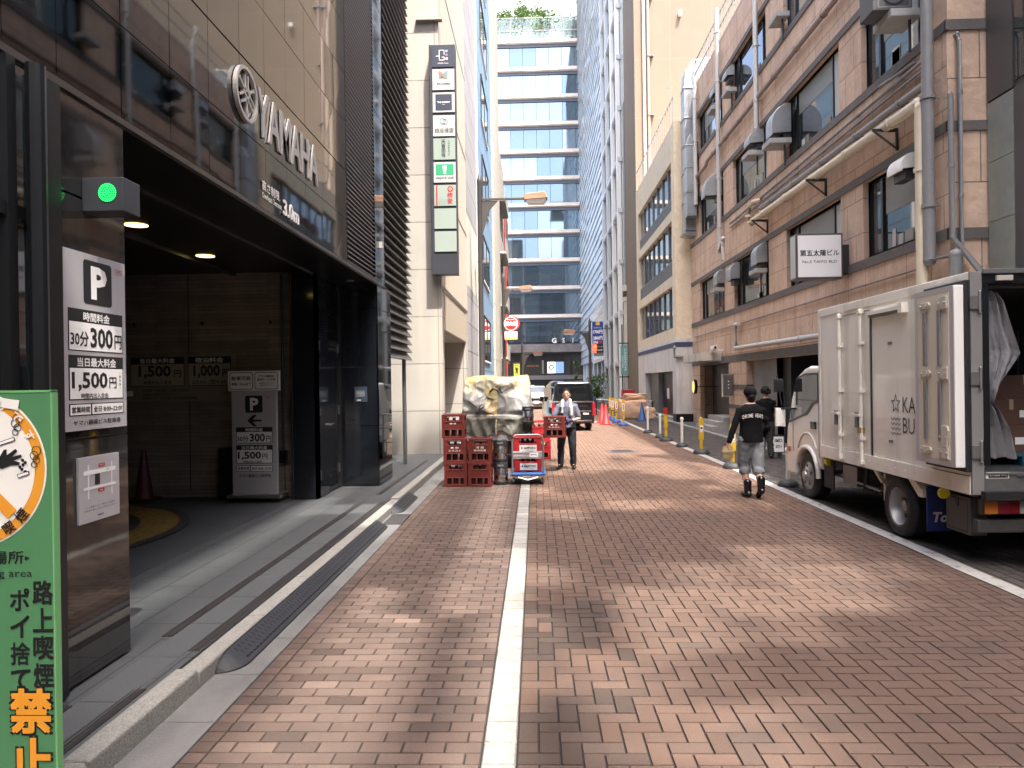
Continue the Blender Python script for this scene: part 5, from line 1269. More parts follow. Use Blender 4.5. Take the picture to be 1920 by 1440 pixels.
# wrapped sacks with crates behind
SACK = mat('peach_sack_cloth', (.52, .33, .22), .75, var=(5, .2), bump=(7, .9))
def lumpy(nm, label, cat, c, sx, sy, sz, m, seed, group=None, amp=.07, sub=4):
    bm = bmesh.new(); bmesh.ops.create_cube(bm, size=1); bmesh.ops.subdivide_edges(bm, edges=bm.edges, cuts=9, use_grid_fill=True)
    from mathutils import noise
    for v in bm.verts:
        q = v.co.copy(); n3 = noise.noise_vector(Vector((q.x * 3 + seed, q.y * 3, q.z * 3))) * amp + noise.noise_vector(q * 8 + Vector((seed, 3, 1))) * amp * .45
        l = q.length; s_ = q * (.86 + .14 * (.62 / max(l, .3)))
        v.co = Vector(((s_.x + n3.x) * sx, (s_.y + n3.y) * sy, max(0, (s_.z + .5 + n3.z * (1 if q.z > -.4 else 0))) * sz))
    me = bpy.data.meshes.new(nm); bm.to_mesh(me); bm.free(); me.materials.append(m); me.polygons.foreach_set('use_smooth', [True] * len(me.polygons))
    o = bpy.data.objects.new(nm, me); COL.objects.link(o); o.location = c; return tag(o, label, cat, group)
p = onZ(1187, 785)
lumpy('wrapped_sack', 'big peach coloured cloth sack standing on the strip beside the shutter', 'sack', (4.32, 32.6, .0), 1.25, 1.0, .86, SACK, 3)
lumpy('wrapped_sack', 'crumpled peach sack lying on top of the big sack', 'sack', (4.45, 32.6, .74), 1.0, .8, .38, SACK, 9, amp=.13)
lumpy('wrapped_sack', 'small peach sack leaning to the right of the big sack', 'sack', (5.05, 32.2, .0), .45, .5, .5, SACK, 14)
# price sign for another car park
p = onY(1121, 632, 47)
ps = thing('price_blade_sign', 'blue and black parking price blade sign with red lit characters', 'sign', (p.x, 47, p.z))
hw, hh = (1131 - 1111) / 2 / F * 47, (661 - 603) / 2 / F * 47
t = MB(); t.box(-hw, hw, 0, .2, -hh, hh, mat('blue_sign_face', (.02, .05, .26), .4)); t.rect((0, -.005, -hh * .72), X, Z, 2 * hw, hh * .56, BLACK); t.box(-hw * .7, hw, 0, .2, -hh - .22, -hh, GREY)
t.rect((0, -.006, hh * .88), X, Z, .25, .22, mat('amber_print', (.7, .42, .05), .5)); t.text('駐車場 全日', (0, -.006, hh * .6), X, Z, PRINTW, h=.07, w=.5)
t.text('1700円', (0, -.006, hh * .34), X, Z, PRINTW, h=.24, w=hw * 1.7, bold=.03); t.text('2800円', (0, -.006, -hh * .06), X, Z, PRINTW, h=.24, w=hw * 1.7, bold=.03)
t.text('IN', (-hw * .45, -.006, -hh * .33), X, Z, PRINTW, h=.2, bold=.03); t.face([(.0, -.008, -hh * .33 - .05), (.12, -.008, -hh * .33 - .05), (.12, -.008, -hh * .33 - .12), (.3, -.008, -hh * .33), (.12, -.008, -hh * .33 + .12), (.12, -.008, -hh * .33 + .05), (.0, -.008, -hh * .33 + .05)], RED)
LED = mat('red_led', (.6, .03, .01), .5, emit=((1, .06, .02), 1.2))
t.text('満', (-hw * .62, -.008, -hh * .60), X, Z, LED, h=.26, bold=.03); t.text('空', (-hw * .62, -.008, -hh * .86), X, Z, LED, h=.24, bold=.03); t.text('パーク', (hw * .35, -.008, -hh * .62), X, Z, PRINTW, h=.1); t.text('駐車場', (hw * .35, -.008, -hh * .84), X, Z, PRINTW, h=.1)
t.build('panel', ps); t = MB(); t.box(hw, hw + .6, .05, .15, hh * .5, hh * .6, GREY); t.box(hw + .5, hw + .62, .05, .17, -p.z + .1, hh * .6, GREY); t.build('post', ps)
a, b_ = onY(1164, 647, 41.9), onY(1178, 703, 41.9)
tb = thing('blade_sign', 'teal vertical blade sign with white lettering on the grey ribbed building', 'sign', ((a.x + b_.x) / 2, 41.9, (a.z + b_.z) / 2)); hw, hh = (b_.x - a.x) / 2, (a.z - b_.z) / 2
t = MB(); t.box(-hw, hw, 0, .1, -hh, hh, mat('teal_sign', (.13, .30, .29), .5)); t.text('CASANOVA', (.05, -.004, 0), -Z, X, PRINTW, h=.14, w=1.3); t.text('GINZA BAR', (-.1, -.004, -.1), -Z, X, PRINTW, h=.07, w=.7); t.build('panel', tb)
t = MB(); t.box(-hw - .1, hw + .55, .03, .07, hh + .08, hh + .14, BLK); t.box(-hw - .1, hw + .55, .03, .07, -hh - .14, -hh - .08, BLK); t.box(-hw + .05, -hw + .12, .03, .07, -a.z + .3, hh + 1.2, BLK); t.build('bracket', tb)

# ------------------------------------------------------------------ bottle crates, kegs, hand trolley
CRD = mat('crate_brown_red', (.135, .020, .015), .5, var=(6, .12)); CRB = mat('crate_bright_red', (.36, .015, .018), .45, var=(6, .08)); BOT = mat('brown_bottle', (.03, .012, .008), .1); CAPW = mat('bottle_cap', (.6, .6, .58), .3, metal=.6)
def crate(label, loc, rz=0, m=CRD, w_=.375, d_=.32, h=.395, text=(), group='bottle crates', bottles=True):
    r = thing('bottle_crate', label, 'crate', loc, rz, group)
    t = MB(); x, y = w_ / 2, d_ / 2; k = .026
    for sx in (-1, 1):
        for sy in (-1, 1): t.box(min(sx * x, sx * (x - .05)), max(sx * x, sx * (x - .05)), min(sy * y, sy * (y - .05)), max(sy * y, sy * (y - .05)), 0, h, m)
    def wall(a, b_, z0, z1):
        t.box(-x + .05, x - .05, -y + a, -y + b_, z0, z1, m); t.box(-x + .05, x - .05, y - b_, y - a, z0, z1, m)
        t.box(-x + a, -x + b_, -y + .05, y - .05, z0, z1, m); t.box(x - b_, x - a, -y + .05, y - .05, z0, z1, m)
    wall(.0, .024, 0, .04); wall(.004, .02, .15, .275); wall(-.008, .024, h - .035, h); wall(-.006, .024, .268, .29); wall(-.006, .02, .142, .155)
    t.box(-x + .02, x - .02, -y + .02, y - .02, .005, .02, m)
    for i in (-1, 1):
        for (dx, wd) in ((.055, .012),): t.box(i * dx - wd, i * dx + wd, -y + .004, -y + .018, .04, .15, m); t.box(x - .018, x - .004, i * dx - wd, i * dx + wd, .04, .15, m); t.box(-x + .004, -x + .018, i * dx - wd, i * dx + wd, .04, .15, m)
    t.box(-x + .05, -x + .085, -y + .004, -y + .02, .285, h - .03, m); t.box(x - .085, x - .05, -y + .004, -y + .02, .285, h - .03, m)
    t.build('shell', r, bevel=.004)
    t = MB()
    for i in range(3):
        for j in range(2): t.lathe([(.046, .022), (.046, .22), (.018, .30), (.016, .345), (.0, .345)], (-.115 + i * .115, -.065 + j * .13, 0), BOT, 10); t.lathe([(.018, .34), (.018, .362), (0, .362)], (-.115 + i * .115, -.065 + j * .13, 0), CAPW, 10)
    if bottles: t.build('bottle', r, smooth=True)['kind'] = 'stuff'
    if text:
        t = MB()
        for s, zz, ww, hh_ in text: t.text(s, (0, -y - .0095, zz), X, Z, PRINTW, h=hh_, w=ww, bold=.02)
        t.build('print', r)
    return r
TX = (('清 酒', .245, .13, .032), ('専用流通', .198, .20, .028)); TX2 = (('● ◎', .245, .13, .026), ('ミスコト', .198, .20, .028))
yc = 11.95
crate('bottom brown-red crate of the left stack of three', (-1.335, yc, .004)); crate('middle brown-red crate with white marks in the left stack of three', (-1.345, yc, .40), R(1), text=TX2); crate('top brown-red crate of the left stack of three', (-1.362, yc + .01, .796), R(-1.5), text=(('清 酒', .245, .1, .02),))
crate('bottom brown-red crate of the right stack of two beside the kegs', (-.93, yc - .02, .004), R(-3)); crate('brown-red crate with white lettering on top of the right stack beside the kegs', (-.925, yc, .40), R(-1), text=TX)
KEGS = mat('keg_steel', (.50, .49, .48), .25, metal=1.0, bump=(60, .03)); KEGB = mat('keg_rubber', (.02, .021, .024), .5)
def keg(label, loc, s=1.0):
    r = thing('beer_keg', label, 'keg', loc, group='steel kegs')
    t = MB(); t.lathe([(.105, .05), (.118, .07), (.118, .15), (.121, .16), (.118, .17), (.118, .27), (.105, .295)], (0, 0, 0), KEGS, 24); t.build('barrel', r, smooth=True)
    t = MB(); t.lathe([(.116, 0), (.122, .01), (.122, .062), (.112, .07), (.0, .07)], (0, 0, 0), KEGB, 24); t.build('rubber_foot', r, smooth=True); t = MB(); t.lathe([(.112, .275), (.122, .28), (.122, .365), (.114, .37), (.104, .365), (.1, .3), (0, .3)], (0, 0, 0), KEGB, 24); t.build('rubber_collar', r, smooth=True)
    t = MB(); t.lathe([(.03, .29), (.03, .375), (.018, .38), (0, .38)], (0, 0, 0), STEEL, 12); t.box(-.05, .05, -.122, -.115, .31, .34, GREY); t.build('valve', r); r.scale = (s, s, s); return r
keg('lower steel keg standing between the crates and the trolley', (-.60, 12.05, .004)); keg('upper steel keg standing on another keg beside the trolley', (-.605, 12.06, .376))
keg('steel keg with black top up on the tarp-covered truck bed', (-.155, 13.98, .885), .95)
tr = thing('hand_trolley', 'blue platform hand trolley with a grey tube handle holding red crates', 'trolley', (-.145, 12.3, 0))
t = MB(); t.box(-.30, .30, -.38, .38, .155, .20, mat('trolley_blue', (.015, .10, .34), .45)); t.build('platform', tr, bevel=.02)
t = MB(); hp2 = [(-.255, -.37, .18), (-.255, -.36, .74), (-.235, -.36, .80), (-.18, -.36, .83), (.18, -.36, .83), (.235, -.36, .80), (.255, -.36, .74), (.255, -.37, .18)]; t.tube(hp2, .017, GREY, 10); t.box(-.25, .25, -.37, -.35, .44, .56, ALU)
for zz in (.47, .53): t.box(-.25, .25, -.376, -.37, zz - .008, zz + .008, STEEL)
t.rect((.10, -.378, .50), X, Z, .14, .07, PRINTW); t.text('JIRITSU', (.10, -.38, .50), X, Z, mat('blue_print', (.02, .08, .45), .5), h=.03, w=.11, bold=.02); t.build('handle', tr, smooth=50)
for dx in (-.24, .24):
    for dy in (-.3, .3):
        t = MB(); t.lathe([(.03, -.018), (.055, -.015), (.055, .015), (.03, .018)], (dx, dy, .058), RUBBER, 16, 0); t.box(dx - .03, dx + .03, dy - .03, dy + .03, .115, .155, STEEL); t.box(dx - .028, dx - .022, dy - .015, dy + .015, .055, .13, STEEL); t.build('caster', tr)
t = MB(); t.box(-.22, .22, -.36, -.34, .11, .135, STEEL); t.tube([(-.16, -.37, .13), (0, -.40, .09), (.16, -.37, .13)], .01, STEEL, 6); t.build('brake_pedal', tr)
def beer_crate(label, loc, rz=0):
    r = thing('bottle_crate', label, 'crate', loc, rz, 'bottle crates'); w_, d_, h = .46, .36, .30; x, y = w_ / 2, d_ / 2
    t = MB()
    for sx in (-1, 1): t.box(min(sx * x, sx * (x - .02)), max(sx * x, sx * (x - .02)), -y, y, 0, h, CRB)
    for a, b_ in ((-y, -y + .02), (y - .02, y)):
        t.box(-x + .02, x - .02, a, b_, 0, .17, CRB); t.box(-x + .02, x - .02, a, b_, h - .05, h, CRB); t.box(-x + .02, -x + .09, a, b_, .17, h - .05, CRB); t.box(x - .09, x - .02, a, b_, .17, h - .05, CRB)
    t.box(-x - .01, x + .01, -y - .01, y + .01, h - .045, h - .02, CRB); t.box(-x, x, -y, y, 0, .015, CRB); t.build('shell', r, bevel=.006)
    t = MB()
    for i in range(5):
        for j in range(4): t.lathe([(.033, .02), (.033, .17), (.014, .235), (.014, .27), (0, .27)], (-.17 + i * .085, -.12 + j * .08, 0), BOT, 8); t.lathe([(.017, .262), (.017, .278), (0, .278)], (-.17 + i * .085, -.12 + j * .08, 0), (CAPW, mat('gold_cap', (.6, .4, .05), .3, metal=.5), CRB)[(i + j) % 3], 8)
    t.build('bottle', r)['kind'] = 'stuff'
    t = MB(); t.rect((.01, -y - .0035, .085), X, Z, .29, .115, PRINTW); t.text('★ SAPPORO', (.01, -y - .006, .095), X, Z, BLACK, h=.042, w=.25, bold=.02); t.text('サッポロビール株式会社', (.01, -y - .006, .048), X, Z, BLACK, h=.016, w=.18); t.build('print', r); return r
beer_crate('lower bright red beer crate on the blue trolley', (-.145, 12.28, .202)); beer_crate('upper bright red beer crate full of bottles on the blue trolley', (-.15, 12.28, .508))
crate('lower bright red crate behind the tarp-covered truck', (.10, 16.1, .004), 0, CRB, .44, .36, .42); crate('upper bright red crate behind the tarp-covered truck', (.07, 16.1, .426), R(6), CRB, .44, .36, .42)
crate('dark red crate on top of the far pile behind the peach sacks', (4.42, 34.6, .94), 0, CRB, .6, .45, .34)
for k, z in enumerate((.0, .31, .62)): crate(('lowest', 'middle', 'uppermost')[k] + ' red crate in the pile under the dark red crate behind the sacks', (4.42 - .02 * k, 34.6, z + .004), 0, CRD, .6, .45, .31)
# ------------------------------------------------------------------ small truck under a tarpaulin
kt = thing('small_truck', 'small white flatbed truck parked behind the crates with its load covered', 'truck', (-.78, 15.0, 0))
KW = mat('truck_white', (.70, .70, .68), .35, coat=.3)
t = MB(); t.box(-.70, .70, -.85, 1.05, .56, .66, KW); t.box(.665, .70, -.85, 1.05, .66, .93, KW); t.box(-.70, -.665, -.85, 1.05, .66, .93, KW); t.box(-.665, .665, -.85, -.82, .66, .93, KW); t.box(.655, .71, -.86, -.80, .60, .95, GREY); t.box(-.6, .6, -.84, 1.0, .30, .56, BLK); t.build('bed', kt, bevel=.008)
t = MB(); t.loft([[(-.70, 1.08, .42), (.70, 1.08, .42), (.70, 1.08, 1.2), (.66, 1.08, 1.74), (-.66, 1.08, 1.74), (-.70, 1.08, 1.2)], [(-.70, 2.0, .40), (.70, 2.0, .40), (.70, 2.0, 1.1), (.62, 1.75, 1.74), (-.62, 1.75, 1.74), (-.70, 2.0, 1.1)]], KW); t.build('cab', kt, bevel=.05, seg=3)
for sx in (-.6, .6):
    for y in (-.25, 1.55): t = MB(); t.lathe([(.10, -.07), (.25, -.07), (.265, -.05), (.265, .05), (.25, .07), (.1, .07)], (sx, y, .268), RUBBER, 22, 0); t.lathe([(.13, -.075), (.15, -.06), (.0, -.05)], (sx, y, .268), STEEL, 16, 0); t.build('wheel', kt)
t = MB(); t.rect((0, -.865, .47), X, Z, .33, .16, mat('plate_yellow', (.68, .5, .05), .5)); t.box(.45, .62, -.87, -.85, .40, .52, RED); t.box(-.62, -.45, -.87, -.85, .40, .52, RED); t.build('tail_panel', kt)
from mathutils import noise
TGREY = mat('tarp_grey', (.26, .257, .25), .42, var=(2, .08), bump=(9, .35)); TYEL = mat('tarp_yellow', (.46, .39, .18), .42, var=(3, .12), bump=(9, .35)); TOLVSHD = mat('tarp_olive_shade', (.085, .083, .068), .6, var=(3, .2), bump=(7, .8)); TPAL = mat('tarp_cream', (.44, .41, .31), .42, var=(2, .1), bump=(9, .35))
t = MB(); NU, NV = 150, 170
def tarp(u, v):
    """u across (0..1), v from the back hem (0) over the top to the front hem (1)"""
    x = (u - .5) * 1.36
    prof = [(0, -.93, .70), (.16, -.90, 1.02), (.20, -.86, 1.08), (.40, -.70, 1.74), (.45, -.58, 1.83), (.75, .95, 1.83), (.82, 1.06, 1.74), (1, 1.08, .75)]
    for (a, y0, z0), (b_, y1_, z1) in zip(prof, prof[1:]):
        if a <= v <= b_: f = (v - a) / (b_ - a); y, z = y0 + (y1_ - y0) * f, z0 + (z1 - z0) * f; break
    e = abs(u - .5) * 2; hem = max(0, .2 - v) / .2
    top = max(0, min(1, (v - .2) / .2)); x *= 1 - .015 * top
    if e > .93: z -= (e - .93) * 2.4 * top
    n1 = noise.noise(Vector((x * 2.6 + z * 1.2, z * 2.2, 1.3))); n2 = noise.noise(Vector((x * 7 - z * 3, z * 3.2, 4.1)))
    fold = math.sin((x + .25) * 26 + (z - .7) * (8 if x < 0 else -8) + 2 * n1) * .028 * (hem ** .6)
    diag = math.sin((abs(x - .02) * 9 + (1.75 - z) * 10) + 3 * n1) * .030 * (1 - hem) * (1 if v < .45 else .2)
    pinch = -.06 * math.exp(-((z - 1.08) / .05) ** 2) + .03 * math.exp(-((x - .0) / .06) ** 2) * (v < .2)
    rg = (1 - abs(noise.noise(Vector((x * 3.2 + z * 1.8, z * 3.6 - x, 11))))) ** 5 * .022 + (1 - abs(noise.noise(Vector((x * 6 - z * 4, z * 6 + x * 2, 23))))) ** 6 * .013
    diag += rg * (1 - .6 * hem); z += .3 * rg * (v > .4)
    y -= (fold + diag + n1 * .035 + n2 * .02 + pinch) * (1 if v < .45 else 0); z += (n1 * .025 + n2 * .01) * (v >= .4) + .02 * n1
    z += hem * .06 * math.sin(x * 9 + 1)
    return (x, y, z)
G = [[tarp(i / NU, j / NV) for i in range(NU + 1)] for j in range(NV + 1)]
idx = [[t.vv(p) for p in row] for row in G]
for j in range(NV):
    for i in range(NU):
        x, y, z = G[j][i]; v = j / NV
        xx = x + .05 * noise.noise(Vector((x * 4, z * 4, 9)))
        if v < .18: m = TOLVSHD  # lower skirt: its shade is put into the colour as a darker olive-grey
        elif abs(xx + .10 - (1.4 - z) * .0) < .115 and z < 1.62: m = TYEL if abs(xx + .10) > .085 or z > 1.38 else mat('tarp_peach', (.44, .35, .21), .45, bump=(9, .35))
        elif z > 1.60 + .12 * noise.noise(Vector((x * 3, 2, 1))): m = TYEL if noise.noise(Vector((x * 3, z * 4, 5))) > .0 else TPAL
        elif z > 1.45 and noise.noise(Vector((x * 2.5, z * 3, 7))) > .1: m = TPAL
        else: m = TGREY
        t.f.append([idx[j][i], idx[j][i + 1], idx[j + 1][i + 1], idx[j + 1][i]]); t.m.append(t.mi(m))
for sgn in (0, NU):
    pts_ = [G[j][sgn] for j in range(NV + 1)]; xs = -.70 if sgn == 0 else .70
    for a, b_ in zip(pts_, pts_[1:]): t.face([a, b_, (xs, b_[1], .70), (xs, a[1], .70)], TGREY)
o = t.build('tarpaulin', smooth=75, loc=(-.775, 15.0, 0)); tag(o, 'grey and yellow tarpaulin tied over the load of the small truck', 'tarpaulin')
t = MB(); yy = lambda x, z: min((abs(q[0] - x) + abs(q[2] - z), q[1]) for row in G[:80:2] for q in row[::2])[1] - .012
def stroke(m, r_, pts_, n=6): t.tube([(x, yy(x, z) - .004, z) for x, z in pts_], r_, m, n)
stroke(BLK, .009, [(-.66, 1.42), (-.5, 1.32), (-.35, 1.2), (-.22, 1.13), (-.03, 1.07)]); stroke(BLK, .008, [(-.35, 1.2), (-.30, 1.28), (-.24, 1.30), (-.26, 1.22), (-.36, 1.10)]); stroke(BLK, .012, [(-.40, 1.10), (-.31, 1.20), (-.24, 1.24)])
for pts_ in ([(-.14, 1.52), (-.06, 1.60), (.02, 1.56)], [(.0, 1.57), (.06, 1.50), (.11, 1.53)], [(.05, 1.60), (.12, 1.50)], [(-.20, 1.44), (-.12, 1.40), (-.06, 1.385)]): stroke(BLK, .013, pts_)
stroke(mat('rope_tan', (.45, .36, .2), .8), .012, [(.0, 1.08), (.0, .95), (-.01, .82), (-.005, .7)])
tag(t.build('tie_cord', loc=(-.775, 15.0, 0)), 'black cord and tan rope tying the grey and yellow tarpaulin', 'cord')
# ================================================================== vehicles
TW = mat('truck_cream_white', (.90, .88, .80), .33, coat=.4, var=(1.5, .04), stain=(1.3, (.55, .52, .44), .5, (2.5, 2.5, .2)))
CABW = mat('cab_pearl', (.76, .74, .69), .25, coat=.6)
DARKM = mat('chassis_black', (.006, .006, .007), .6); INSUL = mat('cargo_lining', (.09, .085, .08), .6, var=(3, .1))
tk = thing('delivery_truck', 'cream white box truck with its rear door folded open along the right kerb', 'truck', (4.7, 8.5, 0)); M = Matrix.Translation((-4.7, -8.5, 0))
tp = lambda t, n, **k: t.build(n, tk, **k)
x0, x1, ya, yb, z0, z1 = 3.80, 5.56, 6.42, 9.76, .72, 2.60
t = MB(M); t.box(x0, x0 + .05, ya, yb, z0 + .10, z1 - .06, TW); t.box(x1 - .05, x1, ya, yb, z0 + .10, z1 - .06, TW); t.box(x0 + .05, x1 - .05, yb - .05, yb, z0 + .1, z1 - .06, TW); t.box(x0 + .0, x1, ya, yb, z1 - .059, z1, TW); tp(t, 'cargo_box', bevel=.012)
t = MB(M); t.box(x0 - .012, x0 - .001, ya, yb, z1 - .085, z1 + .012, TW); t.box(x0 - .015, x1 + .01, ya, yb, z0 - .06, z0 + .098, TW); t.box(x0 - .014, x0, yb - .06, yb + .005, z0, z1 + .01, TW)
tp(t, 'frame_rail', bevel=.008)
t = MB(M)
for i in range(17):
    for z in (z0 + .02, z1 - .04): t.lathe([(.010, -.006), (.006, -.010), (0, -.010)], (x0 - .012, ya + .1 + i * .2, z), TW, 6, 0)
tp(t, 'rivet')['kind'] = 'stuff'
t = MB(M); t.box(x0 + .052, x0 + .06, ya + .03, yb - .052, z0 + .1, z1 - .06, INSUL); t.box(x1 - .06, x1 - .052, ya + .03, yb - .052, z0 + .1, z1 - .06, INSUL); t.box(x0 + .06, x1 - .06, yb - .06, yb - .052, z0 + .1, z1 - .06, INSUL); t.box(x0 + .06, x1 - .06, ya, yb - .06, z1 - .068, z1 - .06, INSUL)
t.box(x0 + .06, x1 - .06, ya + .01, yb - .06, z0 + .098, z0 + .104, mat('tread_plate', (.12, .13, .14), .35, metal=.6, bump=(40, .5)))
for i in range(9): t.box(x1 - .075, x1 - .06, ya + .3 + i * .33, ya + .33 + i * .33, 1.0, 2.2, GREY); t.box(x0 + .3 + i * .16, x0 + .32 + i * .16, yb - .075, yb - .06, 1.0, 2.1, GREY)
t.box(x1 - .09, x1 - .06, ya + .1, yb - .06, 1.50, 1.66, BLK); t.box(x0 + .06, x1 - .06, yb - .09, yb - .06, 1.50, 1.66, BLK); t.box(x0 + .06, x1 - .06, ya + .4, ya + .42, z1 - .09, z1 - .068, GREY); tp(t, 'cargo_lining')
t = MB(M); t.box(x0 - .01, x0 + .09, ya - .03, ya, z0 - .05, z1 + .01, mat('rear_post', (.30, .295, .285), .4, metal=.4)); t.box(x0 + .09, x0 + .15, ya - .025, ya, z0 + .2, z1 - .1, BLK); t.box(x0 + .09, x1, ya - .03, ya, z1 - .10, z1 + .01, BLK); t.box(x0 + .09, x1, ya - .05, ya - .028, z1 - .012, z1 + .03, GREY); t.box(x1 - .09, x1, ya - .03, ya, z0 - .05, z1 - .1, BLK)
t.box(x0 + .09, x1 - .09, ya - .03, ya, z0 - .05, z0 + .12, mat('worn_steel_sill', (.20, .20, .195), .45, metal=.6, var=(5, .25))); t.box(x0 + .1, x1 - .1, ya - .045, ya - .028, z0 + .125, z0 + .14, STEEL)
for z in (.98, 1.62, 2.28): t.box(x0 - .02, x0 + .07, ya - .05, ya - .028, z, z + .12, GREY); t.lathe([(.014, -.03), (.014, .16)], (x0 + .06, ya - .05, z), STEEL, 8)
t.box(x0 + .2, x0 + .34, ya - .06, ya - .03, z1 - .075, z1 - .03, mat('dim_lamp_lens', (.45, .43, .38), .3)); t.box(x0 + .5, x0 + .75, ya - .045, ya - .03, z1 - .075, z1 - .035, STEEL); tp(t, 'rear_frame', bevel=.004)
t = MB(M); t.rect((x0 + .20, ya - .032, .835), X, Z, .20, .055, PRINTW); t.rect((x0 + .205, ya - .034, .835), X, Z, .165, .042, BLACK); t.text('最大積載量 1850kg', (x0 + .205, ya - .036, .835), X, Z, PRINTW, h=.022, w=.15); t.box(x0 + .36, x0 + .50, ya - .05, ya - .03, .83, .85, STEEL); tp(t, 'load_plate')
# side access door with lock bars
t = MB(M); yA, yB2 = 8.29, 9.14; t.outline((x0 - .006, (yA + yB2) / 2, 1.62), NY, Z, yB2 - yA, 1.70, mat('seam_grey', (.30, .295, .28), .6), .012); t.box(x0 - .01, x0, yA, yB2, .775, .80, TW)
sd = tp(t, 'side_door')
t = MB(M)
for y in (8.47, 9.05):
    t.tube([(x0 - .035, y, .70), (x0 - .035, y, 2.50)], .022, TW, 10)
    for z in (.72, 1.0, 1.55, 2.1, 2.46): t.box(x0 - .06, x0, y - .035, y + .035, z - .02, z + .02, TW)
    t.box(x0 - .07, x0, y + .03, y + .09, 1.12, 1.30, GREY); t.box(x0 - .08, x0 - .05, y - .02, y + .22, 1.25, 1.28, TW)
t.box(x0 - .07, x0, 8.45, 8.49, 1.06, 1.12, mat('padlock_brass', (.5, .36, .1), .35, metal=.8)); t.build('lock_bar', sd, smooth=50)
t = MB(M); t.box(x0 - .05, x0, 7.50, 8.26, 2.40, 2.44, TW); t.box(x0 - .045, x0, 7.52, 8.24, 2.375, 2.40, BLK); t.box(x0 - .07, x0, 7.45, 7.53, 2.36, 2.46, TW); t.box(x0 - .012, x0 - .001, 8.255, 8.275, .80, 2.4, BLK)
for z in (1.0, 2.05):
    for y in (7.80, 7.84): t.box(x0 - .02, x0, y, y + .012, z, z + .03, GREY)
tp(t, 'sliding_rail')
# printed star, waves and letters on the side
t = MB(M); INK = mat('charcoal_ink', (.02, .02, .022), .5); e = x0 - .003
sc = [(math.cos(R(90 + 36 * i)) * (.10 if i % 2 == 0 else .042), math.sin(R(90 + 36 * i)) * (.10 if i % 2 == 0 else .042)) for i in range(10)]
def ln(p, q, wd=.010):
    p, q = Vector((0, p[0], p[1])), Vector((0, q[0], q[1])); d = (q - p).normalized(); s_ = Vector((0, -d.z, d.y)) * wd / 2; o_ = Vector((e, 0, 0))
    t.face([o_ + p - s_, o_ + q - s_, o_ + q + s_, o_ + p + s_], INK)
cy = 7.73
for a, b_ in zip(sc, sc[1:] + sc[:1]): ln((cy - a[0] * .95, 1.42 + a[1]), (cy - b_[0] * .95, 1.42 + b_[1]))
for k in range(4):
    pv_ = [(cy + .10 - i * .0125, 1.26 - k * .052 + .011 * math.cos(i * math.pi / 2.7)) for i in range(17)]
    for a, b_ in zip(pv_, pv_[1:]): ln(a, b_, .008)
t.text('KA', (e, 7.585, 1.415), NY, Z, INK, h=.16, w=.25, bold=-.005, al='L'); t.text('BU', (e, 7.585, 1.20), NY, Z, INK, h=.16, w=.23, bold=-.005, al='L')
tp(t, 'printed_logo')
# rear door folded flat against the side
t = MB(M); fx = 3.655; t.box(fx + .01, fx + .095, 6.42, 7.05, .90, 2.50, PRINTW); t.box(fx + .095, x0 - .005, 6.40, 7.07, .86, 2.54, RUBBER)
rd = tp(t, 'rear_door', bevel=.006)
t = MB(M); t.box(fx, fx + .012, 6.49, 7.0, .95, 2.46, mat('door_lining_cream', (.72, .66, .54), .45)); t.outline((fx - .001, 6.735, 1.70), NY, Z, .63, 1.60, ALU, .05)
for y in (6.62, 6.86):
    for a, b_ in ((1.12, 1.66), (1.80, 2.30)): t.box(fx - .02, fx + .004, y - .022, y + .022, a, b_, mat('grey_groove', (.20, .20, .20), .5))
for y, z, k in ((6.56, 2.36, 1), (6.86, 2.36, 0), (6.56, 1.73, 1), (6.86, 1.73, 0), (6.56, 1.16, 2), (6.56, 1.02, 1), (6.86, 1.02, 0)):
    if k == 0: poly = [(y - .07, z - .03), (y + .07, z - .03), (y + .09, z), (y + .07, z + .03), (y - .07, z + .03), (y - .09, z)]
    elif k == 1: poly = [(y - .06, z - .055), (y + .0, z - .055), (y + .09, z - .02), (y + .09, z + .02), (y, z + .055), (y - .06, z + .055)]
    else: poly = [(y - .03, z - .1), (y + .05, z - .1), (y + .09, z + .06), (y + .03, z + .10), (y - .05, z + .10), (y - .07, z + .06)]
    t.prism(poly, 0, fx - .016, fx, mat('hinge_cream', (.60, .56, .46), .4))
    for dy in (-.045, .05): t.lathe([(.012, -.008), (.012, 0)], (fx - .018, y + dy, z), STEEL, 8, 0)
t.build('door_lining', rd, bevel=.003)
t = MB(M)
# cab
side = [(9.82, .60), (9.82, 1.80), (9.90, 1.86), (10.25, 1.875), (10.45, 1.84), (10.72, 1.74), (10.95, 1.40), (11.10, 1.06), (11.17, .98), (11.22, .62), (11.22, .34), (11.14, .27), (10.78, .27), (10.72, .45), (10.58, .63), (10.36, .71), (10.14, .66), (9.98, .52), (9.94, .46), (9.82, .46)]
t.prism(side, 0, 3.845, 5.51, CABW)
cabo = tp(t, 'cab', bevel=.045, seg=3)
t = MB(M); win = [(11.02, 1.07), (10.90, 1.38), (10.70, 1.68), (10.40, 1.745), (9.93, 1.75), (9.93, 1.40), (10.12, 1.37), (10.35, 1.22)]
t.prism(win, 0, 3.832, 3.846, GLASS); t.prism([(y + (.03 if y > 10.4 else -.02), z + (.03 if z > 1.5 else -.03)) for y, z in win], 0, 3.836, 3.8455, BLK); t.build('side_window', cabo)
t = MB(M); t.loft([[(3.93, 10.75, 1.70), (5.43, 10.75, 1.70), (5.43, 11.10, 1.08), (3.93, 11.10, 1.08)], [(3.93, 10.77, 1.715), (5.43, 10.77, 1.715), (5.43, 11.12, 1.09), (3.93, 11.12, 1.09)]], GLASS); t.build('windshield', cabo)
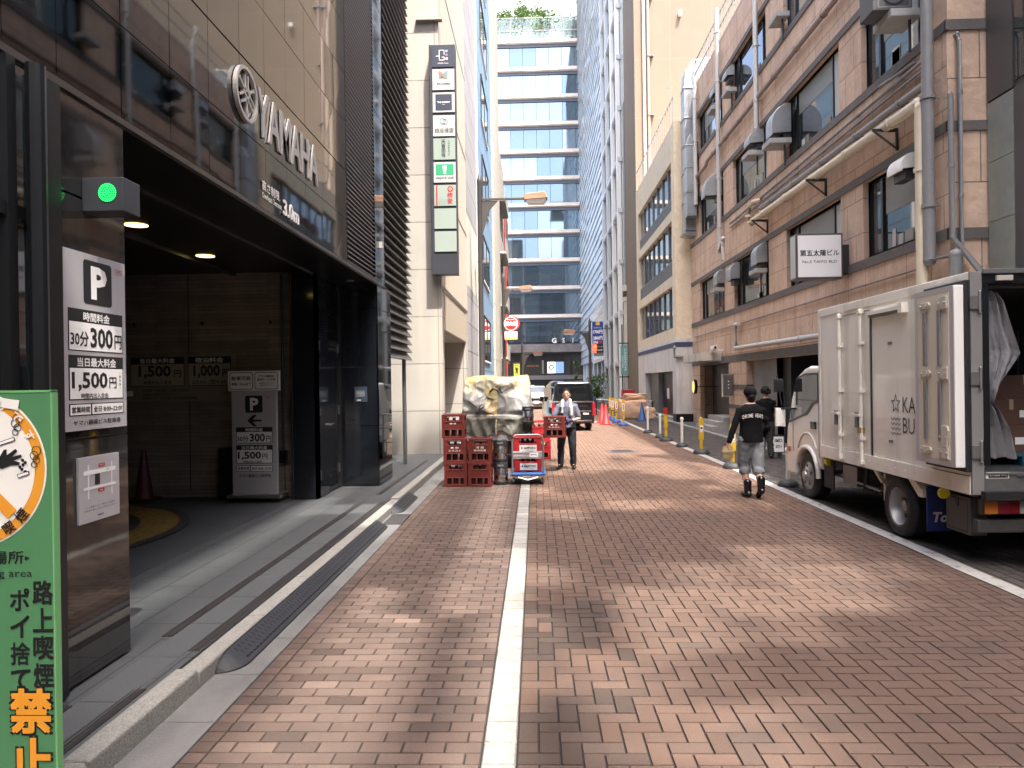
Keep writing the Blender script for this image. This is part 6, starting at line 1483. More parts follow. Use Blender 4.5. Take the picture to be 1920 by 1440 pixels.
t = MB(M); t.box(3.838, 3.848, 9.915, 9.925, .62, 1.8, mat('seam_grey', (.30, .295, .28), .6)); t.box(3.838, 3.848, 10.9, 10.908, .62, 1.06, MATS['seam_grey']); t.box(3.825, 3.85, 10.02, 10.18, 1.0, 1.10, BLK); t.box(3.815, 3.83, 10.03, 10.17, 1.07, 1.09, BLK)
arc_ = [(10.36 + math.cos(R(a)) * .40, .33 + math.sin(R(a)) * .40) for a in range(0, 181, 15)]
t.tube([(3.845, y, z) for y, z in arc_], .035, CABW, 8); t.tube([(3.842, y, z + .16 + .05 * math.sin(i * .26)) for i, (y, z) in enumerate(arc_[2:-2])], .012, CABW, 6); t.build('door_trim', cabo, smooth=60)
t = MB(M); t.box(3.83, 3.86, 11.03, 11.17, .60, .68, mat('amber_lens', (.42, .12, .015), .3)); t.build('turn_signal', cabo, bevel=.01)
t = MB(M); t.tube([(3.85, 10.95, 1.25), (3.72, 11.05, 1.25), (3.70, 11.08, 1.15)], .015, BLK); t.box(3.64, 3.78, 11.04, 11.10, .98, 1.26, CABW); t.tube([(3.72, 11.02, 1.3), (3.68, 11.1, 1.75)], .012, BLK); t.box(3.62, 3.76, 11.06, 11.1, 1.5, 1.7, BLK); t.build('mirror', cabo, bevel=.012)
t = MB(M); t.box(3.95, 5.4, 10.0, 10.7, .45, 1.3, DARKM); t.lathe([(.16, -.015), (.18, 0), (.16, .015)], (4.3, 10.55, 1.35), BLK, 16, 1); t.box(4.0, 4.6, 9.9, 10.15, .9, 1.55, mat('seat_grey', (.08, .08, .085), .8)); t.build('interior', cabo)
# chassis and wheels
t = MB(M); t.box(4.15, 4.25, 6.5, 11, .48, .62, DARKM); t.box(5.1, 5.2, 6.5, 11, .48, .62, DARKM); t.box(3.9, 5.4, 6.5, 9.8, .62, .668, DARKM); t.box(4.2, 5.1, 8.6, 10, .3, .5, DARKM); t.box(4.25, 5.1, 7.7, 7.9, .25, .4, DARKM)
t.tube([(3.93, 9.75, .44), (3.93, 8.35, .40)], .015, GREY, 6); t.box(3.92, 4.2, 8.95, 9.35, .36, .60, GREY); t.tube([(3.95, 8.75, .64), (3.93, 8.75, .36), (4.0, 8.7, .34)], .03, BLK, 8); t.box(3.95, 4.1, 8.3, 8.34, .3, .66, TW)
t.prism([(8.45, .68), (8.38, .68), (8.15, .52), (8.22, .52)], 0, 3.86, 3.9, TW); t.prism([(7.60, .68), (7.48, .68), (7.32, .58), (7.28, .58), (7.28, .5), (7.36, .5)], 0, 3.83, 4.3, TW)
t.box(3.86, 3.88, 9.5, 9.8, .25, .62, DARKM); tp(t, 'chassis')
for y in (7.0 - .06, 9.62):
    t = MB(M); t.lathe([(.05, -.03), (.055, 0), (.03, .03), (0, .03)], (3.84, y, .60), mat('yellow_marker_lens', (.72, .62, .04), .25), 14, 1); tp(t, 'marker_lamp')
def truck_wheel(y, xs, dish, name='wheel'):
    w_ = None
    for i, xx in enumerate(xs):
        t = MB(M); t.lathe([(.20, .0), (.265, -.015), (.30, .0), (.322, .03), (.327, .06), (.327, .16), (.322, .19), (.30, .215), (.2, .22)], (xx, y, .329), RUBBER, 36, 0, False)
        for q in range(60):
            a = q * math.pi / 30; c, s_ = math.cos(a) * .326, math.sin(a) * .326; t.box(xx + .05, xx + .17, y + c - .006, y + c + .006, .329 + s_ - .006, .329 + s_ + .006, RUBBER)
        o = t.build(name, tk, smooth=50)
        if i == 0: w_ = o
    t = MB(M); RIM = mat('wheel_rim_grey', (.42, .415, .40), .4, metal=.5, var=(8, .12)); xx = xs[0]
    if dish: prof = [(.215, -.005), (.205, .01), (.19, .03), (.185, .10), (.165, .13), (.12, .14), (.115, .11), (.06, .10), (.06, .06), (.0, .05)]
    else: prof = [(.215, -.005), (.205, .012), (.18, .015), (.16, -.005), (.11, -.02), (.10, -.035), (.065, -.04), (.06, -.07), (.0, -.075)]
    t.lathe(prof, (xx, y, .329), RIM, 36, 0, False)
    for q in range(5):
        a = q * 2 * math.pi / 5 + .3; rr = .135 if not dish else .142; hx = xx + (-.012 if not dish else .125); t.lathe([(.026, -.002), (.026, .002)], (hx - .004, y + math.cos(a) * rr, .329 + math.sin(a) * rr), BLK, 12, 0)
        t.lathe([(.012, -.02), (.012, .0)], (xx + (-.035 if not dish else .10), y + math.cos(a + .6) * .085, .329 + math.sin(a + .6) * .085), GREY, 6, 0)
    t.build('rim', w_, smooth=40)
truck_wheel(7.80, (3.845, 4.09), True); truck_wheel(10.36, (3.86,), False); truck_wheel(7.80, (5.24, 5.0), True); truck_wheel(10.36, (5.28,), False)
t = MB(M); t.box(3.86, 4.40, 7.26, 7.275, .17, .62, mat('mud_flap_blue', (.022, .035, .16), .45)); t.text('Topre', (3.905, 7.256, .295), X + Z * 0, Z + X * .22, PRINTW, h=.13, w=.34, bold=.04, al='L'); tp(t, 'mud_flap')
t = MB(M); t.box(3.90, 4.05, 6.62, 7.0, .26, .60, mat('tool_box_grey', (.10, .098, .095), .6)); t.outline((3.897, 6.81, .43), NY, Z, .32, .30, BLK, .012); t.box(3.89, 3.9, 6.79, 6.83, .5, .58, BLK); tp(t, 'tool_box', bevel=.012)
t = MB(M); t.box(3.86, 4.30, ya - .10, ya - .03, .625, .70, RUBBER); t.lathe([(.012, 0), (.012, -.003)], (3.96, ya - .10, .66), BLK, 8, 1); tp(t, 'rubber_bumper', bevel=.02)
t = MB(M); t.box(3.88, 4.25, ya - .02, ya + .05, .485, .625, BLK)
tl = tp(t, 'tail_lamp', bevel=.008)
for a, b_, nm, c in ((3.89, 4.0, 'amber_lens', 'amber_lens'), (4.003, 4.10, 'red_lens', 0), (4.103, 4.185, 'red_lens', 0), (4.188, 4.24, 'clear_lens', 1)):
    t = MB(M); t.box(a, b_, ya - .032, ya - .02, .50, .61, MATS['amber_lens'] if c == 'amber_lens' else (mat('red_lens', (.17, .006, .012), .25) if c == 0 else mat('clear_lens', (.30, .29, .25), .2))); t.build(nm, tl)
t = MB(M); t.box(3.86, 5.5, ya + .02, ya + .10, .32, .44, mat('underrun_bar', (.05, .048, .045), .6, var=(6, .3))); tp(t, 'underrun_bar', bevel=.015)
t = MB(M); t.prism([(4.04, 6.02), (4.10, 5.93), (4.22, 5.90), (5.3, 5.90), (5.3, 6.12), (4.10, 6.12)], 2, .27, .40, mat('worn_wood_step', (.16, .125, .095), .8, var=(10, .35))); t.box(4.28, 4.34, 6.1, 6.3, .38, .66, mat('rust_post', (.13, .07, .05), .8)); t.box(4.28, 5.2, 6.08, 6.38, .40, .44, BLK); tp(t, 'rear_step', bevel=.015)
# cargo: curtain, boxes, pallets
t = MB(M)
t.f, t.v, t.m = [], [], []; SIL = mat('silver_quilt', (.22, .22, .23), .45, metal=.5, bump=(9, .8)); GR = []
prof = [(2.44, .03, .14), (2.36, .03, .20), (2.15, .03, .25), (1.90, .03, .34), (1.75, .03, .25), (1.62, .03, .17), (1.50, .03, .12), (1.46, .04, .11), (1.40, .03, .17), (1.25, .02, .25), (1.05, .02, .28), (.98, .02, .29)]
for z, a, b_ in prof:
    GR.append([t.vv((x0 + .10 + a + (b_ - a) * i / 12, ya + .035 + .03 * math.sin(i * 1.6 + z * 5) - .01 * i / 12, z + .012 * math.sin(i))) for i in range(13)])
for p, q in zip(GR, GR[1:]):
    for i in range(12): t.f.append([p[i], p[i + 1], q[i + 1], q[i]]); t.m.append(t.mi(SIL))
tp(t, 'curtain', smooth=80)
CARD = mat('cardboard', (.095, .048, .032), .8, var=(3, .1)); FOAM = mat('foam_white', (.30, .30, .29), .7)
def cbox(name, label, cat, x, y, z, w_, d_, h, m, tape=True, rz=0):
    t = MB(); t.box(-w_ / 2, w_ / 2, -d_ / 2, d_ / 2, 0, h, m)
    if tape: t.box(-.025, .025, -d_ / 2 - .001, -d_ / 2 + .05, h * .6, h + .0015, mat('parcel_tape', (.36, .26, .16), .35)); t.rect((w_ * .25, -d_ / 2 - .002, h * .45), X, Z, .09, .07, PRINTW)
    else: t.box(-w_ / 2 - .006, w_ / 2 + .006, -d_ / 2 - .006, d_ / 2 + .006, h * .72, h, m)
    o = t.build(name, bevel=.006); o.location = (x, y, z); o.rotation_euler.z = rz; return tag(o, label, cat)
zf_ = z0 + .104
t = MB(); PT = mat('pallet_teal', (.02, .10, .13), .55)
for i in range(7): t.box(-.5, .5, -.45 + i * .135, -.36 + i * .135, .09, .12, PT)
for i in range(3): t.box(-.5 + i * .44, -.38 + i * .44, -.45, .45, 0, .09, PT)
o = t.build('pallet', loc=(4.78, 7.6, zf_)); tag(o, 'dark teal plastic pallet on the truck floor under the cartons', 'pallet')
cbox('cardboard_box', 'brown carton on the left of the pallet in the truck', 'box', 4.60, 7.45, zf_ + .12, .5, .5, .26, CARD); cbox('cardboard_box', 'brown carton on the right of the pallet in the truck', 'box', 5.10, 7.5, zf_ + .12, .46, .5, .30, CARD)
cbox('cardboard_box', 'brown carton stacked second high over the left carton in the truck', 'box', 4.68, 7.5, zf_ + .38, .5, .46, .26, CARD, True, R(4)); cbox('cardboard_box', 'brown carton stacked topmost in the truck', 'box', 4.86, 7.52, zf_ + .64, .6, .46, .24, CARD, True, R(-3))
cbox('foam_box', 'lower white foam box on the truck floor', 'box', 4.13, 7.15, zf_, .24, .36, .2, FOAM, False); cbox('foam_box', 'upper white foam box stacked in the truck', 'box', 4.13, 7.18, zf_ + .2, .22, .34, .19, FOAM, False)
# black van, seen from behind
VB = mat('van_black_paint', (.008, .008, .010), .12, coat=1.0, spec=.6); CHR = mat('chrome', (.62, .62, .62), .12, metal=1.0); VG = mat('privacy_glass', (.006, .007, .008), .04, spec=.7)
def van(label, loc, rz, W=1.46, L=3.9, H=1.72, paint=VB):
    r = thing('van', label, 'van', loc, rz); w2 = W / 2
    t = MB()
    def ring(y, zb, zt, wb, wt): return [(-wb, y, zb), (wb, y, zb), (wb + .015, y, zb + .35), (wb, y, .95 * H / 1.72), (wt, y, zt - .10), (wt - .08, y, zt), (-wt + .08, y, zt), (-wt, y, zt - .10), (-wb, y, .95 * H / 1.72), (-wb - .015, y, zb + .35)]
    t.loft([ring(0, .28, H - .06, w2 - .02, w2 - .10), ring(.10, .24, H, w2, w2 - .09), ring(L * .5, .22, H + .02, w2, w2 - .09), ring(L * .72, .22, H - .06, w2, w2 - .10), ring(L * .84, .24, 1.10, w2, w2 - .06), ring(L, .28, .85, w2 - .08, w2 - .14)], paint); bd = t.build('body', r, bevel=.03, seg=3, smooth=40)
    t = MB(); t.prism([(-w2 + .10, 1.05), (w2 - .10, 1.05), (w2 - .16, H - .16), (w2 - .2, H - .12), (-w2 + .2, H - .12), (-w2 + .16, H - .16)], 1, -.012, .01, VG); t.build('rear_window', r)
    t = MB(); t.box(-w2 + .02, w2 - .02, -.03, -.002, .98, 1.03, CHR); t.box(-w2 + .12, w2 - .12, -.035, -.005, .66, .70, CHR); t.box(-w2 + .02, w2 - .02, -.06, .05, .32, .50, paint); t.box(-w2 + .1, w2 - .1, -.066, -.05, .33, .37, CHR); t.build('rear_trim', r, bevel=.008)
    t = MB(); t.text('ALPHARD', (w2 - .38, -.008, .86), X, Z, CHR, h=.045, w=.26, bold=.02); t.rect((w2 - .30, -.009, .60), X, Z, .2, .07, mat('plate_white', (.6, .6, .58), .5)); t.rect((0, -.009, .60), X, Z, .3, .14, MATS['plate_white']); t.build('number_plate', r)
    for s_ in (-1, 1):
        t = MB(); t.box(s_ * (w2 - .03) - .045, s_ * (w2 - .03) + .045, -.03, .10, .52, .98, mat('tail_red', (.30, .01, .015), .2)); t.build('tail_lamp', r, bevel=.012)
        t = MB(); t.box(s_ * (w2 - .02) - .012, s_ * (w2 - .02) + .012, .35, L * .72, 1.06, H - .22, VG); t.build('side_window', r, bevel=.004)
        t = MB(); t.box(s_ * w2 - .014, s_ * w2 + .014, .5, L * .7, .50, .54, CHR); t.box(s_ * w2 - .014, s_ * w2 + .014, .6, .8, .92, .95, CHR); t.box(s_ * w2 - .014, s_ * w2 + .014, 1.6, 1.8, .92, .95, CHR); t.build('side_trim', r)
        t = MB(); t.box(s_ * (w2 + .08) - .08, s_ * (w2 + .08) + .08, L * .70, L * .70 + .1, .98, 1.16, paint); t.build('mirror', r, bevel=.03)
        for y in (.72, L - .75):
            t = MB(); t.lathe([(.15, -.09), (.27, -.09), (.29, -.06), (.29, .06), (.27, .09), (.15, .09)], (s_ * (w2 - .10), y, .29), RUBBER, 26, 0); wh = t.build('wheel', r, smooth=40); t = MB(); t.lathe([(.19, .095 * s_), (.17, .085 * s_), (.05, .10 * s_), (0, .10 * s_)], (s_ * (w2 - .10), y, .29), CHR, 20, 0); t.build('rim', wh)
    return r
van('black van with dark glass and chrome trim standing in the sunlit road', (1.30, 24.9, .002), R(5.5))
WP = mat('car_white', (.72, .72, .72), .2, coat=.8)
def car(label, loc, rz, paint):
    r = thing('parked_car', label, 'car', loc, rz)
    t = MB(); ring = lambda y, zb, zt, w_, wt: [(-w_, y, zb), (w_, y, zb), (w_, y, .8), (wt, y, zt), (-wt, y, zt), (-w_, y, .8)]
    t.loft([ring(0, .4, .85, .70, .66), ring(.15, .3, .95, .8, .74), ring(1.0, .25, 1.02, .84, .76), ring(1.6, .25, 1.45, .84, .62), ring(3.2, .25, 1.47, .84, .62), ring(3.9, .3, .98, .82, .74), ring(4.1, .4, .9, .76, .7)], paint); t.build('body', r, bevel=.04, smooth=40)
    t = MB(); t.loft([[(-.70, 1.06, 1.04), (.70, 1.06, 1.04), (.58, 1.55, 1.40), (-.58, 1.55, 1.40)], [(-.70, 1.04, 1.05), (.70, 1.04, 1.05), (.58, 1.53, 1.41), (-.58, 1.53, 1.41)]], GLASS); t.build('windshield', r)
    t = MB(); t.box(-.5, .5, -.02, .05, .5, .7, BLK); t.rect((0, -.03, .45), X, Z, .33, .16, PRINTW); t.build('grille', r)
    for s_ in (-1, 1):
        t = MB(); t.box(s_ * .62 - .13, s_ * .62 + .13, -.01, .12, .62, .76, mat('headlight_lens', (.7, .72, .75), .1)); t.build('headlight', r, bevel=.02)
        t = MB(); t.box(s_ * .96 - .09, s_ * .96 + .09, 1.25, 1.33, .98, 1.12, BLK); t.build('mirror', r, bevel=.02)
        for y in (.75, 3.3): t = MB(); t.lathe([(.12, -.09), (.29, -.09), (.31, 0), (.29, .09), (.12, .09)], (s_ * .72, y, .31), RUBBER, 20, 0); t.build('wheel', r)
    return r
p = onZ(1006, 757); car('white car facing the camera beyond the black van', (.05, 45.5, .002), R(3), WP)
car('second white car parked farther behind the first white car', (-.55, 62.5, .002), R(8), WP)
car('grey car crossing far down the alley', (1.2, 70.5, .002), R(75), mat('car_grey', (.30, .32, .33), .3, coat=.6))
# ================================================================== people
SKIN = mat('skin', (.46, .27, .19), .55, var=(30, .05)); HAIR = mat('hair_black', (.006, .005, .0045), .7, spec=.2, bump=(60, .6))
def solid(mbs, name, mt, parent, voxel=.010, smooth=5, disp=None):
    """overlapping lofts fused into one continuous smooth surface"""
    me = bpy.data.meshes.new(name); me.from_pydata(mbs.v, [], mbs.f); me.materials.append(mt)
    bm = bmesh.new(); bm.from_mesh(me); bmesh.ops.recalc_face_normals(bm, faces=bm.faces); bm.to_mesh(me); bm.free()
    o = bpy.data.objects.new(name, me); COL.objects.link(o)
    rm = o.modifiers.new('fuse', 'REMESH'); rm.mode = 'VOXEL'; rm.voxel_size = voxel; rm.use_smooth_shade = True
    if disp:
        tx = bpy.data.textures.new(name, 'CLOUDS'); tx.noise_scale = disp[0]; d = o.modifiers.new('folds', 'DISPLACE'); d.texture = tx; d.strength = disp[1]; d.mid_level = .5
    sm = o.modifiers.new('smooth', 'SMOOTH'); sm.factor = .5; sm.iterations = smooth
    dg = bpy.context.evaluated_depsgraph_get(); m2 = bpy.data.meshes.new_from_object(o.evaluated_get(dg)); 
    o.modifiers.clear(); o.data = m2; m2.name = name
    m2.materials.clear(); m2.materials.append(mt); m2.polygons.foreach_set('use_smooth', [True] * len(m2.polygons))
    o.parent = parent; return o
def ell(c, rx, ry, n=16, tilt=0):
    return [(c[0] + math.cos(q * 2 * math.pi / n) * rx, c[1] + math.sin(q * 2 * math.pi / n) * ry, c[2] + tilt * math.sin(q * 2 * math.pi / n) * ry) for q in range(n)]
def limb(t, pts, rs, m, n=12): 
    t.tube(pts, rs, m, n)
    for p, r in zip(pts, rs): t.lathe([(r * .5, -r * .86), (r * .86, -r * .5), (r, 0), (r * .86, r * .5), (r * .5, r * .86)], p, m, n)
def ball(t, c, rx, ry, rz_, m, n=16, k=9):
    t.loft([ell((c[0], c[1], c[2] + rz_ * math.sin(a)), max(.002, rx * math.cos(a)), max(.002, ry * math.cos(a)), n) for a in [(-.5 + i / (k - 1)) * math.pi for i in range(k)]], m)
def hand(t, wrist, d, palm_n, grip=.5, s=1.0):
    """palm, four unequal bent fingers and a thumb leaving the side of the palm"""
    d = Vector(d).normalized(); n = Vector(palm_n); n = (n - d * n.dot(d)).normalized(); sd = d.cross(n); w_ = Vector(wrist)
    limb(t, [w_, w_ + d * .05 * s, w_ + d * .085 * s], [.026 * s, .033 * s, .032 * s], SKIN, 8)
    for i, (off, ln_) in enumerate(((-.028, .066), (-.010, .076), (.010, .070), (.027, .054))):
        b = w_ + d * .085 * s + sd * off * s; k1 = b + (d * math.cos(grip) + n * math.sin(grip)) * ln_ * .5 * s; k2 = k1 + (d * math.cos(grip * 2.2) + n * math.sin(grip * 2.2)) * ln_ * .5 * s
        limb(t, [b, k1, k2], [.0105 * s, .0095 * s, .008 * s], SKIN, 6)
    b = w_ + d * .03 * s - sd * .028 * s; limb(t, [b, b + (d * .6 - sd * .6 + n * .4).normalized() * .038 * s, b + (d * .8 - sd * .35 + n * .7).normalized() * .068 * s], [.013 * s, .011 * s, .009 * s], SKIN, 6)
def person(label, loc, rz, J, sc=1.0, skin_feet=False):
    """J: joints in metres for a figure 1.62 m tall facing -y"""
    r = thing('person', label, 'person', loc, rz); r.scale = (sc, sc, sc)
    t = MB(); V = Vector
    lean = V(J.get('lean', (0, 0, 0)))
    C = lambda z, f=1.0: V((0, 0, z)) + lean * max(0, (z - .85)) * f
    t.loft([ell(C(z) + V((0, yo, 0)), rx, ry) for z, rx, ry, yo in ((.78, .11, .09, 0), (.86, .145, .10, 0), (1.0, .125, .09, 0), (1.14, .14, .10, 0), (1.25, .155, .10, 0), (1.33, .11, .075, 0), (1.365, .052, .055, 0))], SKIN)
    hd = V(J['head']); limb(t, [C(1.30), hd - V((0, -.01, .09))], [.055, .05], SKIN)
    ball(t, hd + V((0, .01, .02)), .074, .092, .100, SKIN); ball(t, hd + V((0, -.018, -.045)), .056, .068, .068, SKIN)
    ball(t, hd + V((0, -.092, -.02)), .014, .020, .022, SKIN, 8, 5)
    for s_ in (-1, 1): ball(t, hd + V((s_ * .076, .005, -.01)), .010, .02, .030, SKIN, 8, 5); ball(t, hd + V((s_ * .03, -.078, .012)), .016, .012, .010, SKIN, 8, 5)
    ball(t, hd + V((0, -.083, -.062)), .024, .010, .010, SKIN, 8, 5)
    for k in ('L', 'R'):
        s0, e_, w_ = V(J['sh' + k]), V(J['el' + k]), V(J['wr' + k]); limb(t, [C(1.25), s0, (s0 + e_) / 2, e_, (e_ + w_) / 2, w_], [.06, .050, .045, .036, .034, .025], SKIN)
        hand(t, w_, J['hd' + k], J['pn' + k], J.get('gr' + k, .5))
        h, kn, an, to = V(J['hp' + k]), V(J['kn' + k]), V(J['an' + k]), V(J['to' + k]); limb(t, [V((0, 0, .84)), h, (h + kn) / 2, kn, kn + (an - kn) * .35, an], [.09, .085, .072, .052, .055, .034], SKIN)
        limb(t, [an, to], [.034, .025], SKIN)
    b = solid(t, 'body', SKIN, r, .0085, 3)
    t = MB()
    for s_ in (-1, 1): ball(t, hd + V((s_ * .030, -.084, .012)), .011, .006, .006, PRINTW, 8, 5); ball(t, hd + V((s_ * .030, -.0885, .012)), .005, .004, .005, BLACK, 8, 5); t.box(hd.x + s_ * .03 - .018, hd.x + s_ * .03 + .018, hd.y - .088, hd.y - .076, hd.z + .030, hd.z + .037, HAIR)
    t.build('eye', r)
    return r, C, V
def shirt(r, C, V, J, m, zlow=.80, sl='long', name='shirt', wide=1.0, disp=(.09, .012)):
    t = MB(); t.loft([ell(C(z) + V((0, 0, 0)), rx * wide, ry * wide, 18) for z, rx, ry in ((zlow, .182, .146), (.90, .172, .134), (1.02, .160, .120), (1.14, .168, .122), (1.24, .178, .12), (1.31, .135, .095), (1.352, .075, .07))], m)
    for k in ('L', 'R'):
        s0, e_, w_ = V(J['sh' + k]), V(J['el' + k]), V(J['wr' + k])
        if sl == 'long': limb(t, [C(1.26), s0, (s0 + e_) / 2, e_, (e_ + w_) / 2, e_ + (w_ - e_) * .95], [.066, .058, .054, .047, .043, .038], m)
        else: limb(t, [C(1.26), s0, s0 + (e_ - s0) * .45, s0 + (e_ - s0) * .8], [.068, .062, .060, .058], m)
    return solid(t, name, m, r, .011, 4, disp)
def trousers(r, V, J, m, short=False, name='trousers', wide=1.0, disp=(.07, .022)):
    t = MB(); t.loft([ell((0, 0, z), rx, ry) for z, rx, ry in ((.76, .15, .115), (.86, .16, .122), (.93, .152, .118))], m)
    for k in ('L', 'R'):
        h, kn, an = V(J['hp' + k]), V(J['kn' + k]), V(J['an' + k])
        if short: limb(t, [h, (h + kn) / 2, kn, kn + (an - kn) * .22], [.105, .100 * wide, .092 * wide, .088 * wide], m)
        else: limb(t, [h, (h + kn) / 2, kn, (kn + an) / 2, kn + (an - kn) * .93], [.102, .090 * wide, .076 * wide, .068 * wide, .066 * wide], m)
    return solid(t, name, m, r, .011, 4, disp)
def shoes(r, V, J, m, boot=False):
    for k in ('L', 'R'):
        an, to = V(J['an' + k]), V(J['to' + k]); d = (to - an); d.normalize()
        t = MB(); back = an - Vector((d.x, d.y, 0)) * .045
        sole = V((0, 0, -.055)); limb(t, [back + sole * .6, an + sole * .45, to + V((0, 0, -.005)), to + Vector((d.x, d.y, d.z * .3)) * .045], [.042, .046, .040, .030], m, 10)
        if boot: limb(t, [an + V((0, 0, -.02)), an + V((0, .0, .13))], [.052, .058], m)
        o = solid(t, 'shoe', m, r, .008, 2)
# --- man walking away in a black cap
JA = dict(head=(-.0, -.03, 1.48), shL=(.165, 0, 1.245), shR=(-.165, 0, 1.245), elR=(-.235, .03, 1.0), elL=(.265, .05, 1.02), wrR=(-.20, -.14, .82), wrL=(.345, .06, .80),
          hdR=(.2, -.5, -.6), hdL=(.1, -.1, -1), pnL=(-1, 0, 0), pnR=(1, 0, 0), grL=.8, hpL=(.085, 0, .83), hpR=(-.085, 0, .83), knL=(.075, -.10, .46), knR=(-.07, .06, .45), anL=(.07, .03, .085), anR=(-.045, .24, .155), toL=(.075, -.12, .045), toR=(-.045, .13, .045))
# facing away: rotate by 180 degrees so -y points down the alley
BLKC = mat('black_jersey', (.0055, .0055, .0065), .9, spec=.15, bump=(200, .1)); DENIM = mat('faded_grey_denim', (.20, .215, .23), .85, var=(9, .14), bump=(90, .2)); BOOT = mat('black_leather', (.006, .006, .0065), .25)
r, C, V = person('man in black cap and grey shorts walking away with a small bag', (3.10, 10.5, .0), math.pi + R(4), JA, 1.0)
shirt(r, C, V, JA, BLKC, .80); trousers(r, V, JA, DENIM, True, 'shorts', .98, (.06, .024)); shoes(r, V, JA, BOOT, True)
t = MB(); hd = Vector(JA['head']); ball(t, hd + Vector((0, .012, .035)), .092, .108, .095, BLKC); t.loft([ell((0, -.09, 1.51), .07, .08), ell((0, -.10, 1.518), .07, .08)], BLKC); solid(t, 'cap', BLKC, r, .008, 2)
t = MB(); limb(t, [hd + Vector((0, .06, -.03)), hd + Vector((0, .055, -.075))], [.062, .05], HAIR); solid(t, 'hair', HAIR, r, .008, 2)
t = MB()
for i, ch in enumerate('CHROME HEARTS'):
    a = (i - 6) / 6 * .86; xx = -math.sin(a) * .19; zz = 1.15 + .035 * math.cos(a * 1.5); yv = .135 * math.cos(a * 1.15) - .012
    t.text(ch, (xx, yv + .012, zz), Vector((-math.cos(a), -math.sin(a) * .75, .0)).normalized(), Z, PRINTW, h=.052, w=.023, bold=.02)
t.build('back_print', r)
wr = Vector((3.10, 10.5, 0)) + Vector((.33 * 1, -.06, .80)) * 1
t = MB(); BAGM = mat('tan_paper_bag', (.27, .20, .095), .6, var=(9, .3), bump=(12, .6))
o = Matrix.Rotation(math.pi + R(4), 4, 'Z') @ Vector((.365, .05, .70)) + Vector((3.10, 10.5, 0))
t.loft([[(-.075, -.03, -.13), (.075, -.03, -.13), (.075, .03, -.13), (-.075, .03, -.13)], [(-.08, -.035, -.03), (.08, -.035, -.03), (.08, .035, -.03), (-.08, .035, -.03)], [(-.06, -.014, .045), (.065, -.014, .05), (.065, .014, .05), (-.06, .014, .045)]], BAGM)
bg_ = t.build('paper_bag', loc=tuple(o), bevel=.004); tag(bg_, 'small tan bag held in the hand of the man in the black cap', 'bag')
# --- man in a black T-shirt farther on, turned away
JB = dict(head=(0, -.02, 1.48), shL=(.162, 0, 1.245), shR=(-.162, 0, 1.245), elL=(.225, .0, 1.0), elR=(-.235, .02, 1.0), wrL=(.20, -.15, .88), wrR=(-.20, -.16, .92), hdL=(-.2, -.6, -.6), hdR=(.2, -.7, -.2), pnL=(-1, 0, 0), pnR=(1, 0, 0),
          hpL=(.085, 0, .83), hpR=(-.085, 0, .83), knL=(.09, -.03, .45), knR=(-.085, .0, .45), anL=(.10, .05, .085), anR=(-.095, .03, .085), toL=(.11, -.09, .045), toR=(-.12, -.11, .045))
KHK = mat('dark_grey_trousers', (.026, .026, .024), .85, bump=(120, .15))
r, C, V = person('man in black T-shirt and dark trousers standing turned away by the wall', (4.93, 15.6, .0), math.pi - R(14), JB, .96)
shirt(r, C, V, JB, BLKC, .84, 'short'); trousers(r, V, JB, KHK, False, 'trousers', 1.12); shoes(r, V, JB, BOOT)
t = MB(); hd = Vector(JB['head'])
random.seed(4)
for q in range(60):
    a, b_ = random.uniform(0, 6.28), random.uniform(-.5, 1.3); d = Vector((math.cos(a) * math.cos(b_) * .092, math.sin(a) * math.cos(b_) * .105 + .012, math.sin(b_) * .10 + .02))
    if d.y < -.06 and d.z < .04: continue
    ball(t, hd + d, .026, .026, .024, HAIR, 8, 5)
ball(t, hd + Vector((0, .02, .03)), .088, .10, .092, HAIR); solid(t, 'hair', HAIR, r, .008, 1)
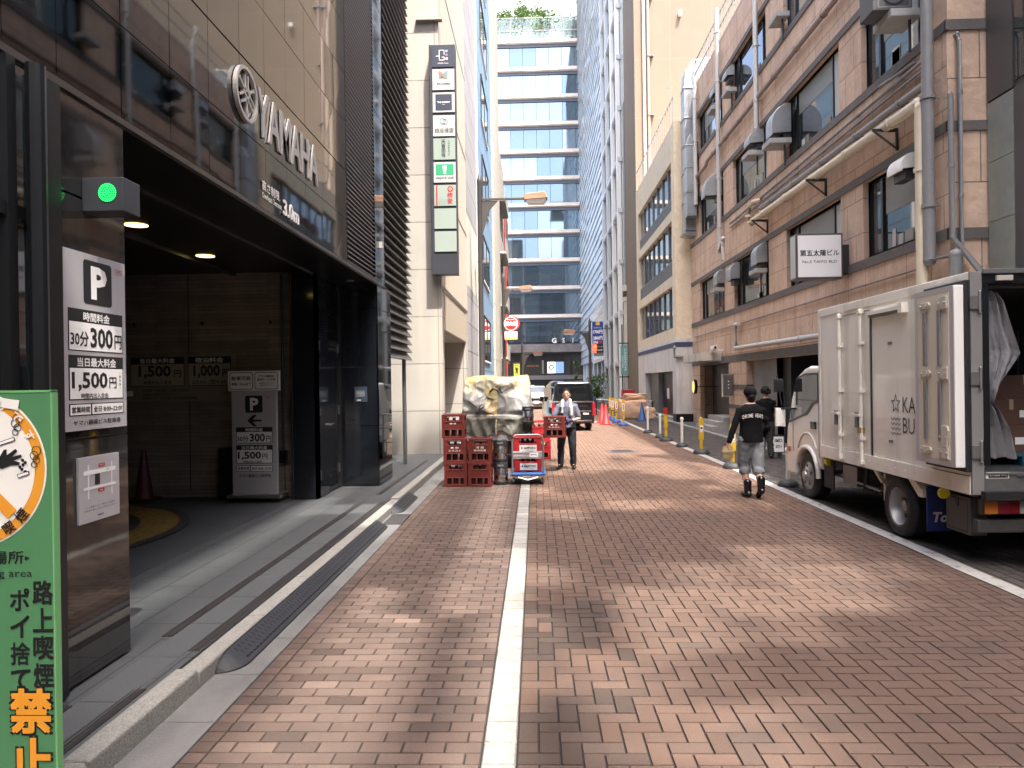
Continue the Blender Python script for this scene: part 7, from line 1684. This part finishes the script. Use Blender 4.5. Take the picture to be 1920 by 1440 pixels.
# --- delivery man facing the camera with a crate
JC = dict(head=(.0, -.04, 1.47), lean=(0, -.06, 0), shL=(.168, -.02, 1.24), shR=(-.168, -.04, 1.24), elL=(.245, -.02, 1.0), elR=(-.26, -.10, 1.03), wrL=(.09, -.25, .97), wrR=(-.36, -.27, 1.03), hdL=(-.6, -.5, .05), hdR=(-.05, -.9, -.1), pnL=(-.3, -.3, -1), pnR=(.3, 0, -1), grL=.9, grR=1.0,
          hpL=(.085, 0, .83), hpR=(-.085, 0, .83), knL=(.11, -.04, .45), knR=(-.12, -.09, .46), anL=(.12, .04, .085), anR=(-.13, -.02, .085), toL=(.135, -.10, .045), toR=(-.175, -.15, .045))
POLO = mat('lilac_grey_shirt', (.105, .11, .145), .8, bump=(160, .12)); NAVYT = mat('navy_trousers', (.008, .010, .016), .8, bump=(140, .12)); GLOVE = mat('navy_glove', (.03, .03, .09), .8); TOWEL = mat('white_towel', (.40, .42, .44), .95, bump=(180, .4))
r, C, V = person('man in lilac grey shirt with white neck towel carrying a red crate', (.60, 14.1, .0), R(-3), JC, .985)
shirt(r, C, V, JC, POLO, .82, 'short', wide=1.04); trousers(r, V, JC, NAVYT); shoes(r, V, JC, BOOT)
t = MB(); hd = Vector(JC['head']); ball(t, hd + Vector((0, .022, .045)), .081, .092, .088, HAIR); solid(t, 'hair', HAIR, r, .008, 2)
t = MB(); limb(t, [(-.085, -.16, 1.13), (-.085, -.155, 1.24), (-.075, -.09, 1.345), (-.05, .02, 1.385), (0, .06, 1.395), (.05, .02, 1.385), (.075, -.09, 1.345), (.09, -.165, 1.22), (.095, -.17, 1.08)], [.03, .036, .035, .035, .035, .035, .035, .038, .036], TOWEL); solid(t, 'neck_towel', TOWEL, r, .010, 2, (.05, .012))
for k in ('L', 'R'):
    t = MB(); w_ = Vector(JC['wr' + k]); d = Vector(JC['hd' + k]).normalized(); limb(t, [w_ - d * .01, w_ + d * .05, w_ + d * .09], [.034, .041, .040], GLOVE)
    n = Vector(JC['pn' + k]); n = (n - d * n.dot(d)).normalized(); sd = d.cross(n)
    for off, l_ in ((-.028, .07), (-.010, .08), (.010, .074), (.027, .058)): b = w_ + d * .085 + sd * off; limb(t, [b, b + (d * .6 + n * .7) * l_ * .55, b + (d * .1 + n * 1.1) * l_], [.0135, .0125, .011], GLOVE, 6)
    b = w_ + d * .03 - sd * .03; limb(t, [b, b + (d * .6 - sd * .5 + n * .5) * .06], [.016, .012], GLOVE, 6); solid(t, 'glove', GLOVE, r, .007, 1)
crate('brown-red bottle crate carried by the man with the neck towel', (.36, 13.72, .655), R(-7), CRD, .40, .34, .40, TX2)
